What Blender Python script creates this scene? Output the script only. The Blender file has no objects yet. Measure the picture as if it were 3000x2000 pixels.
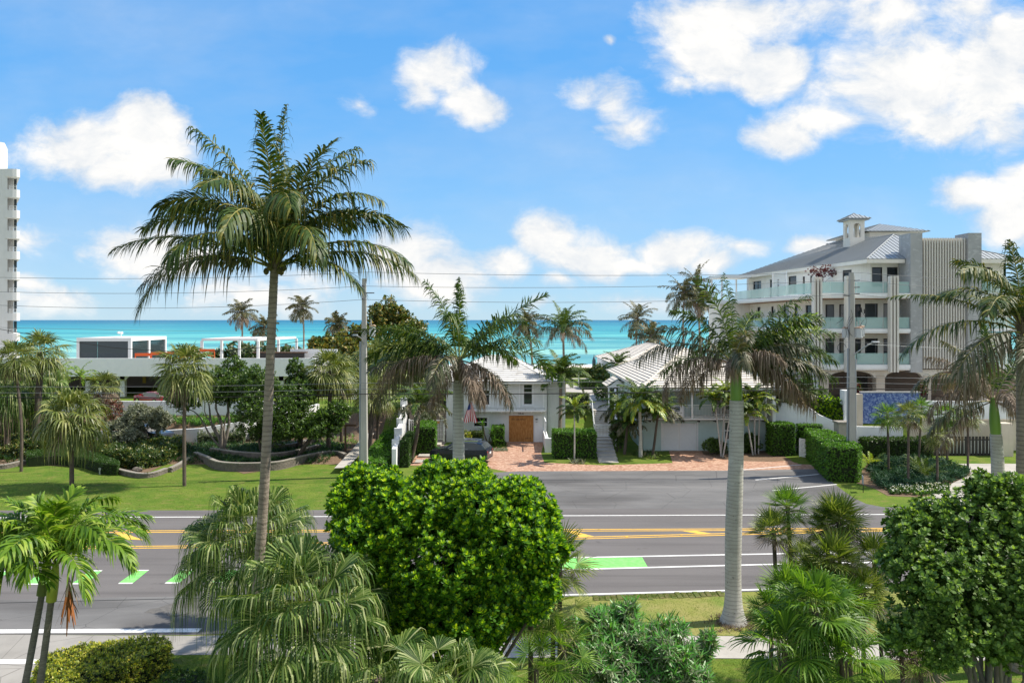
import bpy, math, random
import numpy as np
from mathutils import Vector
R = math.radians
rng = np.random.default_rng(7)
S = bpy.context.scene
COL = S.collection
# ---------- camera ----------
F, H, CX, HY = 2200.0, 11.7, 1500.0, 937.0     # focal length in px of a 3000 px wide frame, eye height, principal column, horizon row
cam = bpy.data.objects.new('camera', bpy.data.cameras.new('camera')); COL.objects.link(cam)
cam.location = (0, 0, H); cam.rotation_euler = (R(90), 0, 0)
cam.data.lens = 36*F/3000; cam.data.sensor_width = 36; cam.data.shift_y = -(1000-HY)/3000
cam.data.clip_start = .1; cam.data.clip_end = 90000
S.camera = cam
S.view_settings.view_transform = 'Standard'; S.view_settings.look = 'None'
S.view_settings.gamma = 1; S.view_settings.exposure = 0.40
# ---------- world: sky with procedural clouds, all by direction ----------
SUN = Vector((.78, .12, 1.0)).normalized()
sun_el = math.asin(SUN.z); sun_az = math.atan2(SUN.x, SUN.y)
W = bpy.data.worlds.new('World'); S.world = W; W.use_nodes = True
nt = W.node_tree; nt.nodes.clear()
def N(t, **k):
    n = nt.nodes.new(t)
    for a, v in k.items(): setattr(n, a, v)
    return n
def lk(a, b): nt.links.new(a, b)
def M(op, a, b=None, c=None, clamp=False):
    n = N('ShaderNodeMath', operation=op, use_clamp=clamp)
    for i, v in enumerate((a, b, c)):
        if v is None: continue
        if isinstance(v, (int, float)): n.inputs[i].default_value = v
        else: lk(v, n.inputs[i])
    return n.outputs[0]
def VM(op, a, b=None, c=None, out=0):
    n = N('ShaderNodeVectorMath', operation=op)
    for i, v in enumerate((a, b, c)):
        if v is None: continue
        if isinstance(v, (tuple, list)): n.inputs[i].default_value = v
        else: lk(v, n.inputs[i])
    return n.outputs[out]
sky = N('ShaderNodeTexSky', sky_type='NISHITA', sun_disc=False, sun_elevation=sun_el, sun_rotation=sun_az)
sky.altitude = 10; sky.air_density = 1.0; sky.dust_density = .2; sky.ozone_density = 1.6
tc = N('ShaderNodeTexCoord'); sep = N('ShaderNodeSeparateXYZ'); lk(tc.outputs['Generated'], sep.inputs[0])
dy = M('MAXIMUM', sep.outputs[1], .06)
u = M('DIVIDE', sep.outputs[0], dy); v = M('DIVIDE', sep.outputs[2], dy)
cmb = N('ShaderNodeCombineXYZ'); lk(u, cmb.inputs[0]); lk(v, cmb.inputs[1])
def noise(vec, scale, detail=6, rough=.55, lac=2.0):
    n = N('ShaderNodeTexNoise'); n.inputs['Scale'].default_value = scale; n.inputs['Detail'].default_value = detail
    n.inputs['Roughness'].default_value = rough; n.inputs['Lacunarity'].default_value = lac; lk(vec, n.inputs['Vector']); return n
warp = noise(cmb.outputs[0], 5.5, 3)
wv = VM('SUBTRACT', warp.outputs['Color'], (.5, .5, .5))
p = VM('MULTIPLY_ADD', wv, (.10, .07, 0), cmb.outputs[0])
BL = [ # x, y, rx, ry, strength of each bank (px of the photograph's 2352 wide view), as bearings
 (1640,95,150,110,1),(1770,150,110,75,1),(1700,30,220,70,.9),(1560,190,60,30,.5),(2090,190,220,130,1),(2040,60,110,70,.7),
 (2270,215,140,150,1),(1800,305,100,50,.9),(1900,280,120,40,.8),(2335,110,70,90,1),(2180,290,170,60,1),(1950,150,60,40,.45),
 (1000,165,95,62,1),(1085,235,85,60,1),(955,200,50,50,.8),(1330,220,60,40,.5),(1400,235,50,60,.5),(1430,290,70,30,.45),(1395,92,18,12,.5),
 (190,330,165,75,1),(340,300,105,75,1),(300,390,150,50,1),(60,330,60,40,.5),(360,350,90,70,.9),
 (330,560,130,65,1),(420,590,110,45,1),(60,560,75,35,.6),(180,570,40,20,.35),
 (1255,545,80,62,1),(1350,580,120,58,1),(1150,600,70,40,.95),(1540,580,110,40,1),(1640,600,70,30,.8),(1420,600,160,30,.9),
 (950,580,100,62,1),(1010,640,120,60,.9),(110,700,110,50,.8),(60,660,50,30,.6),(590,690,150,55,.8),(1270,645,40,22,.6),(800,250,30,22,.35),
 (1220,695,40,18,.5),(1880,560,90,32,.8),(1700,575,60,28,.6),(2240,450,90,45,1),(2320,490,70,80,1),(2350,420,50,40,.9),(700,640,120,40,.5),
 (2000,10,120,30,.5),(2250,30,120,40,.45),(1900,700,200,20,.3),(1450,700,160,25,.35)]
acc = None
for x, y, rx, ry, s in BL:
    cx, cy = (x/.784-CX)/F, (HY-y/.784)/F; ax, ay = rx/.784/F*1.20, ry/.784/F*1.20
    q = VM('MULTIPLY_ADD', p, (1/ax, 1/ay, 0), (-cx/ax, -cy/ay, 0))
    l = VM('LENGTH', q, out=1)
    f = M('MULTIPLY_ADD', l, -s, s)
    acc = f if acc is None else M('SMOOTH_MAX', acc, f, .12)
st = VM('MULTIPLY', p, (1, 1.5, 1))
n1 = noise(st, 9, 9, .6); n2 = noise(st, 26, 9, .66)
d = M('ADD', acc, M('MULTIPLY_ADD', n1.outputs[0], 1.25, -.52))
d = M('ADD', d, M('MULTIPLY_ADD', n2.outputs[0], .62, -.31))
mask = N('ShaderNodeMapRange', interpolation_type='SMOOTHSTEP'); mask.inputs[1].default_value = .0; mask.inputs[2].default_value = .68
lk(d, mask.inputs[0])
front = M('GREATER_THAN', sep.outputs[1], .08)
up = N('ShaderNodeMapRange'); up.inputs[1].default_value = -.0; up.inputs[2].default_value = .03; lk(v, up.inputs[0])
mk = M('MULTIPLY', M('MULTIPLY', mask.outputs[0], front), M('MULTIPLY_ADD', up.outputs[0], .45, .52))
# thin veil of high haze cloud
vn = noise(VM('MULTIPLY', cmb.outputs[0], (1, 2.6, 1)), 2.4, 5, .55)
veil = N('ShaderNodeMapRange'); veil.inputs[1].default_value = .42; veil.inputs[2].default_value = .80; veil.inputs[4].default_value = .38
lk(vn.outputs[0], veil.inputs[0])
mk = M('MAXIMUM', mk, M('MULTIPLY', veil.outputs[0], front))
shade = N('ShaderNodeMapRange'); shade.inputs[1].default_value = .05; shade.inputs[2].default_value = .75; lk(d, shade.inputs[0])
cc = N('ShaderNodeMix', data_type='RGBA'); n3 = noise(st, 13, 7, .62); lk(M('ADD', M('MULTIPLY_ADD', n3.outputs[0], 2.2, -1.0), M('MULTIPLY', shade.outputs[0], .75), clamp=True), cc.inputs[0])
cc.inputs[6].default_value = (4.2, 4.65, 5.2, 1); cc.inputs[7].default_value = (6.7, 6.55, 6.3, 1)
tint = N('ShaderNodeMix', data_type='RGBA', blend_type='MULTIPLY'); tint.inputs[0].default_value = 1
lk(sky.outputs[0], tint.inputs[6]); tint.inputs[7].default_value = (.66, .98, 1.25, 1)
bn = noise(tc.outputs['Generated'], 2.2, 5, .55); bk = N('ShaderNodeMapRange'); bk.inputs[1].default_value = .38; bk.inputs[2].default_value = .50; lk(bn.outputs[0], bk.inputs[0])  # unseen bright clouds behind the camera, added as neutral fill light
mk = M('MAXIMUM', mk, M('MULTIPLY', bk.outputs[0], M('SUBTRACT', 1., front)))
ramp = N('ShaderNodeValToRGB'); lk(M('MAXIMUM', sep.outputs[2], 0.), ramp.inputs[0]); E_ = ramp.color_ramp.elements
KS = .12*2**.40                                                # background strength times exposure
E_[0].position = 0; E_[0].color = (.52/2, .73/2, .90/2, 1); E_[1].position = 1; E_[1].color = (.04/2, .20/2, .60/2, 1)
for p_, c_ in ((.06, (.39,.65,.93)), (.16, (.26,.57,.96)), (.28, (.155,.48,.96)), (.42, (.11,.42,.93))): k_ = E_.new(p_); k_.color = (*[q/2 for q in c_], 1)
rs = VM('SCALE', ramp.outputs[0]); rs.node.inputs['Scale'].default_value = 2/KS
hz = N('ShaderNodeMix', data_type='RGBA'); hz.inputs[0].default_value = .82; lk(tint.outputs[2], hz.inputs[6]); lk(rs, hz.inputs[7])
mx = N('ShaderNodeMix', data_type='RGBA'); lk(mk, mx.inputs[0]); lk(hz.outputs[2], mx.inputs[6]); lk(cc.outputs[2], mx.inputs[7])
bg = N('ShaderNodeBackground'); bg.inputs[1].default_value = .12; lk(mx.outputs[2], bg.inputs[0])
out = N('ShaderNodeOutputWorld'); lk(bg.outputs[0], out.inputs[0])
# ---------- sun ----------
sl = bpy.data.lights.new('sun', 'SUN'); sl.energy = 5.0; sl.angle = R(.53); sl.color = (1, .93, .80)
so = bpy.data.objects.new('sun', sl); COL.objects.link(so); so.rotation_euler = SUN.to_track_quat('Z', 'Y').to_euler()
so.location = (30, 10, 60)

# ---------- helpers ----------
def P(x, y, Y): return np.array([(x-CX)*Y/F, Y, H-(y-HY)*Y/F])
def G(x, y, z=0.0):
    Y = F*(H-z)/(y-HY); return np.array([(x-CX)*Y/F, Y, z])
def nrm(a): return a/np.maximum(np.linalg.norm(a, axis=-1, keepdims=True), 1e-9)
ORG = {}
class MB:
    def __init__(s): s.v = []; s.f = []; s.n = 0
    def add(s, v, f, m=0, smooth=False):
        v = np.asarray(v, float).reshape(-1, 3); f = np.asarray(f, int)
        if f.ndim == 1: f = f[None]
        mi = np.full(len(f), m) if np.isscalar(m) else np.asarray(m)
        s.v.append(v); s.f.append((f+s.n, mi, smooth)); s.n += len(v)
    def box(s, x0, x1, y0, y1, z0, z1, m=0):
        v = [(x, y, z) for z in (z0, z1) for y in (y0, y1) for x in (x0, x1)]
        s.add(v, BOXF, m)
    def build(s, name, mats, parent=None, org=None):
        v = np.concatenate(s.v); 
        if parent is not None: o3 = ORG[parent.name]
        elif org is not None: o3 = np.array(org, float)
        else: o3 = np.array([(v[:,0].min()+v[:,0].max())/2, (v[:,1].min()+v[:,1].max())/2, v[:,2].min()])
        v = v-o3
        me = bpy.data.meshes.new(name); me.vertices.add(len(v)); me.vertices.foreach_set('co', v.astype(np.float32).ravel())
        loops = np.concatenate([f.ravel() for f, _, _ in s.f]); tot = np.concatenate([np.full(len(f), f.shape[1]) for f, _, _ in s.f])
        me.loops.add(len(loops)); me.loops.foreach_set('vertex_index', loops.astype(np.int32))
        me.polygons.add(len(tot)); me.polygons.foreach_set('loop_start', (np.cumsum(tot)-tot).astype(np.int32))
        me.polygons.foreach_set('material_index', np.concatenate([m for _, m, _ in s.f]).astype(np.int32))
        me.polygons.foreach_set('use_smooth', np.concatenate([np.full(len(f), sm) for f, _, sm in s.f]))
        for m in (mats if isinstance(mats, (list, tuple)) else [mats]): me.materials.append(m)
        me.update(calc_edges=True)
        o = bpy.data.objects.new(name, me); COL.objects.link(o)
        if parent is not None: o.parent = parent
        else: o.location = o3
        ORG[o.name] = o3
        return o
BOXF = [(0,2,3,1),(4,5,7,6),(0,1,5,4),(2,6,7,3),(0,4,6,2),(1,3,7,5)]
def tag(o, label=None, cat=None, group=None, kind=None):
    if label: o['label'] = label
    if cat: o['category'] = cat
    if group: o['group'] = group
    if kind: o['kind'] = kind
    return o
def thing(name, label, cat, loc, group=None):
    o = bpy.data.objects.new(name, None); COL.objects.link(o); o.location = loc; o.empty_display_size = .3
    ORG[o.name] = np.array(loc, float); return tag(o, label, cat, group)
def tube(mb, pts, rad, seg=8, m=0, cap=True):
    pts = np.asarray(pts, float); K = len(pts); rad = np.broadcast_to(np.asarray(rad, float), (K,))
    T = nrm(np.gradient(pts, axis=0)); ref = np.array([0, 0, 1.]) if abs(T[0][2]) < .9 else np.array([1., 0, 0])
    A = nrm(np.cross(T, ref)); B = np.cross(T, A)
    a = np.arange(seg)*2*math.pi/seg
    v = pts[:, None]+rad[:, None, None]*(np.cos(a)[None, :, None]*A[:, None]+np.sin(a)[None, :, None]*B[:, None])
    i = np.arange(K-1)[:, None]*seg; j = np.arange(seg)[None]; j2 = (j+1) % seg
    f = np.stack([i+j, i+j2, i+seg+j2, i+seg+j], -1).reshape(-1, 4)
    mb.add(v, f, m, True)
    if cap: mb.add(v[-1], [list(range(seg))], m); mb.add(v[0], [list(range(seg))[::-1]], m)
def prism(mb, poly, z0, z1, m=0, mt=None):
    n = len(poly); v = [(x, y, z0) for x, y in poly]+[(x, y, z1) for x, y in poly]
    for i in range(n): mb.add([v[i], v[(i+1) % n], v[n+(i+1) % n], v[n+i]], [(0, 1, 2, 3)], m)
    mb.add(v[n:], [list(range(n))], m if mt is None else mt); mb.add(v[:n], [list(range(n))[::-1]], m)
class Fr:   # a wall's own frame: u along it, z up, d outward
    def __init__(s, A, B):
        s.A = np.array(A, float); d = np.array(B, float)-s.A; s.L = np.linalg.norm(d); s.u = d/s.L; s.n = np.array([s.u[1], -s.u[0]])
    def pt(s, u, z, d=0): q = s.A+s.u*u+s.n*d; return (q[0], q[1], z)
    def box(s, mb, u0, u1, z0, z1, d0, d1, m=0):
        mb.add([s.pt(u, z, d) for z in (z0, z1) for d in (d1, d0) for u in (u0, u1)], BOXF, m)
    def quad(s, mb, u0, u1, z0, z1, d, m=0): mb.add([s.pt(u0, z0, d), s.pt(u1, z0, d), s.pt(u1, z1, d), s.pt(u0, z1, d)], [(0, 1, 2, 3)], m)
    def wall(s, mb, u0, u1, z0, z1, ops=(), th=.22, m=0):
        us = sorted({u0, u1, *[o[0] for o in ops], *[o[1] for o in ops]}); zs = sorted({z0, z1, *[o[2] for o in ops], *[o[3] for o in ops]})
        for a, b in zip(us, us[1:]):
            for c, e in zip(zs, zs[1:]):
                if any(o[0] < (a+b)/2 < o[1] and o[2] < (c+e)/2 < o[3] for o in ops): continue
                s.quad(mb, a, b, c, e, 0, m)
                mb.add([s.pt(b, c, -th), s.pt(a, c, -th), s.pt(a, e, -th), s.pt(b, e, -th)], [(0, 1, 2, 3)], m)
        for o in list(ops)+[(u0, u1, z0, z1)]:
            a, b, c, e = o
            for q in ([s.pt(a, c, 0), s.pt(a, c, -th), s.pt(a, e, -th), s.pt(a, e, 0)], [s.pt(b, c, 0), s.pt(b, e, 0), s.pt(b, e, -th), s.pt(b, c, -th)],
                      [s.pt(a, e, 0), s.pt(a, e, -th), s.pt(b, e, -th), s.pt(b, e, 0)], [s.pt(a, c, 0), s.pt(b, c, 0), s.pt(b, c, -th), s.pt(a, c, -th)]):
                mb.add(q, [(0, 1, 2, 3)], m)
    def window(s, parent, u0, u1, z0, z1, fm, gm, vs=(), hs=(), fw=.07, rec=.1, name='window'):
        mb = MB(); e = .003
        s.box(mb, u0+e, u0+fw, z0+e, z1-e, -rec-.06, -rec+.05); s.box(mb, u1-fw, u1-e, z0+e, z1-e, -rec-.06, -rec+.05)
        s.box(mb, u0+fw, u1-fw, z0+e, z0+fw, -rec-.06, -rec+.05); s.box(mb, u0+fw, u1-fw, z1-fw, z1-e, -rec-.06, -rec+.05)
        for q in vs: s.box(mb, q-fw/2, q+fw/2, z0+fw, z1-fw, -rec-.04, -rec+.03)
        for q in hs: s.box(mb, u0+fw, u1-fw, q-fw/2, q+fw/2, -rec-.045, -rec+.035)
        w = mb.build(name, fm, parent)
        g = MB(); s.box(g, u0+fw/2, u1-fw/2, z0+fw/2, z1-fw/2, -rec-.03, -rec-.01); g.build('pane', gm, w); return w

# ---------- materials ----------
def mat(name, c, rough=.8, c2=None, sc=3., det=6, bump=0., bsc=None, spec=.3, metal=0., stretch=None, lo=.35, hi=.65, alpha=None, trans=None, coat=0):
    m = bpy.data.materials.new(name); m.use_nodes = True; t = m.node_tree; b = t.nodes['Principled BSDF']
    b.inputs['Base Color'].default_value = (*c, 1); b.inputs['Roughness'].default_value = rough
    b.inputs['Specular IOR Level'].default_value = spec; b.inputs['Metallic'].default_value = metal
    if coat: b.inputs['Coat Weight'].default_value = coat
    if alpha is not None: b.inputs['Alpha'].default_value = alpha
    if trans is not None: b.inputs['Transmission Weight'].default_value = trans
    if c2 is not None or bump:
        co = t.nodes.new('ShaderNodeTexCoord'); vec = co.outputs['Object']
        if stretch:
            mp = t.nodes.new('ShaderNodeMapping'); mp.inputs['Scale'].default_value = stretch; t.links.new(vec, mp.inputs[0]); vec = mp.outputs[0]
        if c2 is not None:
            n = t.nodes.new('ShaderNodeTexNoise'); n.inputs['Scale'].default_value = sc; n.inputs['Detail'].default_value = det; n.inputs['Roughness'].default_value = .6
            t.links.new(vec, n.inputs['Vector']); r = t.nodes.new('ShaderNodeMapRange'); r.inputs[1].default_value = lo; r.inputs[2].default_value = hi
            t.links.new(n.outputs[0], r.inputs[0]); x = t.nodes.new('ShaderNodeMix'); x.data_type = 'RGBA'; t.links.new(r.outputs[0], x.inputs[0])
            x.inputs[6].default_value = (*c, 1); x.inputs[7].default_value = (*c2, 1); t.links.new(x.outputs[2], b.inputs['Base Color'])
            m['mixnode'] = x.name
        if bump:
            n2 = t.nodes.new('ShaderNodeTexNoise'); n2.inputs['Scale'].default_value = bsc or sc*6; n2.inputs['Detail'].default_value = 5
            t.links.new(vec, n2.inputs['Vector']); bp = t.nodes.new('ShaderNodeBump'); bp.inputs['Strength'].default_value = min(1, bump); bp.inputs['Distance'].default_value = .03
            t.links.new(n2.outputs[0], bp.inputs['Height']); t.links.new(bp.outputs[0], b.inputs['Normal'])
    return m
def overlay(m, kind, c, scale, lo, hi, amt=1., stretch=(1, 1, 1), det=5):
    """mix another procedural tone into a material's base colour"""
    t = m.node_tree; b = t.nodes['Principled BSDF']; inp = b.inputs['Base Color']
    co = t.nodes.new('ShaderNodeTexCoord'); mp = t.nodes.new('ShaderNodeMapping'); mp.inputs['Scale'].default_value = stretch; t.links.new(co.outputs['Object'], mp.inputs[0])
    if kind == 'noise': n = t.nodes.new('ShaderNodeTexNoise'); n.inputs['Detail'].default_value = det; n.inputs['Scale'].default_value = scale; o = n.outputs[0]
    elif kind == 'voronoi': n = t.nodes.new('ShaderNodeTexVoronoi'); n.feature = 'DISTANCE_TO_EDGE'; n.inputs['Scale'].default_value = scale; o = n.outputs[0]
    elif kind == 'cell': n = t.nodes.new('ShaderNodeTexVoronoi'); n.inputs['Scale'].default_value = scale; sp = t.nodes.new('ShaderNodeSeparateColor'); t.links.new(n.outputs['Color'], sp.inputs[0]); o = sp.outputs[0]
    elif kind == 'wave': n = t.nodes.new('ShaderNodeTexWave'); n.bands_direction = 'Z'; n.inputs['Scale'].default_value = scale; n.inputs['Distortion'].default_value = 3.5; n.inputs['Detail'].default_value = 3; n.inputs['Detail Scale'].default_value = 1.2; o = n.outputs['Fac']
    t.links.new(mp.outputs[0], n.inputs['Vector'])
    r = t.nodes.new('ShaderNodeMapRange'); r.inputs[1].default_value = lo; r.inputs[2].default_value = hi; r.inputs[4].default_value = amt; t.links.new(o, r.inputs[0])
    x = t.nodes.new('ShaderNodeMix'); x.data_type = 'RGBA'; t.links.new(r.outputs[0], x.inputs[0]); x.inputs[7].default_value = (*c, 1)
    if inp.is_linked: t.links.new(inp.links[0].from_socket, x.inputs[6])
    else: x.inputs[6].default_value = inp.default_value
    t.links.new(x.outputs[2], inp); return m
def leafmat(name, cols, trans=.3, rough=.42, spec=.5):
    """each leaf (mesh island) takes its own tone along the ramp"""
    m = bpy.data.materials.new(name); m.use_nodes = True; t = m.node_tree; b = t.nodes['Principled BSDF']
    g = t.nodes.new('ShaderNodeNewGeometry'); r = t.nodes.new('ShaderNodeValToRGB'); t.links.new(g.outputs['Random Per Island'], r.inputs[0])
    e = r.color_ramp.elements; n = len(cols)
    e[0].position = 0; e[0].color = (*cols[0], 1); e[1].position = 1; e[1].color = (*cols[-1], 1)
    for i, c in enumerate(cols[1:-1]): k = e.new((i+1)/(n-1)); k.color = (*c, 1)
    t.links.new(r.outputs[0], b.inputs['Base Color']); b.inputs['Roughness'].default_value = rough; b.inputs['Specular IOR Level'].default_value = spec
    tr = t.nodes.new('ShaderNodeBsdfTranslucent'); gm = t.nodes.new('ShaderNodeMix'); gm.data_type = 'RGBA'; gm.blend_type = 'MULTIPLY'; gm.inputs[0].default_value = 1
    t.links.new(r.outputs[0], gm.inputs[6]); gm.inputs[7].default_value = (1.9, 1.9, .8, 1); t.links.new(gm.outputs[2], tr.inputs[0])
    ms = t.nodes.new('ShaderNodeMixShader'); ms.inputs[0].default_value = trans; t.links.new(b.outputs[0], ms.inputs[1]); t.links.new(tr.outputs[0], ms.inputs[2])
    t.links.new(ms.outputs[0], t.nodes['Material Output'].inputs[0]); return m

# ---------- foliage builders ----------
UPV = np.array([0, 0, 1.])
def frond(mb, p0, az, el, L, leaf=.9, n=46, bend=70, hang=.5, up=.25, w=.035, curl=0., twist=0., pet=.14, rr=.03, ml=1, mr=0, seg=3, fwd=(68, 28), jit=.12, k=1.35):
    az, el, bend, curl, twist = map(R, (az, el, bend, curl, twist)); K = 16; s = np.linspace(0, 1, K)
    th = el-bend*s**k; ph = az+curl*s
    T = np.stack([np.cos(th)*np.cos(ph), np.cos(th)*np.sin(ph), np.sin(th)], -1)
    pos = np.asarray(p0)+np.vstack([[0, 0, 0], np.cumsum((T[1:]+T[:-1])/2, 0)])*L/(K-1)
    Sd = np.stack([np.sin(ph), -np.cos(ph), 0*ph], -1); Nn = np.cross(Sd, T)
    a = twist*s; S2 = Sd*np.cos(a)[:, None]+Nn*np.sin(a)[:, None]; N2 = Nn*np.cos(a)[:, None]-Sd*np.sin(a)[:, None]
    tube(mb, pos, rr*(1-.85*s), 5, mr, False)
    def ip(A, t): return np.stack([np.interp(t, s, A[:, i]) for i in range(3)], -1)
    for side in (-1, 1):
        t = np.clip(np.linspace(pet, .995, n)+rng.normal(0, .3/n, n), pet, 1); q = (t-pet)/(1-pet)
        ll = leaf*(.42+.58*np.sin(np.pi*np.clip(q*.86+.10, 0, 1))**.8)*(1-.35*q**5)*rng.uniform(.85, 1.08, n)
        fa = np.radians(fwd[0]+(fwd[1]-fwd[0])*q**1.2+rng.normal(0, 5, n))
        B, TT, SS, NN = ip(pos, t), nrm(ip(T, t)), nrm(ip(S2, t)), nrm(ip(N2, t))
        D = nrm(side*SS*np.sin(fa)[:, None]+TT*np.cos(fa)[:, None]+NN*(up+rng.normal(0, jit, n))[:, None])
        Wd = nrm(np.cross(NN, D)); h = hang*rng.uniform(.6, 1.35, n)
        r = np.linspace(0, 1, seg+1); wp = np.interp(r, [0, .3, .65, 1], [.45, 1, .75, .04])
        C = B[:, None]+ll[:, None, None]*(D[:, None]*(r*(1-.45*np.minimum(h, 1.2)[:, None]*r))[:, :, None]-UPV*(h[:, None]*r**2*.85)[:, :, None])
        ww = (w*wp)[None, :, None]*Wd[:, None]
        v = np.stack([C-ww/2, C+ww/2], 2).reshape(-1, 3)
        i = (np.arange(n)*(seg+1)*2)[:, None]+np.arange(seg)[None]*2; i = i.ravel()
        mb.add(v, np.stack([i, i+1, i+3, i+2], -1), ml, False)
def fan(mb, p0, d, pet, Rr, nseg=30, spread=120, split=.45, droop=.5, ml=1, mr=0, K=5, cup=.15, sag=.12, rr=.014, roll=0.):
    d = nrm(np.asarray(d, float)); p0 = np.asarray(p0, float)
    s = np.linspace(0, 1, 6); d1 = nrm(d-UPV*sag*2); pp = p0+pet*(d*s[:, None]-UPV*(sag*s**2)[:, None])
    tube(mb, pp, rr*(1-.35*s), 4, mr, False)
    A = d1; Sd = np.cross(A, UPV)
    if np.linalg.norm(Sd) < .15: Sd = np.cross(A, np.array([rng.normal(), rng.normal(), 0]))
    Sd = nrm(Sd); Nn = np.cross(Sd, A)
    Sd, Nn = Sd*math.cos(roll)+Nn*math.sin(roll), Nn*math.cos(roll)-Sd*math.sin(roll)
    hub = pp[-1]; fi = np.radians(np.linspace(-spread, spread, nseg)); da = abs(fi[1]-fi[0])
    D = A*np.cos(fi)[:, None]+Sd*np.sin(fi)[:, None]+Nn*(cup+.10*(np.arange(nseg) % 2))[:, None]
    D = nrm(D); L = Rr*(1-.22*np.abs(fi/fi[-1])**2)*rng.uniform(.88, 1.06, nseg)
    r = np.linspace(.03, 1, K+1); Wd = nrm(np.cross(Nn, D))
    dr = droop*rng.uniform(.6, 1.4, nseg); ex = np.maximum(0, r-split)
    C = hub+L[:, None, None]*(D[:, None]*(r-ex**2*np.minimum(dr, 1.3)[:, None]*.9)[:, :, None]-UPV*(dr[:, None]*ex**1.7*1.5)[:, :, None])
    wr = da*1.05*np.where(r < split, r, split*np.clip((1-r)/(1-split), .03, 1)**.7)
    fold = (Nn*.35)*(((np.arange(nseg) % 2)*2-1)[:, None])
    ww = L[:, None, None]*wr[None, :, None]*nrm(Wd+fold)[:, None]
    v = np.stack([C-ww/2, C+ww/2], 2).reshape(-1, 3)
    i = ((np.arange(nseg)*(K+1)*2)[:, None]+np.arange(K)[None]*2).ravel()
    mb.add(v, np.stack([i, i+1, i+3, i+2], -1), ml, False)
def leaf_v(L, w, el, az, cupz=.15, ws=(.18, .7, 1, .38), rs=(0, .38, .74, 1), y0=0.):
    r = np.array(rs)*L; wv = np.array(ws)*w/2; e = R(el)
    z = np.sin(e)*r+cupz*L*(r/L)**2; x = np.cos(e)*r+y0
    c, s_ = math.cos(az), math.sin(az); out = []
    for a, zz, b in zip(x, z, wv):
        for sg in (-1, 1): out.append((a*c-sg*b*s_, a*s_+sg*b*c, zz))
    return out
def tmpl(leaves):
    V = []; Fc = []; Mi = []
    for lv, m in leaves:
        n = len(V); V += lv
        for k in range(len(lv)//2-1): Fc.append((n+2*k, n+2*k+1, n+2*k+3, n+2*k+2)); Mi.append(m)
    return np.array(V), np.array(Fc), np.array(Mi)
def T_rosette(outer=7, inner=5, seed=0, w=.46):
    r_ = random.Random(seed); L = []
    for i in range(outer): L.append((leaf_v(1*r_.uniform(.8, 1.1), w, r_.uniform(5, 40), i*2*math.pi/outer+r_.uniform(-.3, .3), .2), 0))
    for i in range(inner): L.append((leaf_v(.9*r_.uniform(.8, 1.1), w*.85, r_.uniform(45, 78), i*2*math.pi/inner+r_.uniform(-.5, .5), -.05), 1))
    for i in range(3): # lower whorl on the twig
        lv = leaf_v(.9, w, r_.uniform(-25, 10), i*2.1+r_.uniform(0, 1), .1); L.append(([(x, y, z-.35) for x, y, z in lv], 0))
    return tmpl(L)
def T_tuft(n=10, w=.14, seed=0, up=(10, 70), ws=(.5, 1, .8, .1)):
    r_ = random.Random(seed); L = []
    for i in range(n):
        z0 = -.9*i/n; lv = leaf_v(r_.uniform(.7, 1.1), w, r_.uniform(*up), i*2.4+r_.uniform(-.3, .3), -.12, ws); L.append(([(x, y, z+z0) for x, y, z in lv], 1 if i < n*.25 else 0))
    return tmpl(L)
def T_leaflets(n=8, w=.5, seed=0):
    r_ = random.Random(seed); L = []
    for i in range(n):
        ox, oy, oz = r_.uniform(-.5, .5), r_.uniform(-.5, .5), r_.uniform(-.35, .35)
        lv = leaf_v(r_.uniform(.55, .9), w*.8, r_.uniform(-20, 70), r_.uniform(0, 6.28), .1, (.3, 1, .5), (0, .5, 1)); L.append(([(x+ox, y+oy, z+oz) for x, y, z in lv], 1 if oz > .12 else 0))
    return tmpl(L)
def scatter(mb, temps, pos, nor, sc):
    pos = np.asarray(pos); nor = nrm(np.asarray(nor)); n = len(pos); pick = rng.integers(0, len(temps), n); sc = np.broadcast_to(sc, (n,))
    for k, (V, Fc, Mi) in enumerate(temps):
        ix = np.where(pick == k)[0]
        if not len(ix): continue
        Z = nor[ix]; a = nrm(rng.normal(size=(len(ix), 3))); X = nrm(np.cross(a, Z)); Y = np.cross(Z, X)
        W_ = pos[ix][:, None]+sc[ix][:, None, None]*(V[None, :, 0:1]*X[:, None]+V[None, :, 1:2]*Y[:, None]+V[None, :, 2:3]*Z[:, None])
        f = (Fc[None]+(np.arange(len(ix))*len(V))[:, None, None]).reshape(-1, 4)
        mb.add(W_, f, np.tile(Mi, len(ix)))
def lump(D, seed, amp):
    r_ = np.random.default_rng(seed); v = 0
    for i in range(7):
        k = r_.normal(size=3)*(2.2+i*.9); v = v+np.sin(D@k+r_.uniform(0, 6))/(1+i*.35)
    return 1+amp*v/3
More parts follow.
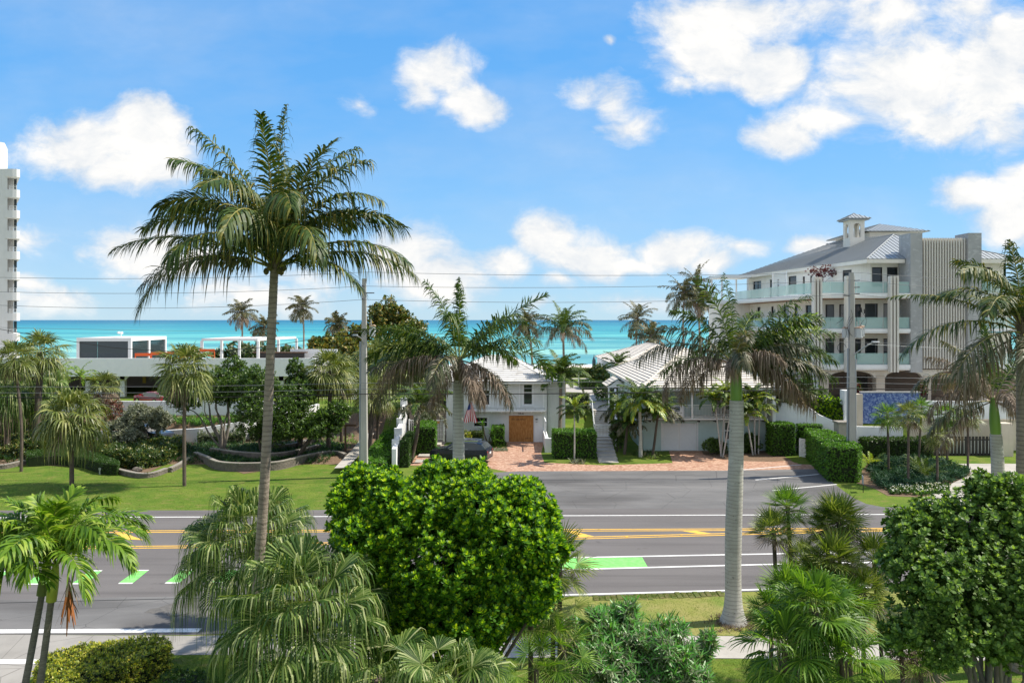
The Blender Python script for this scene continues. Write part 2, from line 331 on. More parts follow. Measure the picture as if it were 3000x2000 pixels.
def cloud_pts(blobs, n, seed=0, amp=.16, inner=.55, low=-1., upb=.35):
    """points with outward normals over a union of lumpy ellipsoids"""
    C = np.array([b[:3] for b in blobs]); Rd = np.array([b[3:6] for b in blobs]); ar = (Rd[:, 0]*Rd[:, 2]+Rd[:, 1]*Rd[:, 2]); pr = ar/ar.sum()
    Ps, Ns = [], []; got = 0
    while got < n:
        k = rng.choice(len(blobs), size=n, p=pr); D = nrm(rng.normal(size=(n, 3)))
        rr = lump(D+k[:, None]*1.7, seed, amp)*(1-(1-inner)*rng.random(n)**2.2)
        rr = rr*(1+np.where(rng.random(n) < .16, rng.uniform(0, .13, n), 0)); Pp = C[k]+D*Rd[k]*rr[:, None]; ok = D[:, 2] > low
        for j in range(len(blobs)):
            q = np.linalg.norm((Pp-C[j])/Rd[j], axis=1); ok &= (q > inner*.95) | (k == j)
        Nn = nrm(D/Rd[k]*Rd[k].mean()+UPV*upb+rng.normal(size=(n, 3))*.22)
        Ps.append(Pp[ok]); Ns.append(Nn[ok]); got += ok.sum()
    return np.concatenate(Ps)[:n], np.concatenate(Ns)[:n]
def bumpy(blobs, k=12, fr=.30, seed=0, out=.86):
    r_ = np.random.default_rng(seed); o = [tuple(list(b[:3])+[q*.80 for q in b[3:6]]) for b in blobs]
    for b in blobs:
        c, rd = np.array(b[:3]), np.array(b[3:6])
        for i in range(k):
            d = nrm(r_.normal(size=3)+[0, 0, .25]); s_ = fr*r_.uniform(.65, 1.35); m_ = rd.mean()*s_; o.append((*(c+d*rd*(out+r_.uniform(-.10, .10)-s_*.35)), m_*r_.uniform(.8, 1.2), m_*r_.uniform(.8, 1.2), m_*r_.uniform(.75, 1.15)))
    return o
def limbs(mb, base, blobs, r0, m=0, n=7, fork=.35, seed=1, spread=.6):
    r_ = np.random.default_rng(seed); base = np.asarray(base, float)
    for i in range(n):
        b = blobs[i % len(blobs)]; c = np.array(b[:3]); rd = np.array(b[3:6])
        tip = c+nrm(r_.normal(size=3)+[0, 0, .4])*rd*spread
        f = base+(c-base)*fork*r_.uniform(.7, 1.2); f[:2] = base[:2]+(f[:2]-base[:2])*.7
        s = np.linspace(0, 1, 9)[:, None]; mid = (f+tip)/2+r_.normal(size=3)*.12*np.linalg.norm(tip-f)
        pts = (1-s)**3*base+3*(1-s)**2*s*f+3*(1-s)*s**2*mid+s**3*tip+np.sin(s*9+i)*.02*np.linalg.norm(tip-base)
        tube(mb, pts, r0*(1-.82*s[:, 0])*r_.uniform(.6, 1), 7, m, False)
def trunk(mb, base, top, r0, r1, bow=(0, 0), m=0, K=60, flare=0., ring=.03, seg=12, belly=0., sp=.18):
    base, top = np.asarray(base, float), np.asarray(top, float); s = np.linspace(0, 1, K); Lh = np.linalg.norm(top-base)
    K = max(K, int(Lh/sp*3)); s = np.linspace(0, 1, K)
    pts = base+(top-base)*s[:, None]; pts[:, 0] += bow[0]*np.sin(np.pi*s); pts[:, 1] += bow[1]*np.sin(np.pi*s)
    pts[:, :2] += np.stack([np.sin(s*7+base[0]), np.cos(s*6+base[1])], -1)*r0*.08
    rad = r0+(r1-r0)*s+flare*np.exp(-s*Lh/.45)+belly*np.exp(-((s-.45)/.25)**2)
    rad = rad*(1+ring*((s*Lh/sp) % 1)+rng.normal(0, ring*.25, K)); tube(mb, pts, rad, seg, m)
    return pts
# ---------- palette ----------
M_grass = mat('lawn grass', (.075,.145,.016), .95, (.155,.20,.032), .5, 6, .6, 40, .1)
overlay(M_grass, 'noise', (.045,.115,.015), 9, .45, .75, .8); overlay(M_grass, 'noise', (.20,.17,.06), 1.1, .54, .70, .85, (1, 2.4, 1)); overlay(M_grass, 'noise', (.20,.24,.05), 60, .5, .7, .5)
M_grassdry = mat('dry verge grass', (.23,.24,.06), .95, (.30,.27,.10), 1.2, 6, .6, 40, .1); overlay(M_grassdry, 'noise', (.11,.20,.03), .5, .48, .68, .8)
M_asph = mat('dark asphalt', (.125,.115,.114), .9, (.158,.146,.143), .25, 8, .25, 90, .25, stretch=(.35,1.6,1)); overlay(M_asph, 'noise', (.21,.20,.19), 130, .52, .72, .6, det=3); overlay(M_asph, 'noise', (.085,.078,.077), .9, .50, .72, .55, (.06,1.5,1)); overlay(M_asph, 'noise', (.06,.056,.055), 1.6, .66, .72, .5, (.5,1,1))
M_asph2 = mat('older worn asphalt', (.12,.118,.118), .92, (.185,.18,.178), .3, 9, .25, 70, .2, stretch=(.4,1.8,1)); overlay(M_asph2, 'noise', (.23,.22,.21), 140, .54, .75, .6, det=2)
overlay(M_asph2, 'noise', (.09,.085,.084), .22, .50, .66, .75, (.5,1.3,1)); overlay(M_asph2, 'noise', (.26,.245,.235), .8, .58, .75, .5, (.05,1.6,1)); overlay(M_asph2, 'voronoi', (.05,.048,.047), .35, .006, .0, .8)
M_conc = mat('pale concrete', (.47,.44,.40), .9, (.38,.355,.32), .8, 8, .2, 50, .2); overlay(M_conc, 'noise', (.27,.25,.23), 2.2, .6, .8, .5)
M_apron = mat('cracked old concrete apron', (.34,.32,.295), .9, (.255,.24,.22), .5, 8, .3, 40, .2); overlay(M_apron, 'voronoi', (.13,.12,.11), .55, .012, .0, .8); overlay(M_apron, 'noise', (.42,.40,.37), 120, .55, .75, .4, det=2)
M_white = mat('white road paint', (.80,.79,.77), .7, (.68,.67,.65), 3, 6); M_yel = mat('yellow road paint', (.84,.49,.075), .7, (.72,.43,.09), 3, 6)
M_green = mat('green bike lane paint', (.17,.60,.12), .75, (.26,.66,.19), 4, 6)
for _m in (M_white, M_yel, M_green): overlay(_m, 'noise', (.20,.19,.185), 9, .60, .72, .55, det=8)
M_tar = mat('tar seam', (.035,.035,.037), .8); M_patch = mat('dark patched asphalt', (.10,.096,.092), .95, (.16,.15,.14), 5, 8, .5, 60)
M_iron = mat('cast iron cover', (.20,.195,.185), .7, (.13,.125,.12), 30, 4, .5, 60)
M_brick = mat('salmon brick pavers', (.35,.20,.135), .9, (.45,.29,.205), .9, 6, .3, 30, .2); overlay(M_brick, 'cell', (.30,.13,.085), 6.5, .62, .66, .75, (1,2,1)); overlay(M_brick, 'cell', (.64,.44,.33), 5.7, .68, .72, .6, (1,2,1))
M_stuc = mat('white painted stucco', (.86,.86,.86), .85, (.81,.82,.83), 1.5, 6, .15, 40, .3)
M_stucb = mat('cool white stucco', (.68,.70,.69), .85, (.62,.64,.63), 1.3, 6, .15, 40, .3); M_trim = mat('white trim paint', (.80,.81,.81), .6, (.76,.77,.77), 5)
M_teal = mat('pale sea green stucco', (.50,.62,.60), .85, (.44,.56,.54), 1.2, 6, .12, 40, .3)
M_tile = mat('white concrete roof tile', (.74,.68,.60), .85, (.64,.585,.52), 2.2, 6, .2, 40, .3); overlay(M_tile, 'noise', (.40,.38,.36), 3.5, .60, .75, .5, (1,1,.3))
M_tileold = mat('weathered white roof tile', (.66,.64,.61), .88, (.42,.40,.38), 1.6, 8, .2, 40, .3, lo=.45, hi=.7); M_joint = mat('dark tile joint', (.10,.095,.09), .95)
M_glass = mat('dark window glass', (.012,.017,.020), .06, spec=.6); M_glassb = mat('smoky glass wall', (.035,.05,.058), .08, spec=.7)
M_dark = mat('dark bronze frame', (.035,.032,.030), .5); M_in = mat('brown interior plaster', (.30,.24,.20), .9)
M_ply = mat('orange plywood board', (.48,.235,.075), .8, (.36,.155,.045), 3, 8, .1, 30, .25, stretch=(2.6,1,.7), lo=.4, hi=.6); overlay(M_ply, 'noise', (.27,.115,.035), 5, .60, .70, .7, (3.5,1,.9))
M_ink = mat('black paint', (.03,.028,.026), .7)
M_tan = mat('warm beige stucco', (.64,.56,.46), .85, (.58,.50,.41), 1.1, 6, .12, 40, .3); M_ww = mat('warm white stucco', (.84,.79,.71), .85, (.79,.73,.65), 1.2, 6, .12, 40, .3)
M_stone = mat('grey marble cladding', (.44,.44,.44), .55, (.32,.325,.33), .55, 10, .1, 20, .4, stretch=(1,1,.45)); overlay(M_stone, 'noise', (.58,.58,.58), 1.6, .55, .62, .45, (1,1,2.2)); 
M_zinc = mat('grey standing seam metal', (.40,.42,.43), .42, (.34,.36,.37), .5, 4, spec=.5, metal=.35); M_seam = mat('metal seam', (.30,.315,.32), .45, metal=.35)
M_slat = mat('beige aluminium slat', (.68,.645,.59), .55); M_woodsof = mat('stained timber soffit', (.36,.20,.11), .7, (.28,.15,.08), 4, stretch=(1,8,1))
M_rail = bpy.data.materials.new('pale green glass railing'); M_rail.use_nodes = True
_t = M_rail.node_tree; _b = _t.nodes['Principled BSDF']; _b.inputs['Base Color'].default_value = (.42,.62,.58,1); _b.inputs['Roughness'].default_value = .08; _b.inputs['Alpha'].default_value = .52
M_bluet = mat('blue glass mosaic', (.10,.17,.40), .25, None, spec=.6); overlay(M_bluet, 'cell', (.045,.085,.30), 7, .5, .52, .9); overlay(M_bluet, 'cell', (.22,.30,.52), 8.3, .68, .70, .9)
M_block = mat('tan retaining block', (.20,.175,.15), .95, (.13,.115,.10), 4, 6, .5, 30); M_blockc = mat('pale block cap', (.33,.30,.26), .95, (.24,.22,.19), 4, 6, .4, 30)
M_mulch = mat('brown mulch', (.13,.085,.055), .97, (.22,.15,.10), 9, 8, .9, 30); M_gravel = mat('pale shell gravel', (.42,.35,.29), .95, (.28,.22,.18), 14, 8, .8, 40)
M_sand = mat('pale beach sand', (.62,.56,.47), .95, (.54,.48,.40), .2, 5)
M_pole = mat('weathered concrete pole', (.46,.445,.41), .9, (.37,.355,.325), 1.6, 8, .3, 20, stretch=(1,1,.25)); M_galv = mat('galvanised steel', (.40,.42,.43), .4, metal=.5); M_pvc = mat('grey riser conduit', (.30,.33,.36), .5)
M_cable = mat('black cable', (.02,.02,.02), .6); M_cableg = mat('grey bare wire', (.17,.18,.19), .5); M_black = mat('black rubber', (.018,.018,.019), .7)
M_xf = mat('light grey transformer paint', (.50,.52,.53), .45); M_rust = mat('rusty lid paint', (.52,.44,.36), .7, (.28,.12,.05), 8, 5)
M_orange = mat('orange safety plastic', (.80,.13,.03), .5); M_tower = mat('tower white paint', (.70,.70,.69), .85, (.66,.66,.65), .6)
M_navy = mat('navy car paint', (.006,.010,.022), .22, spec=.4, coat=.35); M_red = mat('red car paint', (.30,.02,.03), .2, coat=1.); M_silver = mat('silver car paint', (.50,.52,.53), .28, metal=.5, coat=1.); M_grey = mat('dark grey car paint', (.03,.034,.04), .25, coat=.5)
M_chrome = mat('chrome', (.75,.76,.77), .15, metal=1.); M_lamp = mat('clear lamp lens', (.60,.62,.63), .15, spec=.7); M_tail = mat('red tail lens', (.28,.01,.01), .2); M_wood = mat('brown stained timber', (.15,.09,.055), .8, (.10,.06,.04), 5, stretch=(1,1,.2)); M_grass2 = None
for _m, _c in ((M_stucb, (.46,.47,.45)), (M_stuc, (.68,.68,.66)), (M_teal, (.38,.47,.44)), (M_ww, (.56,.50,.43)), (M_tan, (.46,.40,.33)), (M_tower, (.52,.52,.50)), (M_pole, (.27,.25,.22))): overlay(_m, 'noise', _c, 2.2, .56, .80, .38, (2.6, 2.6, .22), det=7)
_t = M_glass.node_tree; _oi = _t.nodes.new('ShaderNodeObjectInfo'); _r = _t.nodes.new('ShaderNodeValToRGB'); _r.color_ramp.interpolation = 'CONSTANT'; _e = _r.color_ramp.elements; _e[0].color = (.012,.017,.02,1); _e[1].position = .55; _e[1].color = (.05,.06,.065,1); _k = _e.new(.78); _k.color = (.20,.19,.17,1); _t.links.new(_oi.outputs['Random'], _r.inputs[0]); _t.links.new(_r.outputs[0], _t.nodes['Principled BSDF'].inputs['Base Color'])
# ---------- ground, sea ----------
def ss(a, b, x): t = np.clip((x-a)/(b-a), 0, 1); return t*t*(3-2*t)
def hgt(x, y):
    x, y = np.asarray(x, float), np.asarray(y, float)
    mid = 2.4*ss(73, 81, y); left = .35*ss(60.5, 62.5, y)+2.0*ss(74, 80, y); right = .1*ss(60, 64, y)+3.2*ss(66, 69, y)
    wl = ss(-12.5, -13.5, x); wr = ss(23.5, 25, x); h = mid*(1-wl)*(1-wr)+left*wl+right*wr
    return h*(1-.9*ss(123, 150, y))-1.7*ss(180, 222, y)-4.5*ss(222, 270, y)
def struct(name, mb, m, parent=None): o = mb.build(name, m, parent, org=(0, 0, 0)); o['kind'] = 'structure'; return o
gx = np.concatenate([np.arange(-420, -100, 20), np.arange(-100, 100, 1.5), np.arange(100, 421, 20)]); gy = np.concatenate([np.arange(-60, 56, 4), np.arange(56, 100, .8), np.arange(100, 280, 4)])
XX, YY = np.meshgrid(gx, gy); ZZ = hgt(XX, YY); nx = len(gx); ii = (np.arange(len(gy)-1)[:, None]*nx+np.arange(nx-1)[None]).ravel()
V = np.stack([XX, YY, ZZ], -1).reshape(-1, 3); Fq = np.stack([ii, ii+1, ii+nx+1, ii+nx], -1)
cy = V[Fq].mean(1)[:, 1]; g = MB(); cxx = V[Fq].mean(1)[:, 0]; mi = np.where(cy > 123, 1, np.where((cy > 60.9) & (cy < 78) & (cxx < -13.3) & (cxx > -75), 2, 0)); g.add(V, Fq, mi, True); struct('ground', g, [M_grass, M_sand, M_mulch])
sea = bpy.data.materials.new('turquoise sea'); sea.use_nodes = True; t = sea.node_tree; b = t.nodes['Principled BSDF']
co = t.nodes.new('ShaderNodeTexCoord'); sp = t.nodes.new('ShaderNodeSeparateXYZ'); t.links.new(co.outputs['Object'], sp.inputs[0])
def tn(scale, st, det=6, r=.6):
    mp = t.nodes.new('ShaderNodeMapping'); mp.inputs['Scale'].default_value = st; t.links.new(co.outputs['Object'], mp.inputs[0])
    n = t.nodes.new('ShaderNodeTexNoise'); n.inputs['Scale'].default_value = scale; n.inputs['Detail'].default_value = det; n.inputs['Roughness'].default_value = r; t.links.new(mp.outputs[0], n.inputs['Vector']); return n.outputs[0]
def tm(op, a, b_, c=None):
    n = t.nodes.new('ShaderNodeMath'); n.operation = op
    for i, q in enumerate((a, b_, c)):
        if q is None: continue
        if isinstance(q, (int, float)): n.inputs[i].default_value = q
        else: t.links.new(q, n.inputs[i])
    return n.outputs[0]
dist = tm('DIVIDE', 214., sp.outputs[1])                      # 1 at the shore, 0 at the horizon
dd = tm('ADD', dist, tm('MULTIPLY_ADD', tn(.006, (.25, 1, 1), 5), .34, -.17))
rp = t.nodes.new('ShaderNodeValToRGB'); t.links.new(dd, rp.inputs[0]); e = rp.color_ramp.elements
e[0].position = 0; e[0].color = (.012,.085,.20,1); e[1].position = 1; e[1].color = (.30,.50,.46,1)
for ps, c in ((.05,(.02,.14,.24)),(.12,(.03,.24,.32)),(.25,(.065,.38,.40)),(.42,(.14,.47,.43)),(.62,(.22,.51,.44)),(.8,(.27,.51,.43)),(.93,(.14,.40,.37))): k = e.new(ps); k.color = (*c, 1)
rip = t.nodes.new('ShaderNodeMapRange'); rip.inputs[1].default_value = .46; rip.inputs[2].default_value = .54; rip.inputs[4].default_value = .7; t.links.new(tm('ADD', tm('MULTIPLY', tn(.0035, (.3, 1, 1), 9, .75), .5), tm('MULTIPLY', tn(.018, (.2, 1, 1), 9, .75), .5)), rip.inputs[0])
x1 = t.nodes.new('ShaderNodeMix'); x1.data_type = 'RGBA'; t.links.new(rip.outputs[0], x1.inputs[0]); t.links.new(rp.outputs[0], x1.inputs[6]); x1.inputs[7].default_value = (.016,.19,.26,1)
fo = t.nodes.new('ShaderNodeMapRange'); fo.inputs[1].default_value = .63; fo.inputs[2].default_value = .66; t.links.new(tn(.016, (.25, 1, 1), 10, .80), fo.inputs[0])
sh = t.nodes.new('ShaderNodeMapRange'); sh.inputs[1].default_value = .955; sh.inputs[2].default_value = 1.0; t.links.new(tm('ADD', dist, tm('MULTIPLY_ADD', tn(.06, (.3, 1, 1), 4), .10, -.05)), sh.inputs[0])
fm = tm('MAXIMUM', fo.outputs[0], sh.outputs[0])
x2 = t.nodes.new('ShaderNodeMix'); x2.data_type = 'RGBA'; t.links.new(fm, x2.inputs[0]); t.links.new(x1.outputs[2], x2.inputs[6]); x2.inputs[7].default_value = (.78,.80,.80,1)
t.links.new(x2.outputs[2], b.inputs['Base Color']); b.inputs['Roughness'].default_value = .45; b.inputs['Specular IOR Level'].default_value = .22
bp = t.nodes.new('ShaderNodeBump'); bp.inputs['Strength'].default_value = .7; bp.inputs['Distance'].default_value = 1.2; t.links.new(tn(.12, (.35, 1, 1), 8, .6), bp.inputs['Height']); t.links.new(bp.outputs[0], b.inputs['Normal'])
g = MB(); g.add([(-70000, 195, -1.25), (70000, 195, -1.25), (70000, 80000, -1.25), (-70000, 80000, -1.25)], [(0, 1, 2, 3)]); struct('sea', g, sea)
# ---------- flat sheets on the street ----------
def gpoly(name, pts, z, m, px=True):
    g = MB(); v = [tuple(G(x, y)[:2])+(z,) for x, y in pts] if px else [(x, y, z) for x, y in pts]; g.add(v, [list(range(len(v)))]); return struct(name, g, m)
def D(pts): return [(x/.784, y/.784) for x, y in pts]
gpoly('road', D([(-900,1176),(-300,1172),(420,1171.5),(800,1170.5),(1300,1166.5),(2100,1164),(2700,1161),(3900,1160),(3900,1345),(2700,1348),(1760,1357),(1300,1370),(1100,1400),(900,1430),(600,1452),(420,1458),(-100,1456),(-1500,1450)])[::-1], .006, M_asph)
gpoly('old_asphalt_lane', D([(-1500,1390),(0,1377),(250,1372),(420,1369),(620,1363),(800,1380),(900,1428),(600,1451),(420,1457),(-100,1455),(-1500,1449)])[::-1], .010, M_asph2)
gpoly('parking_bay', D([(905,1172),(960,1095),(1190,1082),(1660,1080.5),(1885,1076.5),(1903,1100),(1932,1123),(1960,1143),(1990,1157),(2030,1164.5),(2110,1167),(1300,1168.5)])[::-1], .010, M_asph2)
gpoly('brick_forecourt', D([(1165,1083),(1110,1072),(1120,1032),(1140,1012),(1247,1012),(1247,1024),(1243,1040),(1250,1062),(1380,1068),(1545,1063),(1536,1034),(1612,1033),(1625,1045),(1680,1052),(1780,1048),(1850,1034),(1868,1050),(1884,1077.5),(1660,1081.5)])[::-1], .006, M_brick)
gpoly('sidewalk', D([(-500,1700),(-500,1452),(0,1457),(440,1460),(820,1452),(1000,1463),(1300,1459),(1700,1461),(2352,1466),(3400,1470),(3400,1524),(2352,1518),(1700,1512),(1300,1509),(1000,1512),(820,1512),(640,1508),(560,1560),(520,1640),(470,1640),(540,1530),(560,1505),(500,1503),(395,1504),(300,1512),(120,1530),(60,1560),(20,1640),(-100,1700)])[::-1], .012, M_apron)
gpoly('sidewalk_slab', D([(1000,1463),(1300,1459),(1700,1461),(2352,1466),(3400,1470),(3400,1524),(2352,1518),(1700,1512),(1300,1509),(1000,1512)])[::-1], .018, M_conc)
gpoly('verge', D([(1020,1462),(1100,1405),(1320,1371),(1745,1359),(2700,1350),(3400,1347),(3400,1469),(2352,1465),(1700,1460),(1300,1458)])[::-1], .014, M_grassdry)
gpoly('driveway', D([(2100,1160),(2170,1118),(2230,1090),(2222,1070),(2130,1049),(2290,1049),(2700,1049),(2900,1163)])[::-1], .020, M_conc)
gpoly('path', D([(768,1088),(798,1087),(822,1060),(876,980),(886,950),(866,950),(855,980),(812,1040)])[::-1], .45, M_conc)
g = MB(); px_ = [(770,1089),(800,1089),(826,1056),(850,1020),(878,975),(888,945),(896,905),(880,905),(868,940),(857,975),(820,1035)]
# ---------- lane markings ----------
def stripe(mb, a, b_, w, z=.015, m=0):
    A, B = G(*[q/.784 for q in a])[:2], G(*[q/.784 for q in b_])[:2]; d = (B-A)/np.linalg.norm(B-A); n = np.array([-d[1], d[0]])*w/2
    n_ = max(1, int(np.linalg.norm(B-A)/6)); 
    for i in range(n_):
        P0, P1 = A+(B-A)*i/n_, A+(B-A)*(i+1)/n_; mb.add([(*(P0-n), z), (*(P1-n), z), (*(P1+n), z), (*(P0+n), z)], [(0, 1, 2, 3)], m)
g = MB()
stripe(g, (-900,1192), (460,1187), .15); stripe(g, (460,1187), (1300,1184), .15); stripe(g, (1300,1184), (3400,1176), .15)
stripe(g, (1210,1368.5), (1320,1365.5), .16); stripe(g, (1320,1365.5), (1745,1353.5), .16); stripe(g, (1745,1353.5), (3300,1325), .16)
stripe(g, (1180,1283), (1760,1272), .17); stripe(g, (1760,1272), (3300,1248), .17); stripe(g, (1180,1311), (1760,1296), .17); stripe(g, (1760,1296), (3300,1266), .17)
stripe(g, (-1300,1461), (-100,1450.5), .35, .02); stripe(g, (-100,1450.5), (459,1447.5), .35, .02); stripe(g, (-600,1530), (0,1519.5), .35, .02); stripe(g, (0,1519.5), (260,1520), .35, .02)
stripe(g, (1705,1079), (1840,1067), .16, .016); stripe(g, (1735,1102), (1880,1089), .16, .016); stripe(g, (1775,1126.5), (1922,1112), .16, .016)
struct('white_lane_markings', g, M_white)
g = MB()
for o_ in (-.16, .16):
    def off(p): q = p[1]/.784; return (p[0], ((H*F)/(H*F/(q-HY)+o_)+HY)*.784)
    for a, b_ in (((-900,1224),(1300,1217.5)),((1300,1217.5),(3300,1210)),((-900,1266),(420,1255.5)),((420,1255.5),(1290,1236.5)),((1290,1236.5),(2100,1215.5))): stripe(g, off(a), off(b_), .13)
def quadpx(mb, pts, z=.014): mb.add([tuple(G(x/.784, y/.784)[:2])+(z,) for x, y in pts][::-1], [(0, 1, 2, 3)])
quadpx(g, [(1300,1219.5),(1318,1219.5),(1368,1232.5),(1332,1232.5)]); quadpx(g, [(1566,1219),(1600,1219),(1640,1226),(1606,1226)]); quadpx(g, [(285,1238),(262,1224),(285,1224),(330,1240)])
for x, y in ((1376,1216),(1440,1233),(1762,1214.5),(1565,1229)): a = G(x/.784, y/.784); g.box(a[0]-.06, a[0]+.06, a[1]-.05, a[1]+.05, .016, .035)
struct('yellow_lane_markings', g, M_yel)
g = MB(); w_ = MB()
for k in range(-3, 7):
    x0 = 167+k*107; y0, y1 = 1339-.9*k, 1311.5-.9*k; wt = 32; sh_ = 61 if k < 3 else 61
    quadpx(g, [(x0+38,y1),(x0+66,y1),(x0+32,y0),(x0,y0)], .016)
    quadpx(w_, [(x0+38,y1-2),(x0+69,y1-2),(x0+66,y1),(x0+37,y1)], .016); quadpx(w_, [(x0,y0),(x0+32,y0),(x0+29,y0+2.6),(x0-3,y0+2.6)], .016)
quadpx(g, [(1180,1284),(1475,1279.6),(1488,1302.5),(1180,1309.5)], .013)
struct('green_bike_lane_paint', g, M_green); struct('bike_lane_dash_edges', w_, M_white)
g = MB(); stripe(g, (-900,1400), (0,1384.5), .05, .017); stripe(g, (0,1384.5), (430,1374), .05, .017); stripe(g, (430,1374), (800,1364), .06, .017); struct('tar_seam', g, M_tar)
gpoly('asphalt_patch', D([(330,1407),(345,1398),(362,1396),(420,1377),(640,1370),(660,1400),(600,1425),(560,1416),(500,1420),(470,1421),(400,1412)])[::-1], .0135, M_patch)
for k, (x, y, lab) in enumerate(((410,1405.5,'round iron manhole cover, the one fully in view left of the fan palms'), (507,1406,'round manhole cover half hidden under the drooping fan palm leaves'))):
    a = G(x/.784, y/.784); t_ = thing('manhole_cover', lab, 'manhole cover', (a[0], a[1], .0), 'manhole covers in the road'); g = MB(); q = np.linspace(0, 2*math.pi, 33)[:-1]
    def ring(r0, r1, z0, z1):
        v = [(a[0]+r0*math.cos(i), a[1]+r0*math.sin(i), z0) for i in q]+[(a[0]+r1*math.cos(i), a[1]+r1*math.sin(i), z1) for i in q]; g.add(v, [(i, (i+1) % 32, 32+(i+1) % 32, 32+i) for i in range(32)])
    ring(.36,.36,.0,.035); ring(.36,.30,.035,.035); ring(.30,.30,.035,.028); ring(.30,.001,.028,.028)
    for i in range(-4, 5):
        for j in range(-4, 5):
            if i*i+j*j < 17: g.box(a[0]+i*.062-.02, a[0]+i*.062+.02, a[1]+j*.062-.02, a[1]+j*.062+.02, .028, .036)
    g.build('lid', M_iron, t_); g = MB(); ring(.44,.44,.0,.03); ring(.44,.37,.03,.03); g.build('frame', M_patch, t_)
g = MB()   # fresh sods laid along the road edge
for i in range(22):
    x0 = 1362+i*13.6; a = G(x0/.784, (1375-i*.5)/.784); b_ = G((x0+13.4)/.784, (1375-i*.5-.5)/.784); h_ = .035+rng.uniform(-.01,.02); y0, y1 = a[1]-.30+rng.uniform(-.09,.06), a[1]+.33+rng.uniform(-.05,.08)
    g.add([(a[0],y0,0),(b_[0],y0+rng.uniform(-.05,.05),0),(b_[0],y1,0),(a[0],y1,0),(a[0]+.03,y0+.04,h_),(b_[0]-.03,y0+.05,h_),(b_[0]-.03,y1-.05,h_),(a[0]+.03,y1-.05,h_)], [(4,5,6,7),(0,1,5,4),(1,2,6,5),(2,3,7,6),(3,0,4,7)])
struct('sod_strip', g, mat('fresh sod', (.09,.13,.025), .95, (.17,.14,.06), 3, 6, .6, 30))

# ---------- house helpers ----------
def courses(mb, a, b_, c, d, n, lift=.05, m=0, mj=1):
    a, b_, c, d = map(lambda q: np.array(q, float), (a, b_, c, d)); nn = np.cross(b_-a, d-a) if np.linalg.norm(d-a) > .01 else np.cross(b_-a, c-a); nn = nn/np.linalg.norm(nn); nn = nn if nn[2] > 0 else -nn
    for i in range(n):
        t0, t1 = i/n, (i+1)/n; l0, r0, l1, r1 = a+(d-a)*t0, b_+(c-b_)*t0, a+(d-a)*t1, b_+(c-b_)*t1; e_ = nn*lift
        mb.add([l0+e_, r0+e_, r1+nn*.008, l1+nn*.008], [(0, 1, 2, 3)], m); mb.add([l0-nn*.02, r0-nn*.02, r0+e_, l0+e_], [(0, 1, 2, 3)], mj)
def ridge(mb, a, b_, r=.1, m=0):
    a, b_ = np.array(a, float), np.array(b_, float); n = max(2, int(np.linalg.norm(b_-a)/.4))
    for i in range(n): tube(mb, [a+(b_-a)*i/n, a+(b_-a)*((i+1)/n)], [r*1.15, r*.9], 7, m)
def seams(mb, poly, sp, m=0, ms=1, h=.045):
    """poly: eave left, eave right, then the rest, convex; ribs run up the slope"""
    p_ = [np.array(q, float) for q in poly]; o = p_[0]; U = nrm(p_[1]-o); n_ = nrm(np.cross(U, p_[2]-o)); n_ = n_ if n_[2] > 0 else -n_; V_ = np.cross(n_, U)
    mb.add(p_, [list(range(len(p_)))], m); mb.add([q-n_*.08 for q in p_], [list(range(len(p_)))[::-1]], m)
    for i in range(len(p_)): a, b_ = p_[i], p_[(i+1) % len(p_)]; mb.add([a, b_, b_-n_*.08, a-n_*.08], [(0, 1, 2, 3)], ms)
    q = [((x-o)@U, (x-o)@V_) for x in p_]; s0, s1 = min(a for a, _ in q), max(a for a, _ in q); s = s0+sp/2
    while s < s1:
        hit = []
        for (a0, b0), (a1, b1) in zip(q, q[1:]+q[:1]):
            if (a0-s)*(a1-s) < 0: hit.append(b0+(b1-b0)*(s-a0)/(a1-a0))
        if len(hit) >= 2:
            b0, b1 = min(hit), max(hit); A, B = o+U*s+V_*b0+n_*.002, o+U*s+V_*b1+n_*.002; w = U*.03
            mb.add([A-w, A+w, B+w, B-w, A-w+n_*h, A+w+n_*h, B+w+n_*h, B-w+n_*h], [(4,5,6,7),(0,1,5,4),(1,2,6,5),(2,3,7,6),(3,0,4,7)], ms)
        s += sp
def xz(x, Y): return (x-CX)*Y/F
def zz(y, Y): return H-(y-HY)*Y/F
def txt(body, size, loc, rot, m, parent, name='lettering', ext=.006, align='CENTER', sx=1.):
    c = bpy.data.curves.new(name, 'FONT'); c.body = body; c.size = size; c.extrude = ext; c.align_x = align; c.align_y = 'CENTER'
    o = bpy.data.objects.new(name, c); COL.objects.link(o); dg = bpy.context.evaluated_depsgraph_get(); dg.update(); me = bpy.data.meshes.new_from_object(o.evaluated_get(dg)); bpy.data.objects.remove(o)
    me.materials.clear(); me.materials.append(m); q = bpy.data.objects.new(name, me); COL.objects.link(q); q.location = np.array(loc)-(ORG[parent.name] if parent else 0); q.rotation_euler = rot; q.scale = (sx, 1, 1); q.parent = parent
    ORG[q.name] = np.array(loc); return q

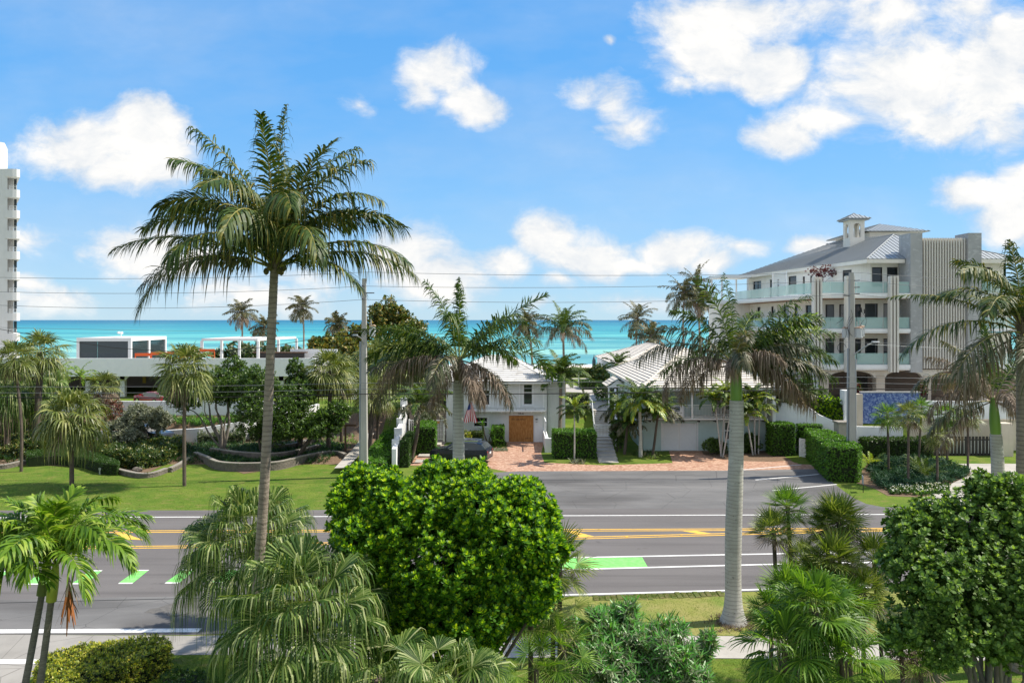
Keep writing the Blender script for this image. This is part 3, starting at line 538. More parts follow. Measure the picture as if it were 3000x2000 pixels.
# ---------- house with the boarded garage ----------
h1 = thing('house', 'white two storey house with plywood over its garage door and number above', 'house', (-.6, 72, 0))
f = Fr((-6.3, 72), (3.4, 72)); X = lambda x: x+6.3
ops = [(X(-.30),X(2.06),0.02,2.55),(X(-3.7),X(-2.33),1.45,2.4),(X(-3.04),X(-2.13),3.53,5.0),(X(1.08),X(1.98),3.56,5.56),(X(-1.24),X(-.29),5.0,5.58)]
g = MB(); f.wall(g, 0, 9.7, -.1, 5.85, ops)
fs = Fr((-6.3, 86), (-6.3, 72)); fs.wall(g, 0, 14-.225, -.1, 5.85, [(10.2,11.2,3.6,5.2)]); g.box(-6.08, 3.4, 85.7, 86, -.1, 5.85)
Fr((3.4, 72.6), (5.15, 72.6)).wall(g, 0, 1.75, -.1, 5.75); Fr((5.15, 72.6), (5.15, 86)).wall(g, .225, 13.4, -.1, 5.75); Fr((3.4, 72.0), (3.4, 72.6)).wall(g, .0, .6, -.1, 5.85, th=.05)
g.box(3.4, 5.1, 72.9, 85.8, 5.6, 5.72); g.build('wall', M_stucb, h1)
def tr(nm, *bx): g = MB(); [f.box(g, *q) for q in bx]; return g.build(nm, M_trim, h1)
tr('side_door', (X(2.15), X(2.87), .02, 2.5, .004, .035)); tr('wall_batten', (X(.66), X(.76), 3.3, 5.84, .003, .06)); tr('wall_batten', (X(3.0), X(3.1), 3.3, 5.84, .003, .06)); tr('door_jamb', (X(2.87), X(2.93), .02, 2.6, .004, .07))
for o in ops[1:4]: tr('window_casing', (o[0]-.09, o[1]+.09, o[2]-.1, o[2], .003, .07), (o[0]-.09, o[0], o[2], o[3]+.08, .003, .05), (o[1], o[1]+.09, o[2], o[3]+.08, .003, .05), (o[0], o[1], o[3], o[3]+.08, .003, .05))
for k in range(9): tr('siding_joint', (.0, .62, .4+k*.6, .42+k*.6, .004, .012))
f.window(h1, *ops[1], M_trim, M_glass, hs=(1.92,)); f.window(h1, *ops[2], M_trim, M_glass, hs=(4.55,)); f.window(h1, *ops[3], M_trim, M_glass, hs=(4.75,)); f.window(h1, *ops[4], M_trim, M_glass, hs=(5.2,5.36)); fs.window(h1, 10.2,11.2,3.6,5.2, M_trim, M_glass)
g = MB(); o = ops[0]; f.box(g, o[0]+.004, (o[0]+o[1])/2-.006, .03, 2.54, -.05, .015); f.box(g, (o[0]+o[1])/2+.006, o[1]-.004, .03, 2.54, -.05, .02); f.box(g, (o[0]+o[1])/2-.005, (o[0]+o[1])/2+.005, .03, 2.54, -.06, -.02); pl = g.build('plywood_panel', M_ply, h1); pl['label'] = 'orange plywood sheets closing the garage door'
txt('HRLY  LIBR ANNEL I', .16, (.62, 71.972, 2.17), (R(90), 0, 0), M_ink, pl, sx=.95); txt('SHT 24F', .15, (1.55, 71.972, .37), (R(90), 0, 0), M_ink, pl)
txt('2418', .26, (.85, 71.985, 2.72), (R(90), 0, 0), M_ink, h1, 'house_number', .012)
g = MB(); f.box(g, X(-4.2), X(3.16), 3.0, 3.13, .004, .85); bal = g.build('balcony_ledge', M_trim, h1)
g = MB(); f.box(g, X(-4.1), X(.62), 3.30, 3.35, .72, .78); f.box(g, X(.62), X(3.1), 3.30, 3.35, .72, .78)
for k in range(9): f.box(g, X(-4.1+k*.895), X(-4.06+k*.895), 3.13, 3.31, .73, .77)
g.build('rail', M_galv, h1)
for k in range(8): g = MB(); x0 = -3.9+k*.955; g.add([f.pt(X(x0), 2.78, .004), f.pt(X(x0+.09), 2.78, .004), f.pt(X(x0+.09), 3.0, .004), f.pt(X(x0), 3.0, .004), f.pt(X(x0), 2.9, .75), f.pt(X(x0+.09), 2.9, .75), f.pt(X(x0+.09), 3.0, .75), f.pt(X(x0), 3.0, .75)], [(0,1,5,4),(4,5,6,7),(0,4,7,3),(1,2,6,5)]); g.build('bracket', M_trim, h1)
g = MB(); E = [(-7.0,71.1,5.86),(3.75,71.1,5.86),(3.75,87,5.86),(-7.0,87,5.86)]; Rg = [(-2.6,77.6,7.95),(-.4,77.6,7.95)]; Rb = [(-2.6,81,7.95),(-.4,81,7.95)]
courses(g, E[0], E[1], Rg[1], Rg[0], 13); courses(g, E[1], E[2], Rb[1], Rg[1], 13); courses(g, E[3], E[0], Rg[0], Rb[0], 13); courses(g, E[2], E[3], Rb[0], Rb[1], 13); g.add([Rg[0], Rg[1], Rb[1], Rb[0]], [(0,1,2,3)])
for a, b_ in ((E[0],Rg[0]),(E[1],Rg[1]),(Rg[0],Rg[1])): ridge(g, a, b_, .09)
rf = g.build('roof', [M_tileold, M_joint], h1)
g = MB(); g.box(-6.95, 3.70, 71.15, 71.3, 5.66, 5.83); g.box(-6.95, -6.8, 71.3, 86.9, 5.66, 5.83); g.box(3.55, 3.70, 71.3, 86.9, 5.66, 5.83); g.box(-6.8, 3.55, 71.3, 72, 5.80, 5.83); g.build('fascia', M_trim, rf)
g = MB(); f.box(g, X(2.28), X(2.42), 1.95, 2.02, .004, .12); f.box(g, X(2.27), X(2.43), 1.93, 2.2, .10, .24); f.box(g, X(2.24), X(2.46), 2.2, 2.24, .07, .27); lt = g.build('wall_lantern', M_dark, h1); g = MB(); f.box(g, X(2.26), X(2.44), 1.96, 2.16, .095, .245); g.build('lantern_glass', M_lamp, lt)
# ---------- sea green house ----------
h2 = thing('house', 'pale sea green house with white tiled hip roof and louvred garage door', 'house', (17, 67, 0))
f = Fr((11.76, 67.2), (22.7, 67.2)); X = lambda x: x-11.76
ops = [(X(13.43),X(16.54),.02,2.47),(X(19.0),X(19.75),.96,2.6)]
g = MB(); f.wall(g, 0, 10.94, -.1, 2.85, ops); Fr((11.76, 90), (11.76, 67.2)).wall(g, 0, 22.8-.225, -.1, 5.6, [(13,14.2,3.7,5.1),(16,17.2,3.7,5.1),(8,9.2,3.7,5.1)]); Fr((22.7, 67.2), (22.7, 89)).wall(g, .225, 21.8, -.1, 5.6)
fb = Fr((11.99, 69.0), (22.48, 69.0)); fb.wall(g, 0, 10.49, 2.86, 5.6, [(1.0,2.4,3.0,5.35),(6.3,8.2,3.0,5.3)]); g.build('wall', M_teal, h2)
g = MB()
for k in range(17): fb.box(g, 2.55, 6.2, 3.15+k*.14, 3.17+k*.14, .003, .02); fb.box(g, 8.3, 10.4, 3.15+k*.14, 3.17+k*.14, .003, .02)
g.build('siding', mat('sea green siding board', (.54,.66,.635), .8), h2)
fb.window(h2, 1.0,2.4,3.0,5.35, M_trim, M_glass, vs=(1.7,), name='sliding_door'); fb.window(h2, 6.3,8.2,3.0,5.3, M_trim, M_glass, vs=(7.25,), name='sliding_door'); f.window(h2, *ops[1], M_trim, M_glass, hs=(1.8,), fw=.08)
fl = Fr((11.76, 90), (11.76, 67.2)); [fl.window(h2, a, a+1.2, 3.7, 5.1, M_trim, M_glass) for a in (8, 13, 16)]
g = MB(); f.box(g, X(13.43)-.1, X(13.43)-.004, .02, 2.55, .004, .05); f.box(g, X(16.54)+.004, X(16.54)+.12, .02, 2.55, .004, .05); g.build('garage_frame', M_trim, h2)
g = MB(); o = ops[0]
for a, b_ in ((o[0]+.01, (o[0]+o[1])/2-.01), ((o[0]+o[1])/2+.01, o[1]-.01)):
    f.box(g, a, a+.12, .03, 2.46, -.12, -.05); f.box(g, b_-.12, b_, .03, 2.46, -.12, -.05)
    for k in range(30): z = .05+k*.08; g.add([f.pt(a+.12, z, -.045), f.pt(b_-.12, z, -.045), f.pt(b_-.12, z+.085, -.105), f.pt(a+.12, z+.085, -.105)], [(0,1,2,3)]); f.box(g, a+.12, b_-.12, z-.004, z+.004, -.11, -.046)
g.build('garage_door', M_trim, h2)
g = MB(); f.box(g, 0.0, 10.94, 2.86, 2.98, -1.78, .75); g.build('balcony_floor', M_trim, h2)
g = MB(); f.box(g, 0, 10.94, 2.80, 2.855, .3, .74); 
for k in range(8): f.box(g, X(12.2+k*1.45), X(12.3+k*1.45), 2.66, 2.80, .004, .72)
g.build('balcony_beam', M_dark, h2)
for x in (11.9, 15.95, 19.6, 22.5): g = MB(); f.box(g, X(x)-.07, X(x)+.07, 2.985, 5.55, .58, .72); g.build('post', M_trim, h2)
for a, b_ in ((11.98,15.87),(16.03,19.52),(19.68,22.42)):
    g = MB(); f.box(g, X(a), X(b_), 4.12, 4.17, .62, .68); f.box(g, X(a), X(b_), 3.94, 3.97, .63, .67); f.box(g, X(a), X(b_), 3.05, 3.09, .63, .67)
    for k in range(int((b_-a)/.13)): x = a+.06+k*.13; f.box(g, X(x), X(x)+.025, 3.09, 3.94, .64, .66)
    g.build('balustrade', M_trim, h2)
g = MB(); E = [(11.3,66.0,5.72),(23.9,66.0,5.72),(23.9,89.5,5.72),(11.3,89.5,5.72)]; a1, a2 = (17.6,76.5,8.78), (17.6,80.5,8.78)
courses(g, E[0], E[1], a1, a1, 19, .06); courses(g, E[3], E[0], a1, a2, 19, .06); courses(g, E[1], E[2], a2, a1, 19, .06); courses(g, E[2], E[3], a2, a2, 19, .06)
for a, b_ in ((E[0],a1),(E[1],a1),(a1,a2),(E[3],a2)): ridge(g, a, b_, .12)
rf = g.build('roof', [M_tile, M_joint], h2); g = MB(); g.box(11.4, 23.8, 66.06, 66.2, 5.48, 5.69); g.box(11.4, 11.5, 66.2, 89.4, 5.48, 5.69); g.box(11.5, 23.8, 66.2, 69.0, 5.62, 5.68); g.build('fascia', M_trim, rf)
g = MB(); tube(g, [(14.9,73.0,7.4),(14.9,73.0,7.85)], .06, 8); g.build('vent_pipe', M_dark, rf)
g = MB(); pr = [(9.9,78.6,4.75),(11.1,78.6,5.55),(12.2,78.6,4.75)]; bk = [(q[0], 82.5, q[2]) for q in pr]; courses(g, pr[0], bk[0], bk[1], pr[1], 4, .05); courses(g, bk[2], pr[2], pr[1], bk[1], 4, .05); g.build('porch_roof', [M_tile, M_joint], h2)
g = MB(); g.add([(10.1,78.75,4.7),(12.0,78.75,4.7),(11.1,78.75,5.4)], [(0,1,2)]); [g.box(a, a+.14, 78.8, 78.94, 2.4, 4.85) for a in (10.1, 11.4)]; g.box(10.0, 11.75, 78.7, 78.8, 4.62, 4.75); g.build('porch_frame', M_trim, h2)
sg = thing('sale_sign', 'white real estate banner tied to the balcony railing of the sea green house', 'sign', (14.65, 66.46, 3.05)); g = MB(); f.box(g, X(14.08), X(15.2), 3.05, 4.1, .70, .725); g.build('banner', mat('banner white', (.72,.74,.76), .6), sg)
g = MB(); f.box(g, X(14.46), X(14.86), 3.62, 4.04, .726, .732); g.build('logo_square', mat('banner navy', (.03,.08,.14), .6), sg); txt('GG', .19, (14.66, 66.465, 3.74), (R(90),0,0), M_trim, sg, 'logo'); g = MB(); f.box(g, X(14.5), X(14.82), 3.93, 3.96, .733, .738); g.build('logo_bar', M_trim, sg)
for s_, z in (('ARCHITECTURE', 3.47), ('INC', 3.35), ('561.265.0208', 3.23), ('DESIGN BUILD', 3.12)): txt(s_, .125, (14.62, 66.465, z), (R(90),0,0), M_ink, sg, ext=.004)
# second row house by the beach
h3 = thing('house', 'low white tiled hip roofed house farther back toward the beach', 'house', (20, 115, 2.3)); g = MB(); g.box(15.2, 30, 103, 134, 2.2, 5.4); g.build('wall', M_stuc, h3)
g = MB(); E = [(14.2,102,5.5),(31,102,5.5),(31,128,5.5),(14.2,128,5.5)]; a1, a2 = (21.6,111,8.0), (21.6,120,8.0); courses(g, E[0], E[1], a1, a1, 20, .06); courses(g, E[3], E[0], a1, a2, 20, .06); courses(g, E[1], E[2], a2, a1, 20, .06); courses(g, E[2], E[3], a2, a2, 20, .06); [ridge(g, a, b_, .13) for a, b_ in ((E[0],a1),(a1,a2),(E[3],a2))]
b0 = [(15.6,93.5,5.5),(24,93.5,5.5),(24,101.5,5.5),(15.6,101.5,5.5)]; c0 = (19.6,97.5,7.5); [courses(g, b0[i], b0[(i+1) % 4], c0, c0, 12, .06) for i in range(4)]; g.build('roof', [M_tile, M_joint], h3); g = MB(); g.box(16.2, 23.5, 94, 101.4, 2.3, 5.4); g.build('rear_wing', M_stuc, h3)
# ---------- three storey condominium ----------
bd = thing('apartment_building', 'three storey beige condominium with stone towers, slat screen and metal roof', 'building', (40, 75, 3.5))
def wallf(pts, z0, z1, ops, name, m, th=.25, wname='window', fm=None, gm=None):
    g = MB(); 
    for i, (a, b_) in enumerate(zip(pts, pts[1:])):
        fr = Fr(a, b_); o = ops.get(i, []); fr.wall(g, .0, fr.L, z0, z1, o, th)
        for w in o: fr.window(bd, *w, fm or M_dark, gm or M_glass, fw=.09, rec=.12, vs=((w[0]+w[1])/2,) if w[1]-w[0] > 2.3 else ())
    return g.build(name, m, bd)
Zt, Zm, Zl = 14.29, 10.84, 7.35      # balcony floor levels
low = [(31.3,100),(31.5,82),(32.2,78),(35.2,75),(39.0,75)]
def op45(zb): return {0: [(4,5.2,zb,zb+2.5),(9,9.8,zb+.8,zb+2.5),(13,14.6,zb,zb+2.5),(16.3,17.3,zb,zb+2.5)], 1: [(1.0,2.2,zb+.2,zb+2.45)], 2: [(.35,1.25,zb+.75,zb+2.45),(1.75,2.55,zb,zb+2.45),(3.3,3.9,zb+.4,zb+2.45)], 3: [(.02,.95,zb+.9,zb+2.45),(1.5,2.75,zb+.9,zb+2.45)]}
o3_ = op45(Zm); o3_[3] = [(.05,1.35,Zm+.9,Zm+2.5),(1.9,3.0,Zm+.9,Zm+2.5)]; wallf(low, Zm, 13.82, o3_, 'second_floor_wall', M_ww)
o3_ = op45(Zl); o3_[3] = [(.05,1.35,Zl+.9,Zl+2.5),(1.9,3.0,Zl+.9,Zl+2.5)]; wallf(low, Zl, 10.4, o3_, 'first_floor_wall', M_ww)
upw = [(31.9,102),(34.2,80),(35.4,76.2),(36.0,75.4),(39.0,75.4)]
wallf(upw, Zt, 17.5, {0: [(2,4.5,Zt,Zt+2.5),(7,7.6,Zt,Zt+2.5),(9,9.6,Zt,Zt+2.5),(12,14,Zt,Zt+2.6),(15.5,16,Zt,Zt+2.4),(17.2,17.7,Zt,Zt+2.4),(18.9,19.4,Zt,Zt+2.4)], 1: [(1.4,2.7,Zt,Zt+2.6)], 3: [(.15,1.2,Zt+.75,Zt+2.7),(1.65,2.75,Zt+.75,Zt+2.7)]}, 'upper_floor_wall', M_ww)
wallf([(45.7,75.4),(49.6,75.4),(49.6,102)], Zt, 17.5, {0: [(.1,.5,Zt+.75,Zt+2.7),(1.3,2.4,Zt+.3,Zt+2.7)]}, 'upper_floor_wall', M_ww)
wallf([(45.7,75.0),(49.9,75.0),(49.9,102)], Zm, 13.82, {0: [(.6,1.8,Zm+.7,Zm+2.5)]}, 'second_floor_wall', M_ww); wallf([(45.7,75.0),(49.9,75.0),(49.9,102)], Zl, 10.4, {0: [(.6,1.8,Zl+.7,Zl+2.5)]}, 'first_floor_wall', M_ww)
g = MB(); g.box(39.0, 45.7, 75.4, 75.7, 6.9, 19.6); g.box(32, 49.6, 101.9, 102.1, 7, 17.5); g.build('core_wall', M_tan, bd)
bal = [(29.5,100),(29.3,78.5),(29.9,73.3),(31.0,73.0),(38.74,73.0)]; balin = [(38.74,74.98),(35.2,74.95),(32.15,77.95),(31.45,82),(31.25,100)]
for zt, zb, nm in ((Zt,13.82,'top'), (Zm,10.4,'mid'), (Zl,6.82,'low')):
    g = MB(); prism(g, bal+[(40,75),(40,100)], zb+.14, zt-.003); prism(g, [(a+.12, b_+.1) for a, b_ in bal]+[(40,75.02),(40,99.9)], zb, zb+.139); o = g.build('balcony_slab', M_stuc, bd)
    g = MB(); prism(g, [(a+.5, b_+.4) for a, b_ in bal]+[(39.9,75.03),(39.9,99.5)], zb-.06, zb-.002); g.build('soffit', M_woodsof, bd)
    for a, b_ in zip(bal, bal[1:]):
        fr = Fr(a, b_); n = max(1, int(fr.L/2.2))
        for k in range(n): g = MB(); fr.box(g, fr.L*k/n+.03, fr.L*(k+1)/n-.03, zt+.04, zt+1.12, -.17, -.15); g.build('glass_railing_panel', M_rail, bd)
    g = MB(); prism(g, [(45.7,73.0),(50.6,73.0),(50.6,100),(45.7,100)], zb+.14, zt-.003); g.build('balcony_slab', M_stuc, bd); fr = Fr((45.72,73.0),(50.6,73.0))
    for k in range(2): g = MB(); fr.box(g, 2.44*k+.03, 2.44*(k+1)-.03, zt+.04, zt+1.12, -.17, -.15); g.build('glass_railing_panel', M_rail, bd)
for x, z1 in ((29.55,15.85),(32.7,15.95),(36.95,15.95)):   # triple fins standing on the balcony edge
    g = MB()
    for k in range(3): g.box(x-.42+k*.32, x-.25+k*.32, 72.45, 72.95, 6.65, z1)
    g.box(x-.44, x+.44, 72.951, 72.995, 6.7, z1-.05); g.build('fin_column', M_slat, bd)
for x0, x1 in ((38.75,39.9),(44.35,45.65)):
    g = MB(); g.box(x0, x1, 73.0, 75.2, 6.6, 20.15)
    for k in range(1, 9): g.box(x0-.004, x1+.004, 72.996, 75.1, 6.6+k*1.5, 6.612+k*1.5, 1)
    g.build('stone_tower', [M_stone, mat('stone joint', (.30,.30,.30), .8)], bd)
g = MB()
for k in range(17): x = 39.95+k*.262; g.box(x, x+.11, 73.3, 73.62, 6.95, 19.7)
g.box(39.91, 44.34, 73.63, 73.7, 7.0, 19.6, 1); g.build('slat_screen', [M_slat, mat('screen backing', (.34,.32,.30), .8)], bd)
# roof
e0, e1, e2, e3 = (34.9,73.9,17.72), (50.4,73.9,17.72), (50.4,103,17.72), (30.9,103,17.72); r0, r1 = (41.2,81,20.9), (41.2,95,20.9)
g = MB(); seams(g, [e0,e1,r0], .45); seams(g, [e3,e0,r0,r1], .45); seams(g, [e1,e2,r1,r0], .45); seams(g, [e2,e3,r1], .45)
for a, b_ in ((e0,r0),(e1,r0),(r0,r1),(e3,r1)): tube(g, [np.array(a)+[0,0,.03], np.array(b_)+[0,0,.03]], .06, 6, 1)
rf = g.build('roof', [M_zinc, M_seam], bd)
g = MB()
for a, b_ in ((e0,(38.7,73.9)),((45.7,73.9),e1),(e3,e0)): Fr(a[:2], b_[:2]).box(g, .02, np.linalg.norm(np.array(b_[:2])-np.array(a[:2]))-.02, 17.3, 17.66, -.32, -.02)
g.box(35.5, 38.7, 74.3, 75.5, 17.5, 17.6); g.build('fascia', M_ww, rf)
g = MB(); g.box(41.9, 47.6, 88, 97, 20.6, 22.0); g.build('clerestory_wall', M_ww, bd); g = MB(); c_ = [(41.0,87.2,22.05),(48.6,87.2,22.05),(48.6,98,22.05),(41.0,98,22.05)]; q0, q1 = (44.6,91,23.3), (44.6,94,23.3); seams(g, [c_[0],c_[1],q0], .45); seams(g, [c_[3],c_[0],q0,q1], .45); seams(g, [c_[1],c_[2],q1,q0], .45); seams(g, [c_[2],c_[3],q1], .45); g.build('clerestory_roof', [M_zinc, M_seam], bd)
g = MB(); g.box(41.9, 47.6, 96.5, 99, 20.4, 21.3); seams(g, [(39.8,95.2,21.35),(48,95.2,21.35),(44,97.5,22.2)], .45, 1, 1); g.build('rear_clerestory', [M_ww, M_zinc], bd)
# bell cupola with arched openings
def archwall(mb, fr, u0, u1, z0, z1, a0, a1, zs, zsp, th, m=0, n=10):
    r = (a1-a0)/2; cx = (a0+a1)/2; us = [a0+(a1-a0)*i/n for i in range(n+1)]; top = [zsp+math.sqrt(max(0, r*r-(q-cx)**2)) for q in us]
    for d in (0, -th):
        fr.quad(mb, u0, a0, z0, z1, d, m); fr.quad(mb, a1, u1, z0, z1, d, m)
        if zs > z0: fr.quad(mb, a0, a1, z0, zs, d, m)
        for i in range(n): mb.add([fr.pt(us[i], top[i], d), fr.pt(us[i+1], top[i+1], d), fr.pt(us[i+1], z1, d), fr.pt(us[i], z1, d)], [(0,1,2,3)], m)
    for i in range(n): mb.add([fr.pt(us[i], top[i], 0), fr.pt(us[i], top[i], -th), fr.pt(us[i+1], top[i+1], -th), fr.pt(us[i+1], top[i+1], 0)], [(0,1,2,3)], m)
    for q in (a0, a1): mb.add([fr.pt(q, zs, 0), fr.pt(q, zsp, 0), fr.pt(q, zsp, -th), fr.pt(q, zs, -th)], [(0,1,2,3)], m)
    mb.add([fr.pt(a0, zs, 0), fr.pt(a1, zs, 0), fr.pt(a1, zs, -th), fr.pt(a0, zs, -th)], [(0,1,2,3)], m)
g = MB(); c4 = [(38.5,85.5),(40.15,85.5),(40.15,87.3),(38.5,87.3)]
for i in range(4): fr = Fr(c4[i], c4[(i+1) % 4]); archwall(g, fr, 0, fr.L, 18.8, 23.2, fr.L/2-.42, fr.L/2+.42, 21.1, 22.3, .22)
cu = g.build('bell_cupola', M_ww, bd); g = MB(); c_ = [(37.95,85.0,23.25),(40.7,85.0,23.25),(40.7,87.8,23.25),(37.95,87.8,23.25)]; ap = (39.32,86.4,23.95); [seams(g, [c_[i], c_[(i+1) % 4], ap], .4) for i in range(4)]; g.box(38.1, 40.55, 85.15, 87.65, 23.05, 23.16); g.build('cupola_roof', [M_zinc, M_seam], cu)
# ground floor arcade
cols = [(30.4,31.2),(35.9,36.75),(40.6,41.3),(46.0,46.8)]; fa = Fr((28,74.2),(52,74.2)); us0 = 28
for k, (a, b_) in enumerate([(25.0,25.8)]+cols+[(51.2,52)]):
    g = MB(); g.box(a, b_, 74.0, 74.8, 3.5, 6.2) if a > 28 else None
    if a > 28: g.box(a-.06, b_+.06, 73.94, 74.86, 3.5, 3.7); g.build('arcade_column', M_tan, bd)
g = MB(); e_ = [31.2,35.9,36.75,40.6,41.3,46.0,46.8,51.2]; f0 = Fr((30.0,74.1),(52,74.1))
for a, b_ in ((31.2,35.9),(36.75,40.6),(41.3,46.0),(46.8,51.2)):
    n = 12
    for d in (0, -.5):
        for i in range(n):
            u0, u1 = a+(b_-a)*i/n, a+(b_-a)*(i+1)/n; zf = lambda q: 5.95+.72*math.sqrt(max(0, 1-((q-(a+b_)/2)/((b_-a)/2))**2)); g.add([f0.pt(u0-30, zf(u0), d), f0.pt(u1-30, zf(u1), d), f0.pt(u1-30, 6.8, d), f0.pt(u0-30, 6.8, d)], [(0,1,2,3)])
            if d: g.add([f0.pt(u0-30, zf(u0), 0), f0.pt(u0-30, zf(u0), d), f0.pt(u1-30, zf(u1), d), f0.pt(u1-30, zf(u1), 0)], [(0,1,2,3)])
for a, b_ in [(30.0,31.2)]+cols[1:]: f0.box(g, a-30, b_-30, 6.2, 6.8, -.5, 0)
fr = Fr((30.2,100),(30.2,74.1)); archwall(g, fr, 0, 26, 3.5, 6.8, 20, 25.3, 3.5, 3.9, .3); g.build('arcade', M_ww, bd)
g = MB(); g.box(30.5, 64, 82, 82.2, 3.5, 6.75); g.box(30.5, 64, 74.8, 82, 3.45, 3.52); g.box(52.01,64,74.3,74.6,3.5,6.8); g.build('arcade_back_wall', M_in, bd)
g = MB(); g.box(37.6, 38.8, 81.93, 81.99, 3.55, 5.6); g.box(33.2, 34.4, 81.93, 81.99, 3.55, 5.6); g.build('lobby_door', M_dark, bd)
# roof terrace trellis, louvre, pergola
g = MB(); [g.box(29.6, 29.75, 88.2+k*.0, 88.3, 14.3, 14.4) for k in range(1)]; fr = Fr((30.0,86.5),(30.6,80.2)); fr.box(g, 0, fr.L, 14.4, 14.5, -.05, .05)
for k in range(15): fr.box(g, 0, fr.L*.55, 14.55+k*.17, 14.64+k*.17, -.02, .02)
fr.box(g, 0, .08, 14.4, 17.1, -.06, .06); fr.box(g, fr.L*.55, fr.L*.55+.08, 14.4, 17.1, -.06, .06); g.build('louvre_screen', M_trim, bd)
g = MB(); [g.box(x, x+.18, y, y+.18, 14.3, 17.3) for x in (27.6, 31.0) for y in (99, 104)]; g.box(27.4, 31.9, 98.8, 104.4, 17.3, 17.6); g.box(27.2, 40, 98.6, 104.8, 13.8, 14.28); g.build('end_pergola', M_trim, bd)
g = MB(); g.box(27.4,40,99,104.5,3.5,13.8); g.build('rear_wing_wall', M_ww, bd)
# terrace, walls, pool
g = MB(); prism(g, [(28,68),(60,68),(60,110),(28,110)], -.2, 3.46); struct('terrace', g, M_conc)
pw = thing('pool_wall', 'blue mosaic tiled wall of the raised pool below the condominium', 'wall', (33.3, 66, 2.8)); g = MB(); g.box(30.75, 35.9, 66, 66.3, 2.6, 5.3); g.build('tiled_face', M_bluet, pw); g = MB(); g.box(30.7, 35.95, 65.95, 66.4, 5.301, 5.4); g.build('coping', M_stone, pw)
g = MB(); g.box(29.9, 30.745, 65.8, 66.5, 2.4, 5.2); tag(g.build('pier', M_tan), 'beige pier at the left end of the blue tiled pool wall', 'pier'); ga = MB(); ga.box(29.0, 29.75, 65.5, 66.4, 2.2, 5.55); tag(ga.build('pier', M_stuc), 'white square pier left of the blue tiled pool wall', 'pier')
def wallrun(name, label, pts, th, m, cap=None, z0=-.1, cat='wall', group=None):
    g = MB()
    for (x0, y0, za), (x1, y1, zb) in zip(pts, pts[1:]):
        fr = Fr((x0, y0), (x1, y1)); v = [fr.pt(0, z0, 0), fr.pt(fr.L, z0, 0), fr.pt(fr.L, zb, 0), fr.pt(0, za, 0), fr.pt(0, z0, -th), fr.pt(fr.L, z0, -th), fr.pt(fr.L, zb, -th), fr.pt(0, za, -th)]
        g.add(v, [(0,1,2,3),(5,4,7,6),(3,2,6,7),(4,0,3,7),(1,5,6,2)])
    return tag(g.build(name, m), label, cat, group)
wallrun('garden_wall', 'white curving wall sloping down below the light green shrubs', [(23.4,67.2,4.3),(24.6,66.6,4.35),(26.0,66.1,4.1),(26.9,65.7,3.4),(28.0,65.2,2.9),(29.6,64.9,2.6)], .3, M_stuc)
wallrun('garden_wall', 'plain white wall behind the louvred white gate', [(23.2,66.0,2.45),(25.0,65.9,2.45)], .2, M_stuc); wallrun('garden_wall', 'low white wall right of the concrete pole under the pool', [(29.8,64.9,2.5),(33.8,64.9,2.45)], .25, M_stuc)
wallrun('garden_wall', 'white wall right of the blue tiled pool wall', [(36.2,66.0,4.6),(44.5,66.0,4.5),(52,66,4.5)], .3, M_stuc, z0=3.0); wallrun('garden_wall', 'tan wall behind the slatted driveway gate', [(35.0,66.2,2.9),(52,66.2,2.9)], .3, M_tan)
t_ = thing('gate_pier', 'grey stone gate pier behind the long clipped hedge', 'pier', (27.8, 63, 0)); g = MB(); g.box(27.25,28.3,62.6,63.6,0,3.05); g.build('shaft', mat('beige stone pier',(.47,.42,.37),.85,(.40,.36,.31),2,5,.2), t_); g = MB(); g.box(27.17,28.38,62.52,63.68,3.05,3.2); g.build('cap', M_blockc, t_)
t_ = thing('gate_pier', 'tan gate pier at the right end of the slatted driveway gate', 'pier', (42.1, 64.3, 0)); g = MB(); g.box(41.6,42.6,63.8,64.8,0,2.9); g.build('shaft', M_tan, t_)
gt = thing('driveway_gate', 'wide dark gate of vertical boards with white gaps across the driveway', 'gate', (38.7, 64.4, 0)); g = MB(); g.box(36.0,41.4,64.3,64.4,.05,.3); g.box(36.0,41.4,64.3,64.4,1.4,1.5); g.build('frame', M_dark, gt)
g = MB(); [g.box(36.05+k*.3, 36.25+k*.3, 64.24, 64.29, .1, 1.75) for k in range(18)]; g.build('board', M_dark, gt); g = MB(); [g.box(36.26+k*.3, 36.34+k*.3, 64.31, 64.38, .3, 1.4) for k in range(17)]; g.build('slat', M_trim, gt)
gt = thing('louvred_gate', 'small white louvred double gate at the end of the brick paving', 'gate', (25.0, 63, 0))
for (a, b_) in (((24.45,63.9),(25.0,63.0)),((25.02,62.97),(25.6,62.1))):
    fr = Fr(a, b_); g = MB(); fr.box(g, 0, .08, .08, 1.65, -.04, .04); fr.box(g, fr.L-.08, fr.L, .08, 1.65, -.04, .04); fr.box(g, .08, fr.L-.08, 1.55, 1.65, -.03, .03)
    for k in range(13): fr.box(g, .08, fr.L-.08, .12+k*.11, .20+k*.11, -.02, .02)
    g.build('leaf', M_trim, gt)
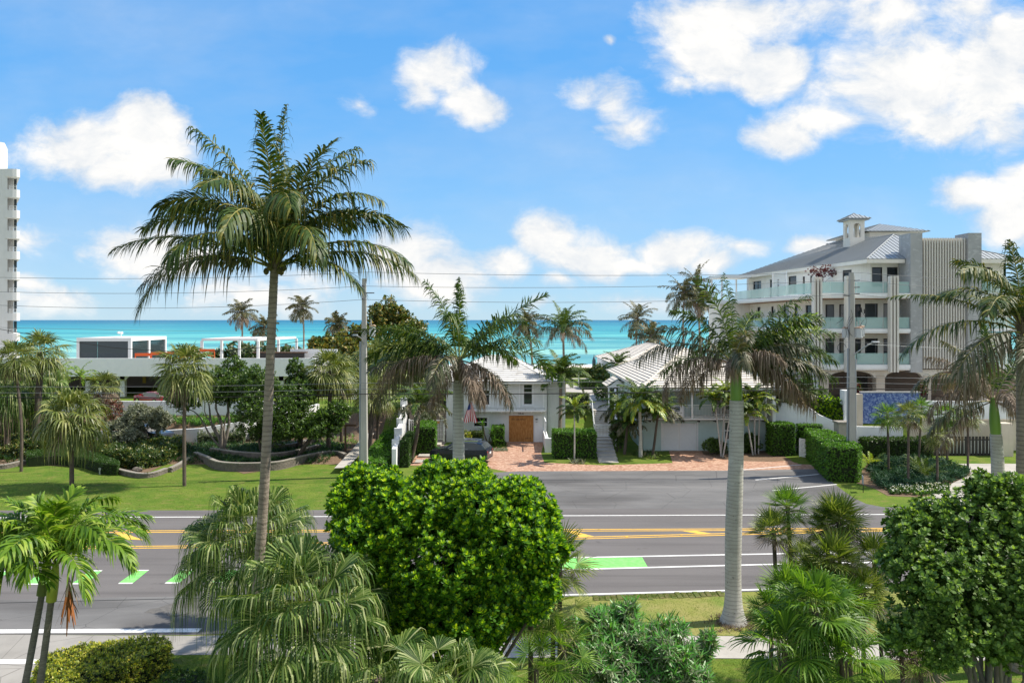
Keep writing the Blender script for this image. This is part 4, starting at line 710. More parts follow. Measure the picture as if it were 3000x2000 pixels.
# ---------- parking deck building, left ----------
pk = thing('parking_garage', 'long low white parking garage with cars under a flat deck', 'building', (-42, 90, 2.3))
g = MB(); g.box(-90, -23.6, 90, 90.4, 4.95, 7.1); g.build('parapet', M_stuc, pk); g = MB(); g.box(-90, -23.6, 90.4, 112, 5.0, 5.8); g.build('roof_deck', M_conc, pk); g = MB(); g.box(-90, -23.5, 104, 104.3, 2.0, 5.0); g.box(-23.9,-23.6,92,112,2,5); g.build('rear_wall', M_in, pk)
g = MB(); g.box(-90,-26.1,78.35,104,2.25,2.34); g.box(-26.095,-23.5,90,104,2.25,2.34); g.build('floor_slab', M_conc, pk)
g = MB(); g.box(-18.9,-18.4,88.4,88.9,2.3,5.0); g.build('column', M_trim, pk)
for x, y in ((352,.9),(430,6),(250,.9),(560,.9),(660,6),(820,.9)):
    xx = xz(x, 91); g = MB(); g.box(xx-.28, xx+.28, 90.6+y, 91.1+y, 2.3, 4.95); g.add([(xx-.28,90.6+y,4.3),(xx+.28,90.6+y,4.3),(xx+1,90.6+y,4.95),(xx-1,90.6+y,4.95)], [(0,1,2,3)]); g.build('column', M_trim, pk)
g = MB(); xx = xz(428, 97); g.box(xx-.22, xx+.22, 96.5, 96.55, 3.6, 4.5); g.build('parking_sign', mat('yellow notice', (.5,.33,.06), .7), pk)
gp = thing('roof_pavilion', 'white framed glass pavilion with dark glass on the garage roof', 'pavilion', (-54, 97, 5.8))
f0 = Fr((xz(224,97),97),(xz(384,97),97)); f1 = Fr((xz(384,97),97),(xz(488,107),107)); zt_ = 9.4
g = MB()
for fr in (f0, f1): fr.box(g, 0, fr.L, zt_-.45, zt_, -.3, 0)
f0.box(g, 0, .35, 5.8, zt_-.45, -.3, 0); f0.box(g, f0.L-.4, f0.L, 5.8, zt_-.45, -.3, 0); f1.box(g, .0, .25, 5.8, zt_-.45, -.3, -.01); f1.box(g, f1.L*.5-.2, f1.L*.5+.2, 5.8, zt_-.45, -.3, 0); f1.box(g, f1.L-.3, f1.L, 5.8, zt_-.45, -.3, 0)
prism(g, [f0.pt(0,0,-.31)[:2], f0.pt(f0.L,0,-.31)[:2], f1.pt(f1.L,0,-.31)[:2], (f0.pt(0,0)[0], 107)], zt_-.3, zt_-.01); g.build('frame', M_trim, gp)
for fr, a, b_ in ((f0,.35,2.6),(f0,2.64,f0.L-.4),(f1,.25,f1.L*.5-.2),(f1,f1.L*.5+.2,f1.L-.3)): g = MB(); fr.box(g, a+.003, b_-.003, 5.8, zt_-.452, -.2, -.15); g.build('glass_panel', M_glassb, gp)
g = MB(); x = xz(355, 99); tube(g, [(x,99,9.4),(x,99,9.85)], .05, 6); g.box(x-.3,x+.15,98.8,99.2,9.85,10.15); tube(g, [(x-.1,98.75,10.05),(x-.1,98.35,10.05)], .13, 8); g.build('roof_device', M_trim, gp)
pg = thing('pergola', 'open white frame pergola on the garage roof behind the palms', 'pergola', (-35, 98, 5.8))
q = [(590,97),(755,97),(868,109),(700,109)]; q = [(xz(a,b_),b_) for a, b_ in q]; g = MB()
for i in range(4): fr = Fr(q[i], q[(i+1) % 4]); fr.box(g, 0, fr.L, 9.0, 9.3, -.25, 0)
for k in range(1, 5): a = np.array(q[0])+(np.array(q[1])-q[0])*k/5; b_ = np.array(q[3])+(np.array(q[2])-q[3])*k/5; fr = Fr(a, b_); fr.box(g, 0, fr.L, 9.05, 9.25, -.1, .1)
g.build('roof_frame', M_trim, pg)
for a in [q[0], q[1], q[2], q[3], tuple((np.array(q[1])+q[2])/2), tuple((np.array(q[0])+q[3])/2), tuple((np.array(q[3])*2+q[2])/3)]: g = MB(); g.box(a[0]-.15, a[0]+.15, a[1]-.0, a[1]+.3, 5.8, 9.0); g.build('post', M_trim, pg)
for k in range(5): # orange barrier panels on the roof deck
    x = xz(400+k*47, 95); g = MB(); zb = 5.8+k*.13; fr = Fr((x, 94.6), (x+1.9, 94.9)); g2 = [fr.box(g, 0, 1.85, zb+1.35, zb+1.72, -.05, .05), fr.box(g, 0, .1, 5.8, zb+1.7, -.06, .06), fr.box(g, 1.75, 1.85, 5.8, zb+1.7, -.06, .06), fr.box(g, .1, 1.75, zb+.8, zb+.95, -.05, .05)]
    tag(g.build('safety_barrier', M_orange), ['orange plastic barrier panel on the garage roof, leftmost of five','orange barrier panel on the garage roof, second from the left','orange barrier panel on the garage roof, middle of five','orange barrier panel on the garage roof, half behind the lawn palm','orange barrier panel on the garage roof, rightmost of five'][k], 'barrier', 'orange barriers on the garage roof')
tb = thing('roof_bar', 'low timber bar counter under the roof pergola', 'counter', (-30, 99, 5.8)); g = MB(); g.box(-34,-27,98.6,99.3,7.35,7.5); g.box(-33.6,-27.4,98.7,99.2,5.8,7.35,1); g.build('counter', [M_wood, M_dark], tb)
g = MB(); g.box(xz(850,100),-23.3,100,100.3,5.8,7.8); tag(g.build('parapet_wall', M_stuc), 'white parapet box at the right end of the garage roof', 'wall')
g = MB(); [g.box(-66.5-.0+k*.6, -66.42+k*.6, 96.5, 96.6, 5.8, 8.3) for k in range(9)]; g.box(-66.5,-61.5,96.45,96.65,8.1,8.3); g.box(-66.5,-61.5,96.5,96.6,7.6,7.7); tag(g.build('railing', M_trim), 'white roof railing left of the glass pavilion', 'railing')
wallrun('retaining_wall', 'tall white wall in front of the parked cars', [(-62,78,3.26),(-22,78,3.26)], .3, M_stuc, z0=0); wallrun('retaining_wall', 'low white curving wall along the garage ramp', [(-60,71,1.5),(-42,70,1.4),(-34,69.2,1.42),(-29,69.6,1.65),(-25.5,71,2.1),(-22.5,73.5,2.5),(-20,78,3.0)], .28, M_stuc, z0=0)
g = MB(); v = [(-26,72.5,1.6),(-22,74,2.0),(-19.5,79,2.2),(-16,84,2.36),(-15.5,90,2.36),(-24,90,2.36),(-26,80,2.2)]; g.add([v[6],v[0],v[1],v[2],v[3],v[4],v[5]], [list(range(7))]); struct('ramp', g, M_conc)
g = MB(); g.add([(-62,70.9,.42),(-42,70.1,.42),(-30,70.2,.44),(-26,72,.5),(-28,77.7,.55),(-62,77.7,.5)], [list(range(6))]); struct('lower_drive', g, M_asph2)
# ---------- tower at the left edge ----------
tw = thing('apartment_tower', 'tall white apartment tower with rounded balconies at the left edge', 'building', (-90, 112, 2))
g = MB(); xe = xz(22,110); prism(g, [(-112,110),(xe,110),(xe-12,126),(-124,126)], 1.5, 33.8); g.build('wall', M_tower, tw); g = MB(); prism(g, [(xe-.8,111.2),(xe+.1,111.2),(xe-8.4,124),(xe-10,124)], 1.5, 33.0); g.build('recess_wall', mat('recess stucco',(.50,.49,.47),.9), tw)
for k in range(10):
    z = 33.8-k*3.01; g = MB(); xr = xz(52,110); poly = [(xe-.3,109.9),(xr-.7,109.9),(xr-.2,110.05),(xr,110.5),(xr-8.5,122),(xe-9.5,122)]; prism(g, poly, z-1.15, z); g.build('balcony', M_tower, tw)
    if k:
        g = MB(); [g.box(xe+.1, xr-.25, 110.05, 110.1, z+.15+j*.22, z+.2+j*.22) for j in range(3)]; [g.box(xr-.25-i*.5, xr-.2-i*.5, 110.05, 110.1, z, z+.64) for i in range(3)]; g.build('rail', M_trim, tw)
        g = MB(); g.box(xe+.05, xz(30.5,110), 111.35, 111.45, z+.1, z+1.8); g.build('balcony_door', M_glassb, tw)
g = MB(); prism(g, [(xe-6,111),(xe-1.9,111),(xe-1.5,111.6),(xe-4,116),(xe-8,116)], 33.8, 38.0); g.build('roof_house', M_tower, tw)
# ---------- utility poles and lines ----------
def boxpole(mb, x, y, z1, w0, w1):
    v = [(x+sx*w/2, y+sy*w/2, z) for z, w in ((-.2, w0), (z1, w1)) for sy in (-1, 1) for sx in (-1, 1)]; mb.add(v, BOXF)
YP = 56.0; x1 = xz(1067,YP); x2 = xz(2494,YP+1)
po = thing('utility_pole', 'square concrete utility pole beside the narrow path on the left', 'utility pole', (x1, YP, 0), 'utility poles along the street'); g = MB(); boxpole(g, x1, YP, zz(816,YP), .50, .27); g.build('shaft', M_pole, po)
g = MB(); tube(g, [(x1-.30,YP,0),(x1-.27,YP,zz(1000,YP))], .09, 8); g.build('riser', M_pvc, po); g = MB(); tube(g, [(x1+.14,YP,zz(830,YP)),(x1+.2,YP,zz(815,YP)),(x1+.22,YP,zz(797,YP))], .035, 6); g.build('top_bracket', M_galv, po)
def ins(p, a, b_, r=.05):
    g = MB(); a, b_ = np.array(a), np.array(b_); s = np.linspace(0, 1, 13)[:, None]; tube(g, a+(b_-a)*s, r*(1-.45*(np.arange(13) % 2)), 7); g.build('insulator', mat('dark insulator', (.07,.06,.06), .4), p)
for y in (838, 876): ins(po, (x1,YP-.15,zz(y,YP)), (x1,YP-.6,zz(y,YP)))
ins(po, (x1+.15,YP,zz(858,YP)), (x1+.75,YP,zz(858,YP))); ins(po, (x1+.15,YP,zz(898,YP)), (x1+.5,YP,zz(898,YP)), .03)
def can(p, x, y, z0, z1, r, lid=True):
    g = MB(); tube(g, [(x,y,z0),(x,y,z1)], r, 18); [g.box(x-.02+r*math.cos(a), x+.02+r*math.cos(a), y-.02+r*math.sin(a), y+.02+r*math.sin(a), z0+.1, z1-.1) for a in np.linspace(0, 6.28, 9)]; c = g.build('transformer', M_xf, p); g = MB(); tube(g, [(x,y,z1),(x,y,z1+.06),(x,y,z1+.13)], [r*1.06, r*1.06, r*.6], 18); g.build('lid', M_rust, c); g = MB(); s = np.linspace(0, 1, 9)[:, None]; tube(g, np.array([x-.1,y,z1+.12])+s*np.array([-.02,0,.42]), .05*(1-.4*(np.arange(9) % 2)), 7); g.build('bushing', M_galv, c)
can(po, x1+.62, YP, zz(985,YP), zz(956,YP), .24)
g = MB(); tube(g, [(x1,YP-.1,zz(1012,YP)),(x1-.12,YP-.5,zz(990,YP)),(x1-.3,YP-1.4,zz(981,YP))], .04, 6); g.box(x1-.5,x1-.2,YP-1.75,YP-1.3,zz(981,YP)-.03,zz(981,YP)+.08); g.build('street_light_arm', M_galv, po)
po2 = thing('utility_pole', 'square concrete utility pole with transformers and street light before the condominium', 'utility pole', (x2, YP+1, 0), 'utility poles along the street'); Y2 = YP+1; g = MB(); boxpole(g, x2, Y2, zz(799,Y2), .52, .27); g.build('shaft', M_pole, po2)
g = MB(); [tube(g, [(x2+q,Y2-.05,0),(x2+q*.85,Y2-.05,zz(1020+d,Y2))], .07, 8) for q, d in ((-.33,0),(.33,30))]; g.build('riser', M_pvc, po2)
for y, s_ in ((822,1),(842,1),(861,1),(866,-1)): ins(po2, (x2+.1*s_,Y2,zz(y,Y2)), (x2+.62*s_,Y2,zz(y-1,Y2)))
can(po2, x2+.5, Y2-.1, zz(989,Y2), zz(962,Y2), .29); can(po2, x2+.86, Y2+.2, zz(985,Y2), zz(958,Y2), .22); can(po2, x2-.47, Y2, zz(989,Y2), zz(962,Y2), .2)
g = MB(); tube(g, [(x2+.1,Y2-.2,zz(1038,Y2)),(x2+.7,Y2-.7,zz(1015,Y2)),(x2+1.1,Y2-1,zz(1002,Y2))], .05, 7); a = np.array([x2+1.1,Y2-1,zz(1001,Y2)]); g.add([a+[0,-.1,-.03],a+[.55,-.1,0],a+[.55,.15,0],a+[0,.15,-.03],a+[0,-.06,.1],a+[.5,-.05,.08],a+[.5,.1,.08],a+[0,.1,.1]], [(0,1,2,3),(7,6,5,4),(0,4,5,1),(1,5,6,2),(2,6,7,3),(3,7,4,0)]); g.build('street_light_arm', M_galv, po2)
g = MB()
for k in range(7):
    a = np.array([x2+rng.uniform(-.9,.9), Y2-.3, zz(rng.uniform(890,960),Y2)]); b_ = a+[rng.uniform(-.4,.4),0,-rng.uniform(.7,1.6)]; s = np.linspace(0,1,10)[:,None]; tube(g, a+(b_-a)*s+np.array([.3*(-1)**k,0,0])*np.sin(s*3.14), .014, 4)
q = np.linspace(0, 5.5, 18); tube(g, np.stack([x2-.85+.33*np.cos(q), 0*q+Y2-.3, zz(1018,Y2)+.33*np.sin(q)], -1), .016, 4); g.build('jumper_cable', M_cable, po2)
for k in range(3): g = MB(); a = (x2+.45+k*.22, Y2-.2, zz(897+4*k,Y2)); tube(g, [a, (a[0]+.02,a[1],a[2]-.35)], [.03,.06], 6); g.build('fuse_cutout', M_dark, po2)
def wire(label, pts, r, m, grp='overhead lines along the street', sag=.0, name='power_line'):
    P_ = [P(x, y, Y) for x, y, Y in pts]; L_ = []
    for a, b_ in zip(P_, P_[1:]): s = np.linspace(0, 1, 14)[:-1, None]; L_.append(a+(b_-a)*s-UPV*sag*4*s*(1-s))
    L_.append(P_[-1][None]); g = MB(); tube(g, np.concatenate(L_), r, 5); tag(g.build(name, m), label, 'cable', grp)
Yw = 55.5
wire('topmost thin bare wire crossing above the pole tops', [(-500,806,Yw),(0,812.5,Yw),(1076,797,Yw),(2490,797,Yw+.6),(3400,830,Yw)], .016, M_cableg, sag=.25)
wire('second thin bare wire from the top crossing the sky', [(-500,850,Yw),(0,854.5,Yw),(1066,838,Yw),(2500,820,Yw+.6),(3400,868,Yw)], .016, M_cableg, sag=.3)
wire('third thin bare wire from the top crossing the sky', [(-500,890,Yw),(0,894,Yw),(1066,877,Yw),(2500,861,Yw+.6),(3400,900,Yw)], .016, M_cableg, sag=.4)
wire('thin wire crossing the sea just under the horizon', [(-300,955,Yw),(0,959,Yw),(1066,971,Yw),(2480,1002,Yw+.6),(3400,1012,Yw)], .012, M_cableg, sag=.1)
wire('sagging dark cable swinging up to the left utility pole', [(-200,930,50),(0,964,51),(330,1018,53),(560,1031,54),(760,1018,55),(980,981,55.6),(1060,987,55.8)], .02, M_cable, sag=.03)
wire('upper of the three low street cables', [(-300,1131,Yw),(0,1132,Yw),(1066,1121.5,Yw),(2494,1104,Yw+.5),(3400,1105,Yw)], .018, M_cableg, sag=.12)
wire('middle of the three low street cables', [(-300,1149,Yw),(0,1150,Yw),(1066,1139,Yw),(2494,1121,Yw+.5),(3400,1122,Yw)], .018, M_cableg, sag=.12)
wire('thick black lowest street cable', [(-300,1162,Yw),(0,1163.5,Yw),(1066,1154,Yw),(2494,1137,Yw+.5),(3400,1140,Yw)], .034, M_cable, sag=.14)
wire('pale service wire leading right from the transformer pole', [(2540,1008,Yw),(3400,1030,60)], .014, M_xf, sag=.2)
# ---------- foliage materials ----------
L_coco = leafmat('coconut leaflets', [(.02,.045,.007),(.032,.065,.01),(.05,.09,.014),(.09,.12,.018),(.24,.20,.04)], .16, .50, .32)
L_royal = leafmat('royal palm leaflets', [(.022,.05,.007),(.04,.08,.012),(.07,.125,.016),(.14,.19,.026)], .2, .50, .32)
L_dull = leafmat('wind burnt leaflets', [(.035,.06,.02),(.07,.085,.035),(.13,.12,.07),(.20,.17,.12)], .2, .5)
L_dead = leafmat('dead brown leaflets', [(.10,.072,.055),(.17,.125,.095),(.25,.19,.15),(.34,.28,.23)], .15, .7, .2)
L_far = leafmat('far palm leaflets', [(.035,.045,.014),(.06,.07,.022),(.10,.10,.035),(.16,.13,.06)], .15, .5)
L_fan = leafmat('fan palm blade', [(.025,.06,.008),(.04,.095,.014),(.09,.155,.028),(.22,.29,.08),(.52,.53,.30)], .25, .50, .32)
L_fang = leafmat('glossy green fan blade', [(.03,.08,.008),(.055,.13,.012),(.11,.22,.02),(.23,.35,.04)], .3, .50, .32)
L_sabal = leafmat('cabbage palm blade', [(.06,.085,.016),(.10,.135,.026),(.16,.195,.042),(.30,.30,.10)], .22, .45)
L_yel = leafmat('yellow green leaflets', [(.09,.17,.02),(.17,.28,.03),(.30,.36,.04),(.42,.40,.06)], .35, .4)
L_adon = leafmat('christmas palm leaflets', [(.04,.10,.008),(.08,.17,.012),(.17,.29,.02),(.36,.44,.08)], .32, .50, .32)
L_bush = leafmat('round shrub leaf', [(.028,.09,.007),(.048,.14,.01),(.075,.19,.012),(.10,.23,.015)], .3, .50, .32); L_bushn = leafmat('new shrub leaf', [(.16,.33,.010),(.26,.44,.012),(.38,.54,.018),(.50,.60,.03)], .35, .50, .32)
L_tree = leafmat('waxy tree leaf', [(.055,.12,.022),(.085,.165,.03),(.13,.215,.042)], .2, .50, .32); L_treen = leafmat('new waxy leaf', [(.15,.27,.045),(.23,.36,.06),(.34,.46,.10)], .3, .50, .32)
L_dk = leafmat('dark tree leaf', [(.022,.05,.010),(.04,.08,.014),(.065,.11,.02)], .2, .4, .4); L_dkn = leafmat('mid tree leaf', [(.07,.14,.02),(.12,.20,.03)], .3, .4)
L_hedge = leafmat('hedge leaf', [(.02,.055,.008),(.04,.095,.012),(.065,.13,.016)], .22, .42, .4); L_hedgen = leafmat('new hedge leaf', [(.08,.22,.015),(.15,.33,.025)], .3, .42)
L_gold = leafmat('golden hedge leaf', [(.22,.30,.03),(.40,.42,.04),(.60,.52,.06)], .3, .45); L_goldd = leafmat('shaded golden leaf', [(.08,.14,.02),(.16,.22,.03),(.14,.12,.04)], .3, .5)  # lower leaves of each golden clump have shade put into their colour
L_olea = leafmat('oleander leaf', [(.07,.11,.05),(.13,.175,.085),(.21,.26,.15),(.38,.42,.28)], .22, .38, .5); L_olean = leafmat('new oleander leaf', [(.08,.26,.05),(.14,.36,.07)], .3, .4)
L_silver = leafmat('silver buttonwood leaf', [(.14,.155,.105),(.21,.23,.165),(.32,.33,.25)], .15, .6, .2); L_red = leafmat('copper leaf', [(.13,.03,.03),(.22,.07,.04),(.10,.05,.03)], .2, .5)
L_grape = leafmat('sea grape leaf', [(.06,.09,.015),(.12,.15,.025),(.22,.19,.03),(.32,.22,.04)], .2, .45); L_croton = leafmat('croton leaf', [(.02,.06,.012),(.04,.09,.02),(.12,.15,.03),(.24,.20,.04)], .2, .42)
L_jun = leafmat('juniper spray', [(.015,.05,.025),(.03,.08,.04),(.05,.115,.055)], .15, .6, .2); L_flow = leafmat('white petal', [(.7,.7,.68),(.8,.8,.78)], .2, .5); L_purp = leafmat('purple leaf', [(.06,.015,.035),(.11,.03,.06)], .2, .5)
L_bloom = leafmat('bougainvillea bract', [(.10,.012,.02),(.16,.025,.035),(.06,.03,.02)], .3, .5)
B_royal = mat('smooth grey palm bark', (.50,.485,.45), .9, (.38,.365,.335), 1.2, 8, .35, 14, .2); overlay(B_royal, 'wave', (.26,.25,.23), 2.2, .72, .95, .6); overlay(B_royal, 'noise', (.10,.10,.085), 7, .64, .72, .8, (1,1,1.2)); overlay(B_royal, 'noise', (.58,.60,.56), 2.5, .55, .75, .35)
B_coco = mat('ringed coconut bark', (.33,.275,.22), .92, (.23,.19,.155), 2.5, 8, .6, 18, .2); overlay(B_coco, 'wave', (.12,.095,.075), 2.1, .62, .98, .5)
B_sab = mat('fibrous palm bark', (.15,.12,.10), .95, (.085,.068,.055), 5, 8, .7, 25, .15, stretch=(1,1,.4)); B_dark = mat('dark branch bark', (.11,.09,.07), .95, (.06,.05,.04), 6, 6, .6, 25, stretch=(1,1,.4)); B_grey = mat('grey branch bark', (.24,.215,.185), .95, (.15,.13,.11), 6, 6, .6, 25, stretch=(1,1,.4))
B_shaft = mat('green crownshaft', (.13,.26,.035), .4, (.17,.30,.05), 1.5, 4, spec=.5, stretch=(3,3,.5)); B_shafty = mat('yellow green crownshaft', (.42,.42,.07), .4, (.30,.36,.06), 3, 4, stretch=(3,3,.6)); B_ptg = mat('green leaf stalk', (.20,.24,.06), .5); B_pty = mat('yellowish midrib', (.30,.27,.08), .5); B_ptb = mat('brown stalk', (.16,.12,.09), .8)
L_thk = leafmat('thatch palm blade', [(.05,.09,.012),(.10,.16,.02),(.18,.24,.04),(.34,.36,.10)], .3, .45, .35)
T_ros = [T_rosette(seed=i) for i in range(6)]; T_rosw = [T_rosette(6, 3, seed=20+i, w=.62) for i in range(6)]; T_ole = [T_tuft(14, .13, i, (5, 65)) for i in range(5)]; T_lf = [T_leaflets(9, .5, i) for i in range(6)]; T_lfr = [T_leaflets(8, .95, 30+i) for i in range(5)]; T_jun = [T_tuft(8, .16, 40+i, (0, 50), (.6,1,.6,.1)) for i in range(4)]
T_strap = [T_tuft(12, .10, 60+i, (15, 80), (.7,1,.8,.1)) for i in range(4)]; T_gr = [T_tuft(5, .10, 70+i, (50, 85), (.8,.8,.5,.1)) for i in range(4)]

def pinnate(name, label, cat, base, top, r0, r1, fr, mats, bark, group=None, shaft=None, bow=(0, 0), flare=0., belly=0., leaf=.75, n=44, w=.04, split=True, ring=.03, sp=.14, rr=.03, fiber=0, extra=None, kw={}):
    """fr: (az, el, length, bend, kind[, options]); kinds g(reen) d(ull) x(dead); mats = {kind: (leaf, midrib)}"""
    t_ = thing(name, label, cat, tuple(base), group); base, top = np.array(base, float), np.array(top, float)
    g = MB(); tp = trunk(g, base, top, r0, r1, bow, 0, flare=flare, belly=belly, ring=ring, sp=sp); g.build('trunk', bark, t_)
    d = nrm(tp[-1]-tp[-4]); hub = top
    if shaft:
        hub = top+d*shaft[0]; g = MB(); s = np.linspace(0, 1, 12); tube(g, top+(hub-top)*s[:, None], shaft[1]*(1-.5*s**2.2)*(1+.12*np.sin(s*3)), 14); g.build('crownshaft', shaft[2], t_)
    if fiber:
        g = MB()
        for k in range(26): a = rng.uniform(0, 6.28); z = rng.uniform(-.5, .3)*fiber; o = np.array([math.cos(a), math.sin(a), 0]); tube(g, [hub+[0,0,z]+o*r1*.5, hub+[0,0,z+.25*fiber]+o*r1*(1.3+z*.4), hub+[0,0,z+.5*fiber]+o*r1*rng.uniform(1.4,2.4)], [.05, .04, .015], 5)
        g.build('leaf_bases', B_ptb, t_)
    G_ = {}
    for q in fr:
        az, el, L, bd_, kd = q[:5]; o = dict(leaf=leaf, n=n, w=w, rr=rr); o.update(kw)
        if kd == 'x': o.update(hang=.95, jit=.9, w=w*.62, n=int(n*1.1), leaf=leaf*.8, up=-.1)
        elif kd == 'd': o.update(hang=.75, jit=.5, w=w*.85)
        o['twist'] = rng.uniform(-38, 38); o['curl'] = rng.uniform(-14, 14); o['hang'] = o.get('hang', .5)*rng.uniform(.8, 1.35)
        if len(q) > 5: o.update(q[5])
        p0 = hub+np.array([math.cos(R(az)), math.sin(R(az)), 0])*r1*.6-UPV*max(0, (60-el))/400*(1 if shaft else 1.5)
        if split: g = MB(); frond(g, p0, az, el, L, bend=bd_, **o); f_ = g.build('dead_frond' if kd == 'x' else 'frond', list(mats[kd])[::-1], t_)
        else: g = G_.setdefault(kd, MB()); frond(g, p0, az, el, L, bend=bd_, **o)
    for kd, g in G_.items(): g.build('dead_fronds' if kd == 'x' else 'crown', list(mats[kd])[::-1], t_)
    if extra: extra(t_, hub)
    return t_
def auto(n, L, el=(80, -25), bend=(35, 85), kinds='ggg', az0=0, seed=0, **o):
    r_ = random.Random(seed); out = []
    for i in range(n): q = i/(n-1); out.append((az0+i*137.5+r_.uniform(-15, 15), el[0]+(el[1]-el[0])*q**.9+r_.uniform(-8, 8), L*r_.uniform(.85, 1.08)*(1-.25*(1-q)**3), bend[0]+(bend[1]-bend[0])*r_.random(), kinds[min(len(kinds)-1, int(q*len(kinds)))], o) if o else (az0+i*137.5+r_.uniform(-15, 15), el[0]+(el[1]-el[0])*q**.9+r_.uniform(-8, 8), L*r_.uniform(.85, 1.08), bend[0]+(bend[1]-bend[0])*r_.random(), kinds[min(len(kinds)-1, int(q*len(kinds)))]))
    return out
def fanpalm(name, label, cat, base, top, r0, r1, n, pet, Rr, lm, bark=None, group=None, el=(85, -50), bow=(0, 0), droop=.5, seed=0, nseg=26, split=.45, spread=115, one=True, dead=0, cup=.12, sag=.1, sx=1., trk=True, cat2=None):
    t_ = thing(name, label, cat, tuple(base), group); top = np.array(top, float); r_ = np.random.default_rng(seed)
    if trk: g = MB(); trunk(g, base, top, r0, r1, bow, 0, ring=.05, sp=.12); g.build('trunk', bark or B_sab, t_)
    g = MB(); gd = MB(); nd = 0
    for i in range(n):
        q = (i+.5)/n; e = R(el[0]+(el[1]-el[0])*q**.85+r_.uniform(-9, 9)); a = i*2.39996+r_.uniform(-.25, .25)+seed; d = np.array([math.cos(e)*math.cos(a)*sx, math.cos(e)*math.sin(a), math.sin(e)])
        isd = i >= n-dead; gg = gd if isd else (g if one else MB()); nd += isd
        fan(gg, top+d*r1*.5, d, pet*r_.uniform(.8, 1.15), Rr*r_.uniform(.85, 1.1), nseg, spread, split, droop*(1+.5*(q > .6)), cup=cup, sag=sag, rr=.008+Rr*.008, roll=r_.uniform(-.4, .4))
        if not one and not isd: gg.build('fan_leaf', [B_ptg, lm], t_)
    if one: g.build('crown', [B_ptg, lm], t_)
    if nd: gd.build('dead_leaves', [B_ptb, L_dead], t_)
    return t_
def tree(name, label, cat, base, blobs, n, temps, sc, m0, m1, bark=B_dark, r0=.15, nl=7, group=None, seed=1, amp=.16, inner=.55, fork=.35, low=-1., upb=.35, crown='crown', scj=.25, roots=None):
    t_ = thing(name, label, cat, tuple(base), group); g = MB()
    if nl:
        for k, bs in enumerate([base]+(roots or [])): limbs(g, bs, blobs, r0, 0, nl, fork, seed+k)
        g.build('trunk', bark, t_)
    bb = bumpy(blobs, max(5, min(14, int(70/len(blobs)))), .40, seed+5) if n > 250 else blobs
    p_, nn = cloud_pts(bb, int(n*(1.22 if n > 250 else 1)), seed, amp, inner, low, upb)
    if n > 250 and n < 9000: md = np.mean([max(b[3:6]) for b in blobs]); kp = lump(p_*(2.1/md), seed+3, 1.)-1 > -.42; p_, nn = p_[kp], nn[kp]
    g = MB(); scatter(g, temps, p_, nn, sc*rng.uniform(1-scj, 1+scj, len(p_))); g.build(crown, [m0, m1], t_); return t_
def B(x, y, Y, rx, rz, ry=None): c = P(x, y, Y); k = Y/F; return (c[0], c[1], c[2], rx*k, (ry if ry else (rx+rz)/2*k), rz*k)
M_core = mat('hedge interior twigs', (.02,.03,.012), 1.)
def hedge(name, label, poly, z0, z1, temps=T_lf, sc=.10, m=(L_hedge, L_hedgen), dens=45, group=None, core=True, wob=.05, cat='hedge'):
    """clipped hedge over a ground polygon; z0,z1 heights or functions"""
    poly = [np.array(p_, float) for p_ in poly]; c = sum(poly)/len(poly); t_ = thing(name, label, cat, (c[0], c[1], z0), group)
    g = MB(); inn = [p_+(c-p_)*min(.35, .12/max(.2, np.linalg.norm(p_-c))) for p_ in poly]
    ar = .5*sum(a[0]*b_[1]-b_[0]*a[1] for a, b_ in zip(poly, poly[1:]+poly[:1])); 
    if ar < 0: poly = poly[::-1]; inn = inn[::-1]
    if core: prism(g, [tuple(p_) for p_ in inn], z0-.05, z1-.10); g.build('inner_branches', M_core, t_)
    Ps, Ns = [], []
    for a, b_ in zip(poly, poly[1:]+poly[:1]):
        L = np.linalg.norm(b_-a); k = int(L*(z1-z0)*dens); s = rng.random(k); h = z0+(z1-z0)*rng.random(k)**.9; n_ = np.array([(b_-a)[1], -(b_-a)[0]])/max(L, 1e-6); pt = a+(b_-a)*s[:, None]-n_*rng.uniform(0, .09, k)[:, None]
        Ps.append(np.column_stack([pt, h])); Ns.append(np.column_stack([np.tile(n_, (k, 1))+rng.normal(0, .3, (k, 2)), np.full(k, .25)+rng.normal(0, .3, k)]))
    lo, hi = np.min(poly, 0), np.max(poly, 0); k = int(abs(ar)*dens*1.35*((hi-lo).prod()/max(abs(ar), .01))); q = lo+(hi-lo)*rng.random((k, 2)); ok = np.ones(k, bool)
    ins_ = np.zeros(k, bool)
    for a, b_ in zip(poly, poly[1:]+poly[:1]):
        with np.errstate(divide='ignore', invalid='ignore'): cr = ((a[1] > q[:, 1]) != (b_[1] > q[:, 1])) & (q[:, 0] < (b_[0]-a[0])*(q[:, 1]-a[1])/(b_[1]-a[1])+a[0])
        ins_ ^= cr
    q = q[ins_]; Ps.append(np.column_stack([q, z1+rng.normal(0, wob*.6, len(q))+wob*np.sin(q[:, 0]*3+q[:, 1]*2)*.6])); Ns.append(np.column_stack([rng.normal(0, .35, (len(q), 2)), np.ones(len(q))]))
    g = MB(); Pp = np.concatenate(Ps); scatter(g, temps, Pp, np.concatenate(Ns), sc*rng.uniform(.75, 1.25, len(Pp))); g.build('foliage', list(m), t_); return t_
def inside(poly, q):
    r_ = np.zeros(len(q), bool); poly = [np.array(p_, float) for p_ in poly]
    for a, b_ in zip(poly, poly[1:]+poly[:1]):
        with np.errstate(divide='ignore', invalid='ignore'): r_ ^= ((a[1] > q[:, 1]) != (b_[1] > q[:, 1])) & (q[:, 0] < (b_[0]-a[0])*(q[:, 1]-a[1])/(b_[1]-a[1])+a[0])
    return r_
